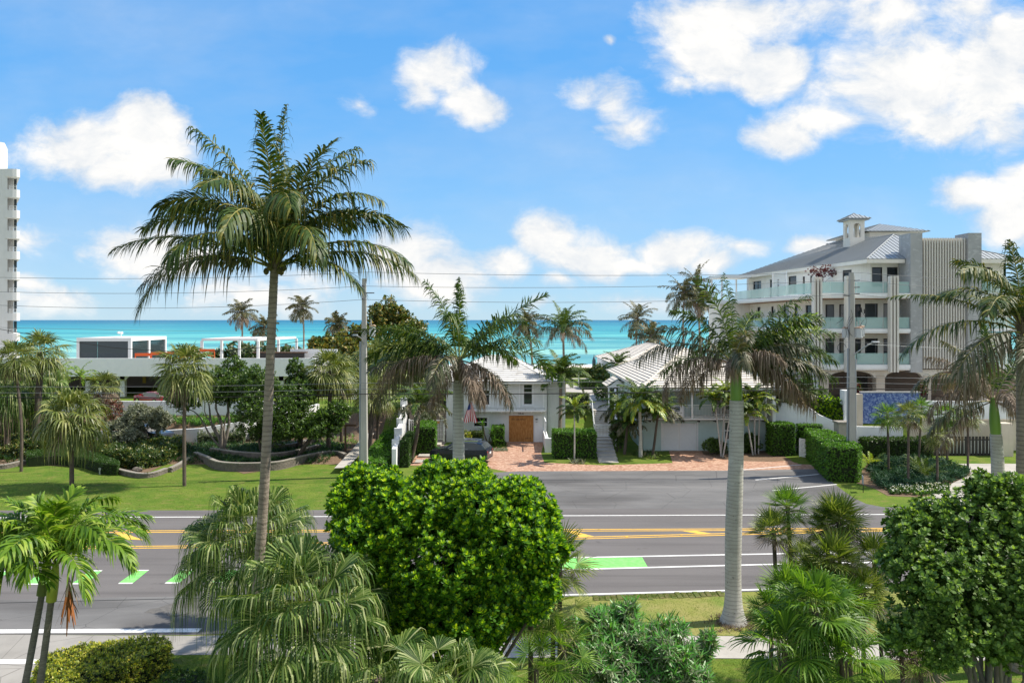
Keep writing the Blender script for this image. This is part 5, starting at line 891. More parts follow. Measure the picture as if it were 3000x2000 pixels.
def cover(name, poly, n, temps, sc, m, z=None, h=.15, tilt=.3, dz=0.):
    poly = [np.array(p_, float) for p_ in poly]; lo, hi = np.min(poly, 0), np.max(poly, 0); q = lo+(hi-lo)*rng.random((int(n*1.6), 2)); q = q[inside(poly, q)][:n]
    zb = hgt(q[:, 0], q[:, 1]) if z is None else np.full(len(q), z); k = h*(.5+.5*np.sin(q[:, 0]*1.7)*np.cos(q[:, 1]*2.1)); g = MB()
    scatter(g, temps, np.column_stack([q, zb+dz+np.abs(k)*rng.random(len(q))]), np.column_stack([rng.normal(0, tilt, (len(q), 2)), np.ones(len(q))]), sc*rng.uniform(.7, 1.3, len(q))); o = g.build(name, list(m)); o['kind'] = 'stuff'; return o
def gp(pts, z=0.): return [tuple(G(x, y, z)[:2]) for x, y in pts]
RM = {'g': (L_royal, B_ptg), 'd': (L_dull, B_pty), 'x': (L_dead, B_ptb), 'y': (L_yel, B_pty)}
CM = {'g': (L_coco, B_pty), 'd': (L_dull, B_pty), 'x': (L_dead, B_ptb)}
FM = {'g': (L_far, B_ptb), 'd': (L_dull, B_ptb), 'x': (L_dead, B_ptb)}

# ================= foreground =================
top = P(806, 770, 22); base = np.array([(724-CX)*22/F, 22., 0.])
fr = [(185,22,4.5,98,'g',dict(hang=.75,curl=6)),(172,50,4.4,82,'g',dict(curl=10)),(196,30,4.3,58,'g'),(160,66,4.0,92,'g',dict(hang=.9,curl=20)),(188,72,4.1,110,'g',dict(hang=.6)),(150,82,4.5,85,'g',dict(hang=.95,jit=.4)),
 (90,90,5.0,24,'g',dict(hang=.8,leaf=.9,jit=.4)),(200,83,4.5,55,'g',dict(hang=.9,jit=.4)),(20,84,4.5,65,'g',dict(hang=.9,jit=.4)),(-10,76,4.4,75,'g',dict(hang=.9,jit=.4)),(5,64,4.1,110,'g',dict(hang=.9)),(-4,52,4.4,88,'g',dict(hang=.7)),(-12,30,4.4,70,'g',dict(hang=.75)),(8,24,4.2,62,'g',dict(hang=.9)),
 (-30,18,3.3,70,'g'),(255,74,4.3,110,'g',dict(hang=.7)),(225,62,4.2,112,'g',dict(hang=.9)),(240,40,3.8,95,'g',dict(hang=.9)),(290,68,4.2,115,'g',dict(hang=.8)),(310,46,3.9,105,'g',dict(hang=.9)),(60,60,4.2,90,'g'),(110,58,4.2,85,'g'),(130,40,4.1,80,'g'),(215,20,3.7,70,'d'),(275,86,4.4,50,'g'),(330,78,4.4,65,'g'),
 (100,80,4.3,60,'g',dict(hang=.9,jit=.4)),(215,78,4.2,80,'g',dict(hang=.8)),(345,66,4.3,95,'g',dict(hang=.8)),(270,60,4.0,120,'g',dict(hang=.9))]
def nuts(t_, hub):
    g = MB()
    for k in range(6): a = k*1.1; c = hub+[.25*math.cos(a), .25*math.sin(a), -.15-.1*(k % 2)]; s = np.linspace(-1, 1, 7); tube(g, c+UPV*s[:, None]*.11, np.sqrt(np.maximum(.02, 1-s*s))*.085, 8)
    g.build('coconuts', mat('coconut husk', (.12,.10,.04), .6), t_)
pinnate('coconut_palm', 'tall coconut palm with a big ragged crown against the sky, left of centre', 'palm tree', base, top, .165, .118, fr, CM, B_coco, bow=(.07,0), leaf=1.18, n=78, w=.060, ring=.05, sp=.11, rr=.04, fiber=.8, extra=nuts, flare=.06, kw=dict(seg=4, jit=.1))
Y = 30.; hub = P(1345, 1040, Y); base = np.array([(1338-CX)*Y/F, Y, 0])
fr = [(95,88,3.2,16,'g',dict(hang=.75,leaf=.75,jit=.8)),(200,84,3.3,40,'g'),(-5,46,4.2,22,'g',dict(hang=.15,leaf=.7)),(-14,34,3.3,52,'g',dict(hang=.6)),(2,26,4.1,88,'g',dict(hang=.3,up=.4)),(182,38,4.0,50,'g',dict(hang=.5)),(176,20,3.9,66,'g'),(190,6,3.5,30,'d'),(196,14,4.1,88,'x'),(188,2,3.9,72,'d'),(-30,-8,2.9,66,'x'),(-8,-12,2.8,70,'d'),
 (160,44,3.7,60,'g'),(30,50,3.6,60,'g'),(186,30,3.8,72,'g'),(175,12,3.6,70,'x'),(250,20,2.6,100,'d'),(285,0,2.4,85,'x'),(310,-20,2.3,60,'x'),(235,-25,2.3,50,'x'),(80,30,3.6,60,'g'),(120,35,3.6,70,'g'),(50,25,3.6,70,'g'),(140,10,3.4,70,'d'),(270,70,3.0,80,'g'),(330,58,3.2,60,'g')]
pinnate('royal_palm', 'royal palm with wind torn brown fronds in front of the boarded garage house', 'palm tree', base, hub-[0,0,1.0], .29, .21, fr, RM, B_royal, 'royal palms on the near verge', shaft=(.95,.20,mat('brown green crownshaft', (.13,.14,.04), .6, (.20,.15,.08), 4, stretch=(3,3,.5))), leaf=.88, n=80, w=.060, flare=.2, kw=dict(up=.1,jit=.6,seg=3), ring=.012)
Y = 29.; hub = P(2157, 1042, Y); bs = G(2147, 1822); base = np.array([bs[0], bs[1], 0])
fr = [(120,92,3.5,25,'g',dict(hang=.7,leaf=.75,jit=.8)),(175,84,3.6,40,'g',dict(hang=.3)),(-10,66,3.7,50,'g',dict(hang=.5,leaf=.75)),(0,52,3.5,45,'y',dict(hang=.5)),(-25,50,3.4,50,'g',dict(hang=.5,leaf=.75)),(-6,22,3.6,46,'g',dict(hang=.6)),(-14,10,3.5,42,'g',dict(hang=.8)),(8,30,3.5,50,'g'),(-12,2,3.2,66,'d'),(-20,-10,3.3,52,'x'),(0,-4,3.1,70,'x'),(-35,5,2.9,80,'x'),
 (184,48,3.9,70,'d',dict(hang=.7)),(176,36,4.0,82,'d'),(186,24,3.6,118,'x'),(192,16,3.2,120,'x'),(178,-5,2.6,70,'x'),(-6,38,3.9,48,'g',dict(hang=.6)),(-18,60,3.6,70,'g',dict(hang=.6)),(12,44,3.8,55,'y'),(-10,30,3.6,60,'g',dict(hang=.7)),(20,18,3.7,50,'g'),(-24,20,3.2,60,'d'),(60,62,3.4,60,'g'),(170,70,3.2,70,'g'),(270,74,2.2,110,'d',dict(hang=.4,leaf=.6)),(262,40,2.2,90,'d'),(250,30,2.0,90,'x'),(300,40,2.3,90,'x'),(100,30,3.4,60,'g'),(60,25,3.4,60,'g'),(140,20,3.2,70,'g'),(330,40,2.6,60,'d')]
pinnate('royal_palm', 'royal palm with bright green crownshaft in the middle of the grass verge', 'palm tree', base, hub-[0,0,1.72], .30, .27, fr, RM, B_royal, 'royal palms on the near verge', shaft=(1.5,.215,B_shaft), leaf=.88, n=80, w=.060, flare=.26, belly=.035, kw=dict(up=.1,jit=.6,seg=3), ring=.012)
g = MB(); scatter(g, T_strap, np.column_stack([bs[0]+rng.normal(0,.42,240), bs[1]-.1+rng.normal(0,.38,240), rng.uniform(0,.04,240)]), np.column_stack([rng.normal(0,1.2,(240,2)), np.ones(240)]), .22); tag(g.build('palm_mulch_ring', [L_dead, L_dead]), kind='stuff')
Y = 31.; hub = P(2917, 1150, Y); base = np.array([(2940-CX)*Y/F, Y, 0])
fr = [(176,52,3.6,112,'d',dict(hang=.8)),(182,30,3.3,118,'x'),(188,0,3.1,60,'d',dict(hang=.9)),(195,-15,3.3,48,'x'),(300,-20,3.3,52,'x'),(330,-15,3.0,60,'x'),(350,20,2.8,90,'d'),(160,60,3.0,60,'x'),(120,70,3.2,50,'d'),(20,60,3.0,60,'g'),(60,50,3.0,60,'g'),(100,30,3.0,60,'x'),(210,60,2.4,80,'x'),(260,35,2.3,100,'x'),(90,85,3.2,20,'g'),(-10,40,3.0,70,'d')]
pinnate('royal_palm', 'battered royal palm with green shaft before the slatted driveway gate', 'palm tree', base, hub-[0,0,1.7], .33, .22, fr, RM, B_royal, 'royal palms on the near verge', shaft=(1.5,.19,B_shaft), leaf=.82, n=78, w=.058, kw=dict(up=.1,jit=.6,seg=3), ring=.012)
Y = 25.; hub = P(2998, 955, Y); base = np.array([(2990-CX)*Y/F, Y, 0])
fr = [(180,20,4.3,74,'g',dict(hang=.75)),(177,34,4.4,46,'g',dict(hang=.7,leaf=.6)),(172,62,3.2,100,'g'),(160,80,3.1,70,'g'),(90,88,3.0,24,'g',dict(hang=.8,jit=.4)),(10,80,3.3,40,'g'),(200,74,3.8,100,'g',dict(hang=.9)),(220,50,3.6,100,'g'),(250,66,3.6,110,'g'),(0,50,3.6,80,'g'),(-20,20,3.6,80,'g'),(130,50,3.6,80,'g'),(60,50,3.6,70,'g'),(205,5,3.4,70,'d'),(240,-10,3.0,60,'d'),(280,10,3.0,80,'d'),(190,-20,3.2,55,'x'),(310,40,3.4,80,'g')]
pinnate('coconut_palm', 'coconut palm with thick ringed trunk cut by the right edge of the view', 'palm tree', base, hub, .24, .16, fr, CM, B_coco, leaf=1.08, n=62, w=.056, ring=.05, sp=.11, rr=.035, fiber=.8)
# christmas palms bottom left
AM = {'g': (L_adon, B_ptg), 'd': (L_adon, B_ptg), 'x': (mat('dry flower stalk', (.28,.10,.03), .8), B_ptb)}
kw = dict(seg=4, fwd=(62,20), up=.35)
Y = 15.7
for nm, tx, ty, bx, by, lab, az0, s in (('christmas_palm',150,1655,72,2040,'christmas palm with yellow green shaft, the right stem of the bottom left pair',10,1),('christmas_palm',122,1640,30,2060,'christmas palm with grey stem, left of the yellow shafted one',60,2)):
    hub = P(tx, ty, Y+.3*(s-1)); b0 = P(bx, by, Y); dr = (b0-hub)/(hub[2]-b0[2]); base = hub+dr*hub[2]; base[0] = b0[0]-.25; top = hub-[0,0,.75]
    fr = [(az0+k*32.7+rng.uniform(-9,9), (66,50,62,42,56,66,36,48,60,44,54)[k], 2.15, (95,110,100,115,105,98,118,100,90,112,104)[k], 'g', dict(hang=.6, curl=8)) for k in range(11)]+[(az0+20+k*120, 82, 1.5, 50, 'g', dict(hang=.4)) for k in range(3)]
    pinnate(nm, lab, 'palm tree', base, top, .085, .062, fr, AM, mat('dark ringed thin bark', (.13,.115,.10), .9, (.21,.19,.17), 9, 6, .4, 30, stretch=(1,1,4)), 'christmas palms at the bottom left', shaft=(.8,.10,B_shafty if s == 1 else mat('dull green shaft', (.14,.17,.05), .6)), leaf=.74, n=42, w=.062, kw=kw, rr=.02, ring=.03, sp=.06, extra=(lambda t_, h: [(lambda g: (scatter(g, T_tuft and [T_tuft(26,.08,5,(-88,-60),(.6,1,.8,.3))], [h+[.32,-.1,-.25]], [[0,0,1]], .6), g.build('dry_flower_stalk', [AM['x'][0], L_dead], t_)))(MB())]) if s == 1 else None)
hub = P(-75, 1700, 15.2); pinnate('christmas_palm', 'christmas palm whose fronds reach in from beyond the left edge', 'palm tree', [hub[0]-.4, hub[1], 0], hub-[0,0,.7], .085, .06, [(a, e, 1.75, 100, 'g') for a, e in ((0,45),(-25,60),(20,60),(-50,40),(45,50),(80,70),(0,75),(180,50),(270,55),(120,50))], AM, B_sab, 'christmas palms at the bottom left', shaft=(.7,.09,B_shafty), leaf=.72, n=40, w=.062, kw=kw, rr=.02)
# chinese fan palms
def livi(label, hx, hy, Y, n, pet, Rr, seed, el=(80,-35), nseg=54, droop=1.5, bx=None): h_ = P(hx, hy, Y); return fanpalm('fan_palm', label, 'palm tree', (h_[0] if bx is None else bx, Y, 0), h_, .15, .12, n, pet, Rr, L_fan, group='drooping fan palms in the foreground', el=el, droop=droop, seed=seed, nseg=nseg, split=.52, spread=118, one=False, cup=.05, sag=.25)
livi('shaggy fan palm behind the tall coconut trunk, nearest the road', 735, 1590, 24.6, 48, 1.55, 1.2, 3, el=(85,-25)); livi('large pale fan palm with long drooping leaf tips in front of the coconut trunk', 890, 1785, 15.2, 50, 1.15, 1.05, 8, el=(82,-40)); livi('low fan palm under the round green shrub, bottom centre', 1310, 2010, 13.2, 16, .75, .8, 5, el=(70,-20)); livi('fan palm with split leaves at the bottom right of the pale one', 1110, 1985, 14.0, 14, .8, .85, 11, el=(60,-30))
# round shrub tree
b_ = [B(1305,1622,17.2,300,205,2.3),B(1130,1540,17.0,140,140,1.4),B(1480,1560,17.0,165,190,1.6),B(1240,1466,17.4,180,80,1.6),B(1390,1472,17.3,165,80,1.5),B(1520,1480,17.3,80,70,1.0),B(1100,1430,17.3,70,60,.8),B(1350,1780,16.6,200,120,1.3),B(1190,1760,16.8,110,120,1.1),B(1040,1480,17.3,90,110,1.0),B(1585,1590,17.0,75,130,.8)]
tree('round_shrub_tree', 'big round bright green leafy tree filling the foreground centre', 'tree', (-2.6,17.3,0), b_+[B(1080,1640,16.8,80,120,.9),B(1560,1730,16.8,80,100,.8),B(1200,1850,16.6,100,100,1.0),B(1370,1870,16.6,120,90,1.0)], 11500, T_ros, .118, L_bush, L_bushn, B_dark, .13, 14, amp=.2, inner=.55, fork=.3, roots=[(-1.9,17.6,0)], upb=.95)
# thin leaved fan palms beside the shrub
def thatch(label, hx, hy, Y, n, Rr, seed, lm=L_sabal, el=(80,-60), pet=.5, dead=3, bow=(0,0), grp='small thatch palms in the foreground', bx=0., r0=.055, cat='palm tree', droop=.15, nseg=30): h_ = P(hx, hy, Y); return fanpalm('thatch_palm', label, cat, (h_[0]+bx, Y, 0), h_, r0, r0*1.1, n, pet, Rr, lm, group=grp, el=el, droop=droop, seed=seed, nseg=nseg, split=.38, spread=105, dead=dead, cup=.18, sag=.08, bow=bow)
for i, (x, y, Y, n, r_, lab) in enumerate([(1640,1640,19.6,20,.72,'thatch palm head topmost on the right flank of the round tree'),(1620,1770,19.0,16,.6,'thatch palm head halfway down the right flank of the round tree'),(1555,1800,18.6,12,.55,'thatch palm head against the lower right leaves of the round tree'),(1650,1905,18.2,16,.62,'bright thatch palm low beside the oleander bush'),(1570,1960,17.6,12,.6,'thatch palm head at the bottom edge left of the oleander')]): thatch(lab, x, y, Y, n, r_, i*3+1, lm=L_fang if i > 2 else L_thk, el=(75,-70), dead=2)
b_ = [B(1820,1850,20.5,105,75,.9),B(1720,1860,20.3,80,70,.8),B(1930,1900,20,110,90,.9),B(1800,1960,19.6,150,110,1.1),B(2010,1960,19.6,80,80,.8),B(2070,1890,20.2,30,45,.3)]
tree('oleander_bush', 'grey green narrow leaved oleander bush at the bottom of the view', 'bush', (3.0,20.2,0), b_, 2300, T_ole, .25, L_olea, L_olean, B_dark, .035, 16, inner=.35, amp=.2, fork=.5, upb=.9)
b_ = [B(1690,1850,20.6,38,50,.35),B(1670,1885,20.6,30,40,.3)]; tree('oleander_bush', 'small oleander standard on a thin single stem left of the bush', 'bush', (1.73,20.6,0), b_, 130, T_ole, .2, L_olea, L_olean, B_dark, .03, 4, inner=.3, fork=.9, upb=.6)
# clustered thatch palms on the right
TH = [(2307,1487,24,17,.52,'slender thatch palm head highest of the right cluster'),(2266,1557,23.5,17,.54,'slender thatch palm head second highest, with a hanging brown skirt'),(2457,1524,23.4,22,.68,'thick thatch palm head against the yellow road lines'),(2425,1550,23.9,12,.6,'thatch palm head tucked behind the thick one'),(2361,1632,23,13,.42,'small thatch palm head between the two slender stems'),(2440,1640,22.2,20,.66,'broad thatch palm head below the thick one'),(2310,1730,21.4,18,.66,'dark thatch palm head nearest the royal palm trunk'),(2530,1735,21.8,18,.66,'thatch palm head beside the leafy tree on the right'),(2560,1640,23,14,.62,'thatch palm head half hidden by the leafy tree'),(2480,1770,20.8,16,.62,'thatch palm head in the shade between the cluster and the big fan'),(2640,1880,21.2,16,.5,'thatch palm with brown dead skirt near the sidewalk'),(2330,1650,22.6,8,.4,'tiny thatch palm head low between stems'),(2690,1930,20.6,12,.5,'low thatch palm over the sidewalk at right'),(2390,1700,22.0,16,.6,'thatch palm head filling the middle of the right cluster'),(2450,1820,20.9,16,.62,'thatch palm head directly behind the glossy broad fan palm'),(2260,1790,21.0,14,.6,'thatch palm head low beside the foot of the royal palm')]
for i, (x, y, Y, n, r_, lab) in enumerate(TH): thatch(lab, x, y, Y, int(n*1.35), r_*1.15, i*5+2, lm=L_thk if i % 3 else L_fang, el=(82,-50), dead=[3,5,5,2,2,4,2,3,2,3,9,0,4,3,3,2][i], grp='thatch palm cluster by the right tree', bx=.35-.12*(i % 4), droop=.12, pet=.34)
for i, (x, y, n, lab) in enumerate([(2390,1790,26,'glossy broad fan palm at the bottom right, the upper and larger one'),(2300,1900,18,'glossy broad fan palm at the bottom right, lower left one'),(2470,1930,16,'glossy broad fan palm at the bottom right, lower right one')]): h_ = P(x, y, 16.8-.3*i); fanpalm('broad_fan_palm', lab, 'palm tree', (h_[0], h_[1], 0), h_, .09, .08, n, .55, .86, L_fang, group='glossy fan palms at the bottom right', el=(84,-45), droop=.5, seed=20+i, nseg=32, split=.42, spread=112, one=False, cup=.2, sag=.15)
b_ = [B(2960,1660,18.6,270,160,2.0),B(2770,1665,18.2,170,140,1.5),B(2850,1510,19,140,100,1.2),B(2990,1520,19,120,110,1.1),B(2880,1425,19,50,45,.5),B(2960,1430,19,40,45,.4),B(2720,1800,17.8,120,95,1.0),B(2880,1830,17.6,170,100,1.3),B(3050,1780,17.8,170,150,1.4),B(2680,1580,18.6,90,75,.9),B(2620,1640,18.6,45,55,.5),B(3100,1600,19,150,150,1.3),B(2630,1860,17.6,50,50,.5),B(2760,1880,17.4,90,75,.8),B(2960,1900,17.8,120,60,.9)]
tree('leafy_tree', 'large dense waxy leaved tree at the right edge with multiple pale stems', 'tree', (12.1,18.4,0), b_, 8000, T_rosw, .112, L_tree, L_treen, B_grey, .095, 8, amp=.3, inner=.5, fork=.45, roots=[(11.4,18.2,0),(12.9,18.5,0)], upb=.9)
hp = gp(D([(75,1600),(110,1560),(180,1543),(330,1518),(385,1525),(395,1545),(330,1575),(240,1610),(150,1650)])); hedge('golden_hedge', 'low yellow green clipped hedge at the bottom left', hp, 0, .85, T_lf, .085, (L_goldd, L_gold), 130, wob=.06)
hedge('low_hedge', 'small dark green hedge right of the golden one at the bottom', gp(D([(365,1580),(400,1560),(480,1565),(500,1590),(430,1620)])), 0, .35, T_lf, .07, (L_hedge, L_hedge), 90)
# ================= middle ground, left garden =================
def sabal(label, x, y, Y, r, bx=None, n=30, seed=0, by=None, z0=None, tr=.15, lm=L_sabal, bow=(0,0), dead=2, grp='cabbage palms', droop=.45, el=(85,-55), nseg=24):
    h_ = P(x, y, Y); z0 = float(hgt(h_[0], Y)) if z0 is None else z0; bx_ = h_[0] if bx is None else (bx-CX)*Y/F; k = r*Y/F
    return fanpalm('cabbage_palm', label, 'palm tree', (bx_, Y, z0), h_, tr, tr*.9, n, k*.48, k*.72, lm, group=grp, el=el, droop=droop, seed=seed, nseg=nseg, split=.35, spread=120, dead=dead, cup=.1, sag=.2, bow=bow)
sabal('cabbage palm with a shaggy crown alone on the lawn, left one', 210, 1215, 52.3, 112, n=40, seed=1, lm=L_sabal, z0=0, droop=.7); sabal('cabbage palm with slim trunk alone on the lawn, right one', 540, 1075, 53, 98, n=36, seed=2, z0=0, tr=.125)
sabal('tall thin leaning cabbage palm near the left edge', 40, 1050, 58, 75, bx=62, n=28, seed=3, tr=.11, z0=0, bow=(.25,0)); sabal('thick trunked cabbage palm before the apartment tower', 118, 1030, 64, 82, bx=105, n=30, seed=4, tr=.26)
sabal('full crowned cabbage palm left of the concrete pole', 968, 1085, 66, 84, n=34, seed=5, tr=.2, bx=962); sabal('cabbage palm just behind the full crowned one by the pole', 1005, 1095, 70, 74, n=28, seed=6, tr=.16, bx=1000)
sabal('short cabbage palm right of the concrete pole over the path', 1092, 1150, 65, 72, bx=1082, n=28, seed=7, tr=.2); sabal('second short cabbage palm right of the pole', 1110, 1165, 68, 60, bx=1104, n=22, seed=8, tr=.12); sabal('cabbage palm in the thicket behind the concrete pole', 1105, 1055, 76, 85, n=30, seed=9); sabal('cabbage palm deep in the thicket left of the torn royal palm', 1190, 1060, 80, 90, n=30, seed=10); sabal('cabbage palm in the thicket near the white stepped wall', 1245, 1120, 84, 70, n=24, seed=12)
sabal('young cabbage palm with a brown skirt before the tall white wall', 305, 1130, 74, 62, bx=312, n=22, seed=11, dead=6, tr=.15)
for i, (x, y, Y, r, lab) in enumerate([(20,1160,63,75,'weeping fan palm at the far left edge'),(105,1155,66,70,'weeping fan palm behind the left lawn palm'),(150,1110,72,60,'weeping fan palm below the thick trunked palm'),(-20,1100,66,70,'weeping fan palm leaning in from the left edge')]): sabal(lab, x, y, Y, r, n=24, seed=30+i, tr=.2, lm=L_fan, droop=1.2, dead=4, grp='weeping fan palms on the left', el=(75,-70))
for i, (x, y, Y, lab) in enumerate([(165,1095,76,'feathery green palm in front of the garage, left one'),(235,1105,77,'feathery green palm in front of the garage, middle one')]):
    h_ = P(x, y, Y); pinnate('feather_palm', lab, 'palm tree', (h_[0], Y, .5), h_, .1, .08, auto(16, 2.1, (80,10), (60,100), 'g', seed=i), {'g': (L_adon, B_ptg)}, B_sab, 'feather palms by the garage', leaf=.5, n=22, w=.07, split=False)
def feath(label, hx, hy, Y, L, n, seed, kinds='g', mats=None, bx=None, r=.09, z0=None, leaf=.62, w=.10, nn=36, el=(82,0), bend=(50,95), name='feather_palm', grp=None, bark=B_sab, shaft=None, bow=(0,0), o={}, cat='palm tree', fiber=0):
    h_ = P(hx, hy, Y); z0 = float(hgt(h_[0], Y)) if z0 is None else z0; bx_ = h_[0] if bx is None else (bx-CX)*Y/F
    return pinnate(name, label, cat, (bx_, Y, z0), h_-[0,0,shaft[0] if shaft else 0], r, r*.75, auto(int(n*1.35), L, el, bend, kinds, seed=seed, **o), mats or {'g': (L_royal, B_ptg), 'd': (L_dull, B_pty), 'x': (L_dead, B_ptb), 'y': (L_yel, B_pty)}, bark, grp, leaf=leaf, n=nn, w=w, split=False, shaft=shaft, bow=bow, rr=.02, fiber=fiber)
def gtree(label, x, y, Y, rx, rz, blobs=None, n=900, sc=.28, m=(L_dk, L_dkn), bx=None, seed=1, temps=T_lf, name='garden_tree', cat='tree', r0=.16, bark=B_dark, nl=7, inner=.5, grp=None, z0=None, amp=.22, fork=.5, upb=.4):
    c = P(x, y, Y); bl = [B(x, y, Y, rx, rz)] + [B(*q) for q in (blobs or [])]; z0 = float(hgt(c[0], Y)) if z0 is None else z0
    return tree(name, label, cat, (c[0] if bx is None else (bx-CX)*Y/F, Y, z0), bl, n, temps, sc, m[0], m[1], bark, r0, nl, group=grp, seed=seed, amp=amp, inner=inner, fork=fork, upb=upb)
gtree('large dense dark green tree beside the coconut trunk on the left', 800, 1195, 63, 110, 88, [(750,1125,63.5,65,55),(850,1225,62.5,78,72),(745,1225,62.5,55,62),(870,1165,64,55,55)], 3600, .20, seed=3, bx=770); gtree('smaller dark tree right of the dense one, tall pointed top', 880, 1135, 66, 50, 65, [(865,1085,66,26,36)], 1100, .2, seed=4)
gtree('wide spreading tree with forked bare trunks above the low curving wall', 645, 1130, 65, 80, 58, [(565,1155,64.5,75,40),(690,1110,66,55,55),(515,1150,65,45,34)], 1900, .22, seed=5, bx=655, bark=B_grey); gtree('small leaning tree with a twisted low trunk left of the path', 940, 1250, 62, 55, 45, [(985,1210,62.5,40,40)], 600, .26, seed=6, bx=870, bark=B_dark)
gtree('dark tree behind the left weeping palms', 60, 1200, 70, 110, 60, None, 900, .3, seed=7); gtree('silver leaved buttonwood tree beside the dark suv on the ramp', 428, 1228, 66.5, 56, 42, [(465,1232,66.6,28,34),(392,1222,66.3,32,30)], 1300, .2, (L_silver, L_silver), seed=8, bark=B_grey, bx=440); gtree('low silver leaved buttonwood bush left of the silver tree', 345, 1265, 65.5, 52, 36, [(380,1280,65,42,30)], 900, .2, (L_silver, L_silver), seed=9, name='garden_bush', cat='bush', r0=.06)
gtree('reddish copper leaved shrub before the tall white wall', 330, 1200, 73, 28, 30, None, 220, .2, (L_red, L_dull), seed=10, name='garden_bush', cat='bush', r0=.05)
# beds, hedges, stone edging
bed = D([(-200,1066),(0,1074),(60,1068),(190,1072),(300,1090),(345,1083),(410,1052),(440,1050),(560,1088),(740,1060),(762,1048),(815,1062),(835,990),(830,950),(-200,950)]); gpoly('mulch_bed', [(x, y) for x, y in bed][::-1], .02, M_mulch)
def path3(pts, n=60):
    pts = np.array(pts, float); s = np.linspace(0, len(pts)-1, n); i = np.clip(s.astype(int), 0, len(pts)-2); f_ = (s-i)[:, None]; p0 = pts[np.maximum(i-1, 0)]; p1 = pts[i]; p2 = pts[i+1]; p3 = pts[np.minimum(i+2, len(pts)-1)]
    return .5*((2*p1)+(-p0+p2)*f_+(2*p0-5*p1+4*p2-p3)*f_**2+(-p0+3*p1-3*p2+p3)*f_**3)
def blockwall(label, pts, courses_, bh=.15, bl=.32, z0=0., name='block_retaining_wall'):
    q = path3([G(x/.784, y/.784)[:2] for x, y in pts], 160); d = np.concatenate([[0], np.cumsum(np.linalg.norm(np.diff(q, axis=0), axis=1))]); g = MB()
    for c in range(courses_+1):
        s = (c % 2)*bl/2; cap = c == courses_
        while s+bl < d[-1]:
            a = np.array([np.interp(s, d, q[:, i]) for i in (0, 1)]); b_ = np.array([np.interp(s+bl-.018, d, q[:, i]) for i in (0, 1)]); fr = Fr(a, b_); hh = bh*.5 if cap else bh-.012; o = rng.uniform(-.015, .015)
            if fr.n[1] > 0: fr = Fr(b_, a)
            fr.box(g, 0, fr.L, z0+c*bh, z0+c*bh+hh, -.28, (.03 if cap else o), 1 if cap else 0); s += bl
    return tag(g.build(name, [M_block, M_blockc]), label, 'retaining wall', 'block walls round the garden beds')
blockwall('low tan block edging curving round the long hedge on the lawn', [(-120,1080),(0,1078),(60,1067),(130,1065),(200,1070),(270,1088),(320,1098),(360,1094),(400,1078),(430,1061),(445,1056)], 2); blockwall('front curved tan block retaining wall beside the lawn', [(445,1056),(470,1066),(500,1079),(560,1083),(640,1079),(700,1064),(750,1054),(772,1054),(790,1060)], 4); blockwall('rear upper tan block wall of the terraced bed', [(480,1050),(540,1059),(620,1063),(680,1056),(740,1040)], 3, z0=.3); blockwall('highest short block wall in the terraced bed', [(600,1040),(660,1044),(710,1032),(740,1020)], 3, z0=.4)
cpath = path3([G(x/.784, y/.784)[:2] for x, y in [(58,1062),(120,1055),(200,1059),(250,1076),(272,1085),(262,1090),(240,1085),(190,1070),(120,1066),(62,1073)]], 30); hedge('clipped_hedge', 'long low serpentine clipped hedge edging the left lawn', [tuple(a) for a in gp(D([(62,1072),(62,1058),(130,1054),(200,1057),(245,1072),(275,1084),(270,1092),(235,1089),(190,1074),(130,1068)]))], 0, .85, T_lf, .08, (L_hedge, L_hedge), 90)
def shrub(label, pts, z0, z1, m, sc=.16, dens=26, temps=T_lf, name='shrub_bed', cat='shrub', wob=.2, grp=None): return hedge(name, label, gp([(x/.784, y/.784) for x, y in pts], z0), z0, z1, temps, sc, m, dens, grp, wob=wob, cat=cat)
CR = (L_croton, L_croton); DK = (L_dk, L_croton)
shrub('dark mixed croton shrubs at the left edge of the bed', [(-80,1062),(-80,1030),(50,1030),(52,1060)], 0, 1.1, CR, .2); shrub('dark leafy shrubs behind the serpentine hedge, left part', [(55,1054),(58,1030),(160,1028),(165,1050),(120,1052)], 0, 1.25, DK, .2); shrub('dark leafy shrubs between the serpentine hedge and silver trees', [(215,1060),(240,1036),(330,1030),(420,1034),(425,1050),(380,1068),(320,1080),(270,1074)], 0, 1.05, DK, .2); shrub('bright yellow green clipped top hedge behind the lawn palm', [(205,1050),(205,1036),(262,1036),(262,1050)], 0, .95, (L_hedge, L_gold), .1, 60, wob=.05)
shrub('tall loose shrubs along the lower drive on the left', [(-60,1028),(-60,1010),(150,1008),(205,1018),(200,1028)], 0, 1.3, CR, .22); shrub('grey clipped hedge beside the ramp wall, left piece', [(455,1020),(457,1010),(560,1006),(561,1018)], .35, 1.15, (L_silver, L_hedge), .14, 34); shrub('grey clipped hedge beside the ramp wall, middle piece', [(575,1014),(577,1003),(665,998),(668,1010)], .35, 1.2, (L_silver, L_hedge), .14, 34); shrub('grey clipped hedge beside the ramp wall, right piece', [(680,1004),(682,990),(780,972),(788,984)], .4, 1.3, (L_silver, L_hedge), .14, 34)
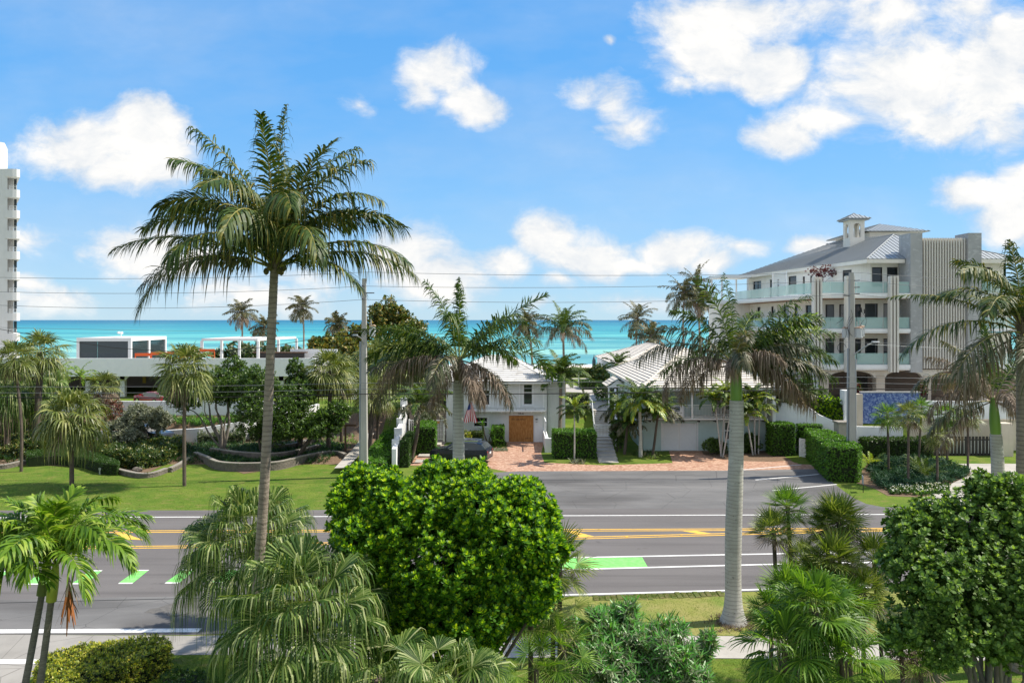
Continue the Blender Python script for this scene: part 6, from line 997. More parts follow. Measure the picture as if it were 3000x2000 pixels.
cover('ground_cover', gp(D([(440,1048),(470,1036),(600,1030),(740,1020),(800,1030),(780,1046),(740,1050),(640,1068),(520,1070)])), 2600, T_strap, .28, (L_jun, L_hedge), z=.32, h=.3); cover('leafy_bed', gp(D([(350,985),(470,960),(600,940),(720,930),(720,960),(600,985),(460,1000)]), .5), 3600, T_strap, .4, (L_hedge, L_hedgen), z=1.5, h=.5); cover('strap_leaf_plants', gp(D([(700,1010),(740,985),(800,990),(830,1035),(740,1042)])), 900, T_strap, .42, (L_hedge, L_hedgen), z=.2, h=.2); cover('purple_ground_cover', gp(D([(795,985),(830,965),(832,1000),(800,1012)])), 300, T_strap, .22, (L_purp, L_purp), z=.3, h=.1)
cover('bed_planting', [(-46,61.2),(-15,60.8),(-14.5,66),(-20,68.5),(-44,68.5)], 4200, T_strap, .34, (L_hedge, L_jun), h=.5); cover('garden_litter', gp(D([(60,1060),(400,1055),(740,1045),(800,1040),(800,980),(60,1000)])), 1500, T_lf, .12, (L_dead, L_hedge), z=.05, h=.1)
g = MB(); a = G(402, 1381); scatter(g, T_lfr, a+rng.normal(0,.12,(30,3))*[1,1,.5]+[0,0,.15], rng.normal(size=(30,3)), .16); 
t_ = thing('garden_rock', 'small rough tan rock at the end of the serpentine hedge', 'rock', (a[0], a[1], 0)); g = MB(); dd_ = nrm(rng.normal(size=(40,3)))
import bmesh as _bm
def rock(o_, r, m, parent, name='rock'):
    bm = _bm.new(); _bm.ops.create_icosphere(bm, subdivisions=3, radius=1)
    vs = np.array([v.co[:] for v in bm.verts]); vs = vs*(lump(vs, 5, .35))[:, None]*np.array(r); fs = np.array([[v.index for v in f.verts] for f in bm.faces]); bm.free(); g = MB(); g.add(vs+o_, fs); return g.build(name, m, parent)
rock(np.array([a[0], a[1], .12]), (.42,.25,.22), M_block, t_)
po3 = thing('timber_post', 'brown timber post with a crossbar at the edge of the path', 'post', tuple(G(1012,1335))); a = G(1012,1335); g = MB(); g.box(a[0]-.07,a[0]+.07,a[1]-.07,a[1]+.07,0,2.55); g.build('post', M_wood, po3); g = MB(); g.box(a[0]-.1,a[0]+.9,a[1]-.1,a[1]+.1,2.555,2.72); g.build('crossbar', M_wood, po3)
for i, (x, y, lab) in enumerate([(567,1305,'black bollard light beside the ramp hedge'),(293,1389,'small pale garden spotlight on the edge of the long hedge')]): a = G(x, y); t_ = thing('garden_light', lab, 'light', tuple(a)); g = MB(); g.box(a[0]-.05,a[0]+.05,a[1]-.05,a[1]+.05,0,(.95,.35)[i]); g.build('stem', (M_dark, M_galv)[i], t_); g = MB(); g.box(a[0]-.07,a[0]+.1,a[1]-.07,a[1]+.07,(.951,.351)[i],(1.1,.5)[i]); g.build('head', (M_dark, M_galv)[i], t_)
# stepped white wall and hedge strip beside the path
sw = [(58.0,-8.95,1.75),(60.6,-9.15,2.05),(63.4,-9.4,2.55),(66.3,-9.65,3.0),(69.5,-9.95,3.45),(73,-10.3,4.1),(78,-10.8,4.6)]
g = MB()
for k in range(len(sw)-1):
    (ya, xa, z), (yb, xb, _) = sw[k], sw[k+1]; g.add([(xa-.33,ya,-.1),(xa,ya,-.1),(xb,yb,-.1),(xb-.33,yb,-.1),(xa-.33,ya,z),(xa,ya,z),(xb,yb,z),(xb-.33,yb,z)], [(4,5,6,7),(0,1,5,4),(1,2,6,5),(3,0,4,7),(2,3,7,6)]); g.box(xa-.55, xa+.06, ya-.003, ya+.3, -.1, z+.003) if k else None
tag(g.build('stepped_wall', M_stuc), 'white garden wall climbing in steps away from the street', 'wall')
t_ = thing('wall_pier', 'low white block pier at the foot of the stepped wall', 'pier', (-10.2,58.2,0)); g = MB(); g.box(-10.6,-9.75,58.0,58.6,0,.55); g.build('block', M_stuc, t_); g = MB(); g.box(-10.65,-9.7,57.95,58.65,.551,.62); g.build('cap', M_trim, t_)
hedge('hedge', 'leafy green strip hedge between the narrow path and the stepped wall', [(-11.2,56.6),(-9.6,56.6),(-9.95,63),(-10.6,72),(-11.9,76),(-12.4,72),(-11.9,62)], 0, .85, T_lf, .12, (L_hedge, L_hedgen), 50); hedge('hedge', 'thin tall hedge right of the lower stepped wall', [(-8.85,59.5),(-8.2,59.5),(-8.3,64.5),(-9.0,64.5)], 0, 2.1, T_lf, .1, (L_hedge, L_hedge), 60); hedge('hedge', 'tall bright hedge behind the leaning small palm', [(-8.4,65),(-6.6,65),(-7.0,69.6),(-8.9,69.6)], 0, 2.35, T_lf, .1, (L_hedge, L_hedgen), 60)
feath('leaning feather palm with rough trunk left of the torn royal palm', 1230, 1185, 62, 3.1, 20, 3, 'ggd', bx=1204, r=.17, z0=0, bow=(.12,0), leaf=.6, fiber=.7)
feath('silvery coconut palm behind the torn royal palm', 1270, 1165, 76, 3.4, 18, 4, 'ggd', leaf=.7, r=.15); feath('coconut palm with yellowing fronds in the thicket left of house', 1200, 1090, 78, 3.3, 18, 5, 'gyd', leaf=.7, r=.15)
# house 1 front garden
gt_ = thing('garden_gate', 'white metal picket gate beside the boarded garage house', 'gate', (-8.2,70.5,0)); g = MB(); [g.box(-9.6+k*.15,-9.56+k*.15,70.5,70.53,.55,2.25) for k in range(22)]; g.box(-9.6,-6.35,70.49,70.54,2.25,2.32); g.box(-9.6,-6.35,70.49,70.54,.5,.55); g.build('pickets', M_trim, gt_); [(lambda g: (g.box(x,x+.12,70.45,70.57,.3,2.4), g.build('post', M_trim, gt_)))(MB()) for x in (-9.7,-8.3,-6.45)]; g = MB(); g.box(-7.3,-6.8,70.44,70.48,2.0,2.2); g.build('notice', mat('orange notice', (.55,.30,.08), .7), gt_)
g = MB(); [g.box(-8.0,-6.5,61.6+k*2.2,62.9+k*2.2,-.05,.03+k*.12) for k in range(4)]; [g.box(-8.3,-6.4,72+k*.8,72.8+k*.8,0,.7+k*.28) for k in range(6)]; struct('garden_steps', g, M_conc); gpoly('garden_path', [(-8.2,60.4),(-6.3,60.4),(-6.4,71),(-8.4,71)], .014, M_brick, px=False); gpoly('gravel_patch', [(-9.9,69),(-6.4,69),(-6.3,72),(-10,72)], .018, M_gravel, px=False)
g = MB(); g.box(-10.2,-6.4,74.5,79,1.4,2.9); struct('brown_terrace', g, M_gravel)
gtree('dark rounded shrub by the white picket gate', 1240, 1235, 70, 30, 26, None, 260, .18, (L_silver, L_dk), seed=20, name='garden_bush', cat='bush', r0=.04)
hedge('hedge', 'small clipped brown green hedge under the lower window', [(-3.95,69.8),(-2.7,69.8),(-2.7,70.9),(-3.95,70.9)], 0, 1.25, T_lf, .1, (L_dk, L_croton), 60); hedge('hedge', 'bright clipped hedge left of the plywood', [(-1.7,69.2),(-.75,69.2),(-.75,71.2),(-1.9,71.2)], 0, 1.75, T_lf, .1, (L_hedge, L_hedgen), 60); gtree('round yellow brown bush behind the royal trunk', 1362, 1283, 69.5, 22, 18, None, 260, .15, (L_croton, L_gold), seed=22, name='garden_bush', cat='bush', r0=.04)
def yucca(label, x, y, Y, heads, sc=.9, m=(L_hedge, L_hedgen), name='yucca', z0=0):
    c = P(x, y, Y); t_ = thing(name, label, 'plant', (c[0], Y, z0)); g = MB(); g2 = MB()
    for hx, hy in heads: h_ = P(hx, hy, Y); tube(g, [(c[0], Y, z0), ((c[0]+h_[0])/2-.08, Y, h_[2]*.5), h_], [.08,.06,.05], 6); scatter(g2, [T_tuft(34, .09, int(hx)%9+80, (-10, 85), (.8,1,.7,.1))], [h_], [[0,0,1]], sc)
    g.build('stem', B_dark, t_); g2.build('leaves', list(m), t_); return t_
yucca('yucca with three spiky heads before the lower window', 1432, 1290, 69.0, [(1414,1240),(1440,1262),(1448,1285)]); cover('border_plants', [(-4.6,68.3),(-.5,68.3),(-.5,71.4),(-4.6,71.4)], 260, T_strap, .35, (L_hedge, L_hedge), z=.02)
cover('shell_gravel_patches', [(-2.4,66.9),(-.4,66.9),(-.4,68.2),(-2.4,68.2)], 300, T_lf, .10, (L_silver, L_silver), z=0.01, h=.03)
# flag
fl_ = thing('flag', 'american flag hanging from a short pole on the house wall', 'flag', (-3.95,71.2,3.3)); g = MB(); tube(g, [(-3.9,71.95,2.9),(-4.05,70.9,4.1)], .02, 6); tube(g, [(-4.05,70.9,4.1),(-4.06,70.85,4.16)], .04, 6); g.build('pole', M_galv, fl_)
g = MB(); NS = 13; a0 = np.array([-4.04,70.95,4.02])
for i in range(NS):
    for j in range(10):
        def fp(u, v): w_ = .10+.42*v; return (a0[0]+.10-w_*.75+(u)*w_*1.9+.1*v-.35*v*(1-u), a0[1]+.18*math.sin(u*11+v*2)*(.3+v*.7)-.15*v, a0[2]-1.95*v-.06*math.sin(u*9))
        m_ = 2 if (v0 := j/10) < .34 and i < 7 else (0 if i % 2 == 0 else 1); g.add([fp(i/NS, j/10), fp((i+1)/NS, j/10), fp((i+1)/NS, (j+1)/10), fp(i/NS, (j+1)/10)], [(0,1,2,3)], m_)
g.build('cloth', [mat('flag red', (.50,.03,.05), .8), mat('flag white', (.78,.76,.74), .8), mat('flag blue', (.03,.05,.20), .8)], fl_)
# stairs and planting between the houses
g = MB()
for k in range(7): g.box(7.15+k*.07, 8.75+k*.07, 61.5+k*1.25, 62.65+k*1.25+.1, -.05, .05+k*.11)
for k in range(11): g.box(7.9+k*.05, 9.55+k*.05, 72.2+k*.42, 72.63+k*.42, 0, .85+k*.15)
g.box(7.8, 9.5, 70.4, 72.2, 0, .8); struct('stairs', g, M_conc)
g = MB(); v = [(8.4,76.8,2.43),(10.1,76.8,2.43),(11.0,88,2.43),(12,100,2.43),(9.5,101,2.43),(7.9,88,2.43)]; g.add(v, [list(range(6))]); g.add([(6.2,97,2.432),(9.4,96,2.432),(9.6,104,2.432),(6.8,112,2.432),(4.8,112,2.432)], [list(range(5))]); g.add([(5,118,2.44),(15,118,2.44),(15,119.6,2.44),(5,119.6,2.44)], [(0,1,2,3)]); struct('walkway', g, M_conc)
g = MB(); 
for k in range(8): x0, y0 = 9.75+k*.14, 69.5+k*1.1; z_ = 1.5+k*.38; fr = Fr((x0, y0), (x0+.14, y0+1.1)); g.add([fr.pt(0,-.1,0),fr.pt(fr.L,-.1,0),fr.pt(fr.L,z_+.38,0),fr.pt(0,z_,0),fr.pt(0,-.1,-.2),fr.pt(fr.L,-.1,-.2),fr.pt(fr.L,z_+.38,-.2),fr.pt(0,z_,-.2)], [(0,1,2,3),(5,4,7,6),(3,2,6,7)]+([(4,0,3,7)] if k == 0 else [])+([(1,5,6,2)] if k == 7 else []))
tag(g.build('stair_wall', M_stuc), 'white sloping wall on the right side of the garden stairs', 'wall')
t_ = thing('stair_gate', 'white picket gate at the foot of the upper garden stairs', 'gate', (8.6,70.3,.6)); g = MB(); [g.box(7.85+k*.13,7.88+k*.13,70.3,70.33,.8,1.85) for k in range(14)]; g.box(7.8,9.7,70.29,70.34,1.85,1.91); g.box(7.8,9.7,70.29,70.34,1.62,1.66); g.box(7.8,9.7,70.29,70.34,.78,.83); g.build('pickets', M_trim, t_); [(lambda g: (g.box(x,x+.13,70.25,70.38,.3,2.0), g.build('post', M_trim, t_)))(MB()) for x in (7.66,9.71)]
t_ = thing('handrail', 'thin white metal handrail climbing beside the stairs', 'handrail', (7.85,72,1)); g = MB(); tube(g, [(7.75,70.6,1.9),(7.9,72.4,1.95),(8.2,76.8,3.45),(8.15,78.5,3.5)], .03, 6); [tube(g, [(7.9+k*.075,72.4+k*1.1,.9+k*.38),(7.9+k*.075,72.4+k*1.1,1.95+k*.375)], .02, 5) for k in range(5)]; g.build('rail', M_trim, t_)
t_ = thing('planter_wall', 'white corner planter wall with railing beside the driveway', 'wall', (3.1,69,0)); g = MB(); g.box(2.95,3.25,66.6,72.0,0,1.2); g.box(2.9,3.55,66.3,66.6,0,1.25); g.build('wall', M_stuc, t_); g = MB(); [g.box(3.0+.0,3.04,67+k*.4,67.05+k*.4,1.25,2.6) for k in range(9)]; g.box(2.98,3.06,66.9,70.4,2.6,2.68); g.build('railing', M_trim, t_)
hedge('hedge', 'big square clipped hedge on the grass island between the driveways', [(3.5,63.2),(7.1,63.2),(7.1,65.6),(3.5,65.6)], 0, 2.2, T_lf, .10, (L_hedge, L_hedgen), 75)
hedge('hedge', 'dark clipped box hedge on the walkway behind the small palm', [(4.9,78),(8.0,78),(8.0,79.2),(4.9,79.2)], 2.4, 3.9, T_lf, .14, (L_dk, L_silver), 30); hedge('hedge', 'low rounded hedge on the lawn beyond the stairs', [(9.3,100),(12.2,100),(12.2,104),(9.3,104)], 2.4, 3.4, T_lf, .16, (L_dk, L_hedge), 24); hedge('dune_hedge', 'long dark hedge at the top of the beach', [(-8,122),(22,122),(22,125),(-8,125)], 2.3, 3.55, T_lf, .26, (L_dk, L_croton), 12)
gtree('dark shrub beside the low hedge beyond the stairs', 1765, 1148, 86, 25, 20, None, 200, .2, seed=25, name='garden_bush', cat='bush', r0=.05); gtree('twisted dark tree behind the back house corner', 1768, 1100, 104, 34, 32, None, 380, .3, (L_dk, L_croton), seed=26, bark=B_dark); gtree('pale twiggy shrub left of the sea green house', 1790, 1140, 84, 20, 30, None, 200, .2, (L_silver, L_croton), seed=27, name='garden_bush', cat='bush', r0=.04)
t_ = thing('lamp_post', 'slim white globe lamp post on the walkway', 'lamp post', (8.9,101,2.4)); a = P(1695,1150,101); g = MB(); tube(g, [(a[0],101,2.4),(a[0],101,4.2)], .05, 6); g.build('post', M_trim, t_); g = MB(); s = np.linspace(-1,1,7); tube(g, np.array([a[0],101,4.4])+UPV*s[:,None]*.22, np.sqrt(np.maximum(.03,1-s*s))*.2, 10); g.build('globe', M_trim, t_)
t_ = thing('beach_umbrella', 'closed grey beach umbrella beyond the dune hedge', 'umbrella', (22,0,0)); a = P(1748,1082,122); t_.location = (a[0],126,1.8); ORG[t_.name] = np.array([a[0],126,1.8]); g = MB(); tube(g, [(a[0],126,1.8),(a[0],126,5.9)], .05, 6); g.build('pole', M_dark, t_); g = MB(); tube(g, [(a[0],126,2.6),(a[0],126,3.4),(a[0],126,4.9),(a[0],126,5.7)], [.42,.32,.3,.04], 8); g.build('canopy', mat('grey blue canvas', (.12,.17,.20), .8), t_)
cover('spiky_grass_plant', [(4.9,60.9),(5.9,60.9),(5.9,61.9),(4.9,61.9)], 26, T_strap, .55, (L_dull, L_silver), z=.0, h=.05)
feath('little palm with a yellow frond on the grass island', 1683, 1195, 61.8, 1.7, 14, 7, 'ygg', r=.065, z0=0, leaf=.4, bark=B_royal); 
feath('coconut palm with full crown beside the boarded garage house, lower one', 1644, 1095, 72.5, 3.0, 26, 8, 'ggg', bx=1640, r=.17, leaf=.75, bark=B_coco, fiber=.8, grp='coconut palms beside the house', z0=.5)
feath('coconut palm with brown skirted crown rising behind the lower one', 1650, 965, 84, 3.9, 26, 9, 'ggdx', bx=1655, r=.15, leaf=.9, bark=B_coco, fiber=.8, grp='coconut palms beside the house')
# sea green house garden
feath('dense feather palm with orange brown lower fronds before the sea green house', 1875, 1175, 64.2, 3.1, 26, 10, 'ggy', bx=1877, r=.17, z0=0, leaf=.65, shaft=(.9,.13,B_shaft), bark=B_royal, o=dict(hang=.6)); feath('leaning feather palm left of the louvred garage door', 1930, 1200, 65.2, 2.4, 20, 11, 'ggd', bx=1912, r=.12, z0=0, leaf=.55); feath('short feather palm beside the garden stairs', 1838, 1240, 65.5, 1.9, 18, 12, 'ggd', bx=1830, r=.14, z0=0, leaf=.5); feath('dark feather palm between the stairs and the sea green house', 1818, 1195, 68.5, 2.3, 18, 13, 'ggd', r=.12, z0=0, leaf=.6)
feath('low palm growing behind the roof edge of the sea green house', 1808, 1065, 92, 2.3, 16, 14, 'gg', r=.12, leaf=.6, z0=2.4)
gtree('dark upright shrub on the left wall of the sea green house', 1808, 1270, 66.8, 16, 42, None, 350, .16, (L_dk, L_dkn), seed=31, name='garden_bush', cat='bush', r0=.05, z0=0)
cover('bromeliad_bed', gp([(1830,1335),(1900,1320),(1935,1335),(1920,1345)]), 60, T_strap, .5, (L_dull, L_hedge), z=0.); gpoly('mulch_ring', [(2045,1300),(2150,1300),(2260,1318),(2340,1325),(2360,1345),(2260,1352),(2180,1350),(2110,1345),(2060,1330)][::-1], .016, M_mulch)
for i, (hx, hy, bx, by, yy, lab) in enumerate([(2097,1170,2113,1325,64.3,'yellow green slender palm stem nearest the louvred garage, left'),(2125,1150,2112,1327,64.6,'yellow green slender palm with the brightest crown, middle'),(2140,1185,2118,1330,64.0,'yellow green slender palm leaning right before the window'),(2210,1165,2212,1320,65.3,'slender palm right of the big royal trunk, straight stem'),(2225,1195,2222,1322,65.6,'slender palm right of the big royal trunk, second stem'),(2190,1215,2206,1322,65.0,'slender short palm just right of the royal trunk')]): feath(lab, hx, hy, yy, 1.9, 12, 40+i, 'yyg' if i < 3 else 'ggy', bx=bx, r=.07, z0=0, leaf=.42, bark=B_royal, shaft=(.7,.06,B_shaft), el=(85,20), bend=(60,105), grp='slender palms before the sea green house')
gtree('dark green shrub at the foot of the yellow green palms', 2085, 1305, 65.3, 28, 20, [(2115,1312,65.6,22,14)], 420, .15, (L_dk, L_dkn), seed=33, name='garden_bush', cat='bush', r0=.03, z0=0); gtree('dark green shrub right of the royal trunk at the wall', 2195, 1300, 66.2, 30, 32, None, 420, .16, (L_dk, L_dkn), seed=34, name='garden_bush', cat='bush', r0=.03, z0=0)
cover('bromeliad_bed', gp([(2090,1318),(2140,1318),(2150,1330),(2095,1332)]), 40, T_strap, .35, (L_dull, L_silver), z=.0)
g = MB(); g.box(22.9,23.2,66,73,0,5.0); tag(g.build('boundary_wall', M_stuc), 'tall narrow white wall end right of the sea green house', 'wall')
# condominium side planting
hedge('hedge', 'square clipped hedge at the end of the brick forecourt', [(22.4,64.4),(24.3,64.4),(24.3,66.3),(22.4,66.3)], 0, 2.7, T_lf, .10, (L_hedge, L_hedgen), 75); hedge('hedge', 'small clipped hedge behind the louvred white gate', [(24.9,64.7),(26.7,64.5),(26.7,65.4),(24.9,65.8)], 0, 2.6, T_lf, .10, (L_hedge, L_hedgen), 70)
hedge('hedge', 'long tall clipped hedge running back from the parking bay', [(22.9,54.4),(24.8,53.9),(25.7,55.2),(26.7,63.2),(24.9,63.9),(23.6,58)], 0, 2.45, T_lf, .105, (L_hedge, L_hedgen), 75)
hedge('shrub_bed', 'bright green leafy shrubs spilling over the curving white wall', [(26.7,66.4),(29.8,65.6),(30.2,67.6),(26.4,68.6)], 2.6, 4.3, T_ros, .2, (L_hedge, L_bushn), 26, wob=.3, cat='shrub')
gtree('dark broad shrub above the curving white wall', 2395, 1175, 70, 50, 32, None, 600, .2, (L_dk, L_dkn), seed=36, name='garden_bush', cat='bush', z0=3.3); gtree('dark shrub between the sea green house and condominium', 2330, 1205, 70, 45, 38, None, 600, .2, (L_dk, L_dkn), seed=37, name='garden_bush', cat='bush', z0=1)
for i, (hx, hy, bx, lab) in enumerate([(2300,1150,2308,'green feather palm with bare stem beside the condominium, left'),(2340,1145,2328,'green feather palm beside the condominium, right'),(2270,1170,2290,'green feather palm leaning at the sea green house corner')]): feath(lab, hx, hy, 67.5+i*.5, 2.4, 16, 50+i, 'ggd', bx=bx, r=.09, z0=1, leaf=.5, grp='feather palms beside the condominium')
hedge('hedge', 'dark hedge along the foot of the low white wall', [(29.8,63.2),(35.5,63.2),(35.5,64.6),(29.8,64.6)], 0, 1.6, T_lf, .14, (L_dk, L_hedge), 36)
cover('juniper_ground_cover', gp([(2540,1371),(2556,1406),(2569,1428),(2600,1438),(2696,1428),(2776,1419),(2824,1400),(2840,1387),(2773,1355),(2633,1342),(2569,1352)]), 3000, T_jun, .34, (L_jun, L_jun), z=.05, h=.7, tilt=.7)
cover('white_flower_bed', gp([(2600,1428),(2700,1424),(2780,1422),(2775,1446),(2690,1452),(2610,1448)]), 520, T_lf, .16, (L_hedge, L_hedge), z=.05, h=.2); cover('white_flowers', gp([(2602,1428),(2700,1424),(2778,1422),(2772,1446),(2690,1451),(2612,1447)]), 170, T_lfr, .055, (L_flow, L_flow), z=.22, h=.15)
gpoly('mulch_bed', [(2500,1412),(2540,1360),(2640,1335),(2780,1350),(2850,1388),(2790,1450),(2690,1456),(2600,1452),(2560,1430)][::-1], .014, M_mulch)
for i, (hx, hy, bx, by, r_, lab) in enumerate([(2600,1215,2604,1385,48,'small fan palm by the blue wall, leftmost with twisted trunk'),(2661,1215,2661,1420,52,'small fan palm with pale trunk in the flower bed, tallest'),(2700,1195,2690,1370,40,'small fan palm close behind the tallest of the bed'),(2745,1275,2746,1418,46,'small fan palm right of the tallest, dark drooping crown'),(2775,1215,2775,1362,50,'small fan palm in front of the gate with yellowing leaves'),(2835,1225,2836,1385,42,'small fan palm with thin stem before the gate, rightmost')]): a = G(bx, by); sabal(lab, hx, hy, a[1], r_, bx=bx, n=22, seed=60+i, z0=0, tr=.085, lm=L_sabal if i % 2 else L_fang, grp='small fan palms in the driveway bed', droop=.3, el=(80,-60), dead=3)
for i, (x, y, k, lab) in enumerate([(2552,1372,1.9,'bright yellow green cycad beside the long hedge'),(2712,1400,2.3,'large arching cycad in the driveway bed'),(2690,1378,1.7,'cycad behind the large arching one')]):
    a = G(x, y); t_ = thing('cycad', lab, 'plant', (a[0], a[1], 0)); g = MB(); 
    for j in range(18): frond(g, a+[0,0,.15], j*137.5, 25+45*((j*7) % 10)/10, k*rng.uniform(.8,1), leaf=.26, n=26, bend=45, hang=.1, up=.3, w=.035, rr=.018)
    g.build('crown', [B_ptg, (L_yel, L_royal, L_royal)[i]], t_)
t_ = thing('sign_post', 'small metal sign on a black stake at the lawn corner', 'sign', tuple(G(2529,1442))); a = G(2529,1442); g = MB(); g.box(a[0]-.02,a[0]+.02,a[1]-.02,a[1]+.02,0,1.0); g.build('stake', M_dark, t_); fr = Fr((a[0]-.06,a[1]-.1),(a[0]+.05,a[1]+.35)); g = MB(); fr.box(g,0,fr.L,.55,1.12,.02,.04); sp_ = g.build('plate', mat('sign grey', (.45,.47,.50), .5), t_); g = MB(); [fr.box(g,.1,fr.L-.1,.95-k*.12,1.0-k*.12,.041,.046) for k in range(3)]; g.build('lettering', M_dark, sp_)
# agave pots under arcade, bougainvillea
for x, y, lab in ((2515,1130,'dark spiky potted plant under the arcade, left of the pole'),(2707,1120,'dark spiky potted plant under the arcade, above the blue wall')): a = P(x, y, 73); t_ = thing('potted_plant', lab, 'potted plant', (a[0], 73, 3.5), 'potted plants under the arcade'); g = MB(); tube(g, [(a[0],73,3.5),(a[0],73,4.9)], [.25,.4], 12); g.build('pot', M_dark, t_); g = MB(); scatter(g, [T_tuft(40,.08,91,(-20,85))], [(a[0],73,5.4)], [[0,0,1]], 1.0); g.build('leaves', [L_dk, L_dkn], t_)
bl_ = [B(2385,797,80,25,14,.5),B(2420,792,80,28,16,.5),B(2445,800,80,18,12,.5),B(2402,812,80,12,16,.4)]; tree('bougainvillea', 'dark red bougainvillea trailing over the roof terrace louvres', 'plant', (32.2,80,14.4), bl_, 240, T_lfr, .13, L_bloom, L_bloom, B_dark, .03, 6, amp=.4, inner=.2, upb=0., crown='blossoms')
for x, lab in ((2508,'red flowering plant beside the pool wall pier'),(2700,'red flowering plant at the right end of the pool wall')): tree('flowering_plant', lab, 'plant', ((x-CX)*67.5/F, 67.5, 3.4), [B(x,1140,67.5,14,16,.5)], 140, T_lfr, .14, L_bloom, L_hedge, B_dark, .03, 4, group='red flowering plants on the pool terrace')
# ================= far =================
FP = [(708,915,150,42,700,'far beach palm left of the coconut trunk, fullest'),(775,955,160,38,778,'far beach palm just behind the coconut trunk'),(886,900,150,40,890,'far beach palm with hanging brown skirt left of the pole'),(988,948,135,34,992,'short far palm poking above the sea grape'),(1543,945,140,42,1556,'far palm with thin leaning trunk above the white roof'),(1868,930,150,50,1875,'far beach palm left of the twin tall palms'),(1905,985,125,48,1905,'bushy low far palm behind the roofs'),(2005,860,140,62,2007,'tall far palm, left of the trio'),(2040,835,142,64,2048,'tall far palm, highest of the trio'),(2050,880,138,50,2062,'far palm, right trunk of the trio'),(2140,985,140,36,2140,'far palm hidden behind the royal palm')]
for i, (x, y, Y, r_, bx, lab) in enumerate(FP):
    h_ = P(x, y, Y); L = r_*Y/F*1.25; pinnate('beach_palm', lab, 'palm tree', ((bx-CX)*Y/F+rng.uniform(-.5,.5), Y, float(hgt(h_[0], Y))), h_, .2, .14, auto(24, L, (82,-35), (35,80), 'ggd' if i % 3 else 'ggx', seed=100+i), FM, B_coco, 'palms along the beach', leaf=1.35, n=30, w=.17, split=False, bow=(.4*(-1)**i,0), rr=.05, kw=dict(seg=2))
gtree('tall sea grape tree right of the concrete pole top', 1140, 925, 112, 66, 44, [(1115,955,110,45,35),(1195,965,111,50,40)], 1500, .36, (L_grape, L_dk), seed=40, temps=T_lfr, inner=.35, amp=.25); gtree('yellowing sea grape thicket beyond the garage roof', 1000, 1000, 108, 60, 30, [(940,1015,107,55,20),(1050,990,108,45,38),(1010,1045,104,70,50)], 2200, .4, (L_grape, L_croton), seed=41, temps=T_lfr, inner=.35)
gtree('dark thicket of trees behind the concrete pole', 1150, 1040, 98, 95, 70, [(1230,1060,96,70,60),(1080,1080,94,50,50)], 2600, .42, (L_dk, L_croton), seed=42); gtree('low sea grape hedge seen through the pergola', 730, 1035, 118, 90, 14, [(830,1038,118,60,14),(660,1040,118,40,12)], 700, .45, (L_dk, L_silver), seed=43, temps=T_lfr, name='garden_bush', cat='bush', z0=2.3)
gtree('dark shrubs left of the boarded garage house', 1250, 1170, 88, 45, 45, None, 700, .35, (L_dk, L_croton), seed=44)
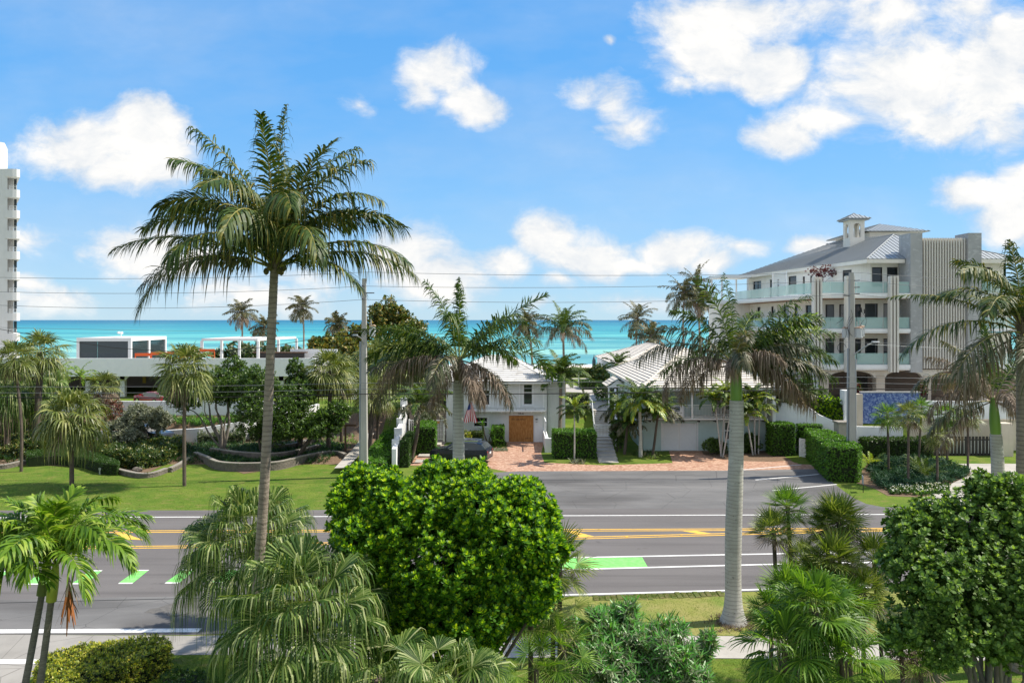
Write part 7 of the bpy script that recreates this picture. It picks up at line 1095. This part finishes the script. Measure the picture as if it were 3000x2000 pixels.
# ================= vehicles =================
def car(label, c, yaw, paint, L=4.9, Wd=1.9, Hh=1.75, suv=True, name='parked_car', group=None, cat='car', parts=('body','rim')):
    t_ = thing(name, label, cat, tuple(c), group); t_.rotation_euler = (0, 0, R(yaw)); ORG[t_.name] = np.zeros(3)
    h_ = Hh; rr_ = .37
    if suv: st = [(-.5,.45,.62,.78,.72),(-.485,.30,.72,.90,.80),(-.44,.26,.86,.97,.90),(-.40,.26,.93,1.0,1.0),(-.30,.26,.97,1.0,1.5),(-.2,.26,.98,1.0,1.62),(0,.26,.98,1.0,1.70),(.2,.26,.98,1.0,1.72),(.35,.26,.98,1.0,1.66),(.43,.28,.97,1.0,1.56),(.475,.32,.93,.99,1.10),(.5,.45,.86,.96,.98)]
    # profile along x: nose at -L/2. (x, bottom, half width, belt z, roof z)
    prof = [(-.50,.42,.70,.62,.64),(-.49,.28,.80,.80,.83),(-.45,.24,.90,.93,.97),(-.34,.24,.94,1.00,1.05),(-.23,.24,.95,1.04,1.12),(-.12,.24,.95,1.06,1.56),(-.02,.24,.95,1.07,1.68),(.14,.24,.95,1.08,1.71),(.30,.24,.95,1.10,1.66),(.40,.26,.94,1.12,1.56),(.465,.30,.91,1.13,1.20),(.49,.34,.88,1.05,1.08),(.50,.45,.84,.85,.87)]
    if not suv: prof = [(x, b0, w_, min(z1, .92) if z1 > .92 else z1*.95, (z2 if z2 < 1.15 else .93+(z2-1.06)*.78) if abs(x) < .45 else min(z2, .98)) for x, b0, w_, z1, z2 in prof]
    gb, gg = MB(), MB(); sec = []; ks = h_/1.72 if suv else 1.
    for x, b0, w_, z1, z2 in prof:
        z1, z2 = z1*ks, z2*ks; w_ = w_*Wd/1.9; gh = max(0, z2-z1); wr = w_-.06-.24*gh; half = [(w_*.86, b0), (w_, b0+.14), (w_*1.0, (b0+z1)/2+.05), (w_*.975, z1-.04), (w_*.95, z1), (wr+.04, z1+gh*.86), (wr-.08, z2-.012*(gh > .1)), (wr*.5, z2+.012), (0, z2+.02)]
        ring_ = half+[(-a, b_) for a, b_ in half[-2::-1]]; sec.append([(x*L, a, b_) for a, b_ in ring_])
    n = len(sec[0]); sv = np.array(sec)
    for i in range(len(sec)-1):
        gh = (prof[i][4]-prof[i][3]+prof[i+1][4]-prof[i+1][3])/2
        for j in range(n-1):
            q = [sv[i, j], sv[i+1, j], sv[i+1, j+1], sv[i, j+1]]; side = j in (4, n-6); topf = j in (5,6,7,8,9,10)
            isg = (side and gh > .18 and -.2 < prof[i][0] < .42) or (topf and prof[i][4]-prof[i][3] != 0 and ((prof[i][0] == -.23) or (prof[i][0] == .40)))
            (gg if isg else gb).add(q[::-1], [(0,1,2,3)], 0, not isg)
    gb.add(sv[0], [list(range(n))], 0); gb.add(sv[-1], [list(range(n))[::-1]], 0); b_ = gb.build('body', paint, t_); gg.build('windows', M_glass, t_)
    for sy in (-1, 1):
        g = MB(); y = sy*(Wd/2-.0)*.985; tube(g, [(-.2*L+.0, y, 1.04*ks),(.0*L, y*.90, 1.62*ks if suv else 1.36)], .02, 5); tube(g, [(.0*L, y*.83, 1.66*ks if suv else 1.36),(.3*L, y*.83, 1.64*ks if suv else 1.33),(.42*L, y*.9, 1.2*ks if suv else 1.1),(.0*L, y*.965, 1.09*ks if suv else .93),(-.2*L, y*.96, 1.07*ks if suv else .92)], .016, 5); g.build('window_trim', M_chrome, t_)
        g = MB(); g.box(-.475*L, -.43*L, *(sorted((sy*.5, sy*.78))), .70*ks, .84*ks); g.build('headlight', M_lamp, t_); g = MB(); g.box(.478*L, .4985*L, *(sorted((sy*.6, sy*.86))), .78*ks, 1.0*ks); g.build('tail_light', M_tail, t_)
        g = MB(); g.box(-.2*L, -.16*L, *(sorted((sy*Wd/2, sy*(Wd/2+.2)))), 1.0*ks, 1.16*ks); g.build('mirror', paint, t_)
        for x in (-.31, .30):
            g = MB(); tube(g, [(x*L, sy*(Wd/2-.23), rr_), (x*L, sy*(Wd/2+.01), rr_)], rr_, 24); w_ = g.build('wheel', M_black, t_); g = MB(); tube(g, [(x*L, sy*(Wd/2+.0), rr_), (x*L, sy*(Wd/2+.02), rr_)], rr_*.66, 16)
            for k in range(7): a = k*6.283/7; g.box(x*L+math.cos(a)*.14-.03, x*L+math.cos(a)*.14+.03, *(sorted((sy*(Wd/2+.02), sy*(Wd/2+.035)))), rr_+math.sin(a)*.14-.03, rr_+math.sin(a)*.14+.03)
            g.build('rim', M_chrome, w_)
    g = MB(); [g.box(-.5*L-.006, -.49*L, -.55, .55, .42+k*.07, .45+k*.07) for k in range(5)]; g.build('grille', M_chrome, t_); g = MB(); g.box(.497*L, .502*L+.01, -.22, .22, .72*ks, .86*ks); g.build('number_plate', M_trim, t_); g = MB(); g.box(.49*L, .512*L, -.8, .8, .36, .44); g.build('bumper_trim', M_chrome, t_)
    if suv: g = MB(); [g.box(-.05*L, .33*L, s_*.66-.02, s_*.66+.02, 1.71*ks, 1.76*ks) for s_ in (-1, 1)]; g.build('roof_rails', M_chrome, t_)
    return t_
a = G(1362, 1355); car('black suv parked on the brick forecourt behind the round tree', (a[0]-.35, 62.2, .02), -14, M_navy, 5.0, 1.98, 1.78, name='parked_suv')
car('silver suv behind the tall white wall', ((545-CX)*81.5/F, 81.5, 2.35), -18, M_silver, 4.9, 1.95, 1.85, group='cars in the garage forecourt'); car('red sedan left of the silver suv', ((455-CX)*84/F, 83.5, 2.35), -28, M_red, 4.7, 1.85, 1.5, False, group='cars in the garage forecourt'); car('dark suv coming down the ramp by the silver tree', ((425-CX)*68.7/F, 69.0, .45), 162, M_grey, 4.9, 1.95, 1.75); car('white sedan half hidden by the feathery palms', ((255-CX)*84/F, 84.5, 2.35), -20, M_silver, 4.6, 1.8, 1.45, False, group='cars in the garage forecourt'); car('black pickup height suv inside the garage by the pole', ((945-CX)*93/F, 93.5, 2.35), 90, M_grey, 5.0, 1.95, 1.85, group='cars in the garage forecourt')
cover('sod_grass', gp(D([(1362,1371),(1640,1361),(1662,1362),(1662,1368),(1500,1374),(1362,1380)])), 2600, T_gr, .07, (leafmat('sod blade', [(.07,.14,.02),(.12,.19,.03),(.20,.20,.07)], .3, .6, .2),)*2, z=.03, h=.01)
# near grass blades
q = []
for poly, n in ((D([(1020,1462),(1100,1410),(1320,1374),(1745,1362),(2352,1352),(2352,1466),(1700,1461),(1300,1459)]), 26000), (D([(600,1640),(660,1520),(820,1514),(1300,1511),(1700,1514),(2352,1520),(2352,1640)]), 26000), (D([(120,1640),(130,1535),(400,1506),(490,1506),(540,1530),(470,1640)]), 9000)):
    pl_ = [np.array(p_) for p_ in gp(poly)]; lo, hi = np.min(pl_, 0), np.max(pl_, 0); a = lo+(hi-lo)*rng.random((n*2, 2)); q.append(a[inside(pl_, a)][:n])
L_gr = leafmat('grass blade', [(.06,.15,.02),(.10,.20,.03),(.18,.24,.05),(.26,.26,.09)], .3, .6, .2)
for qi, nm in zip(q, ('verge_grass','lawn_grass','lawn_grass')): g = MB(); scatter(g, T_gr, np.column_stack([qi, np.full(len(qi), .012)]), np.column_stack([rng.normal(0,.25,(len(qi),2)), np.ones(len(qi))]), .055*rng.uniform(.6,1.3,len(qi))); tag(g.build(nm, [L_gr, L_gr]), kind='stuff')
pts = D([(-60,1168),(300,1168),(470,1168),(760,1166)]); g = MB(); n = 9000; a = np.array([G((x_)/.784, y_/.784)[:2] for x_, y_ in zip(rng.uniform(-60,900,n), rng.uniform(1085,1169,n))]); scatter(g, T_gr, np.column_stack([a, np.zeros(n)]), np.column_stack([rng.normal(0,.25,(n,2)), np.ones(n)]), .10*rng.uniform(.6,1.3,n)); tag(g.build('far_lawn_grass', [L_gr, L_gr]), kind='stuff')
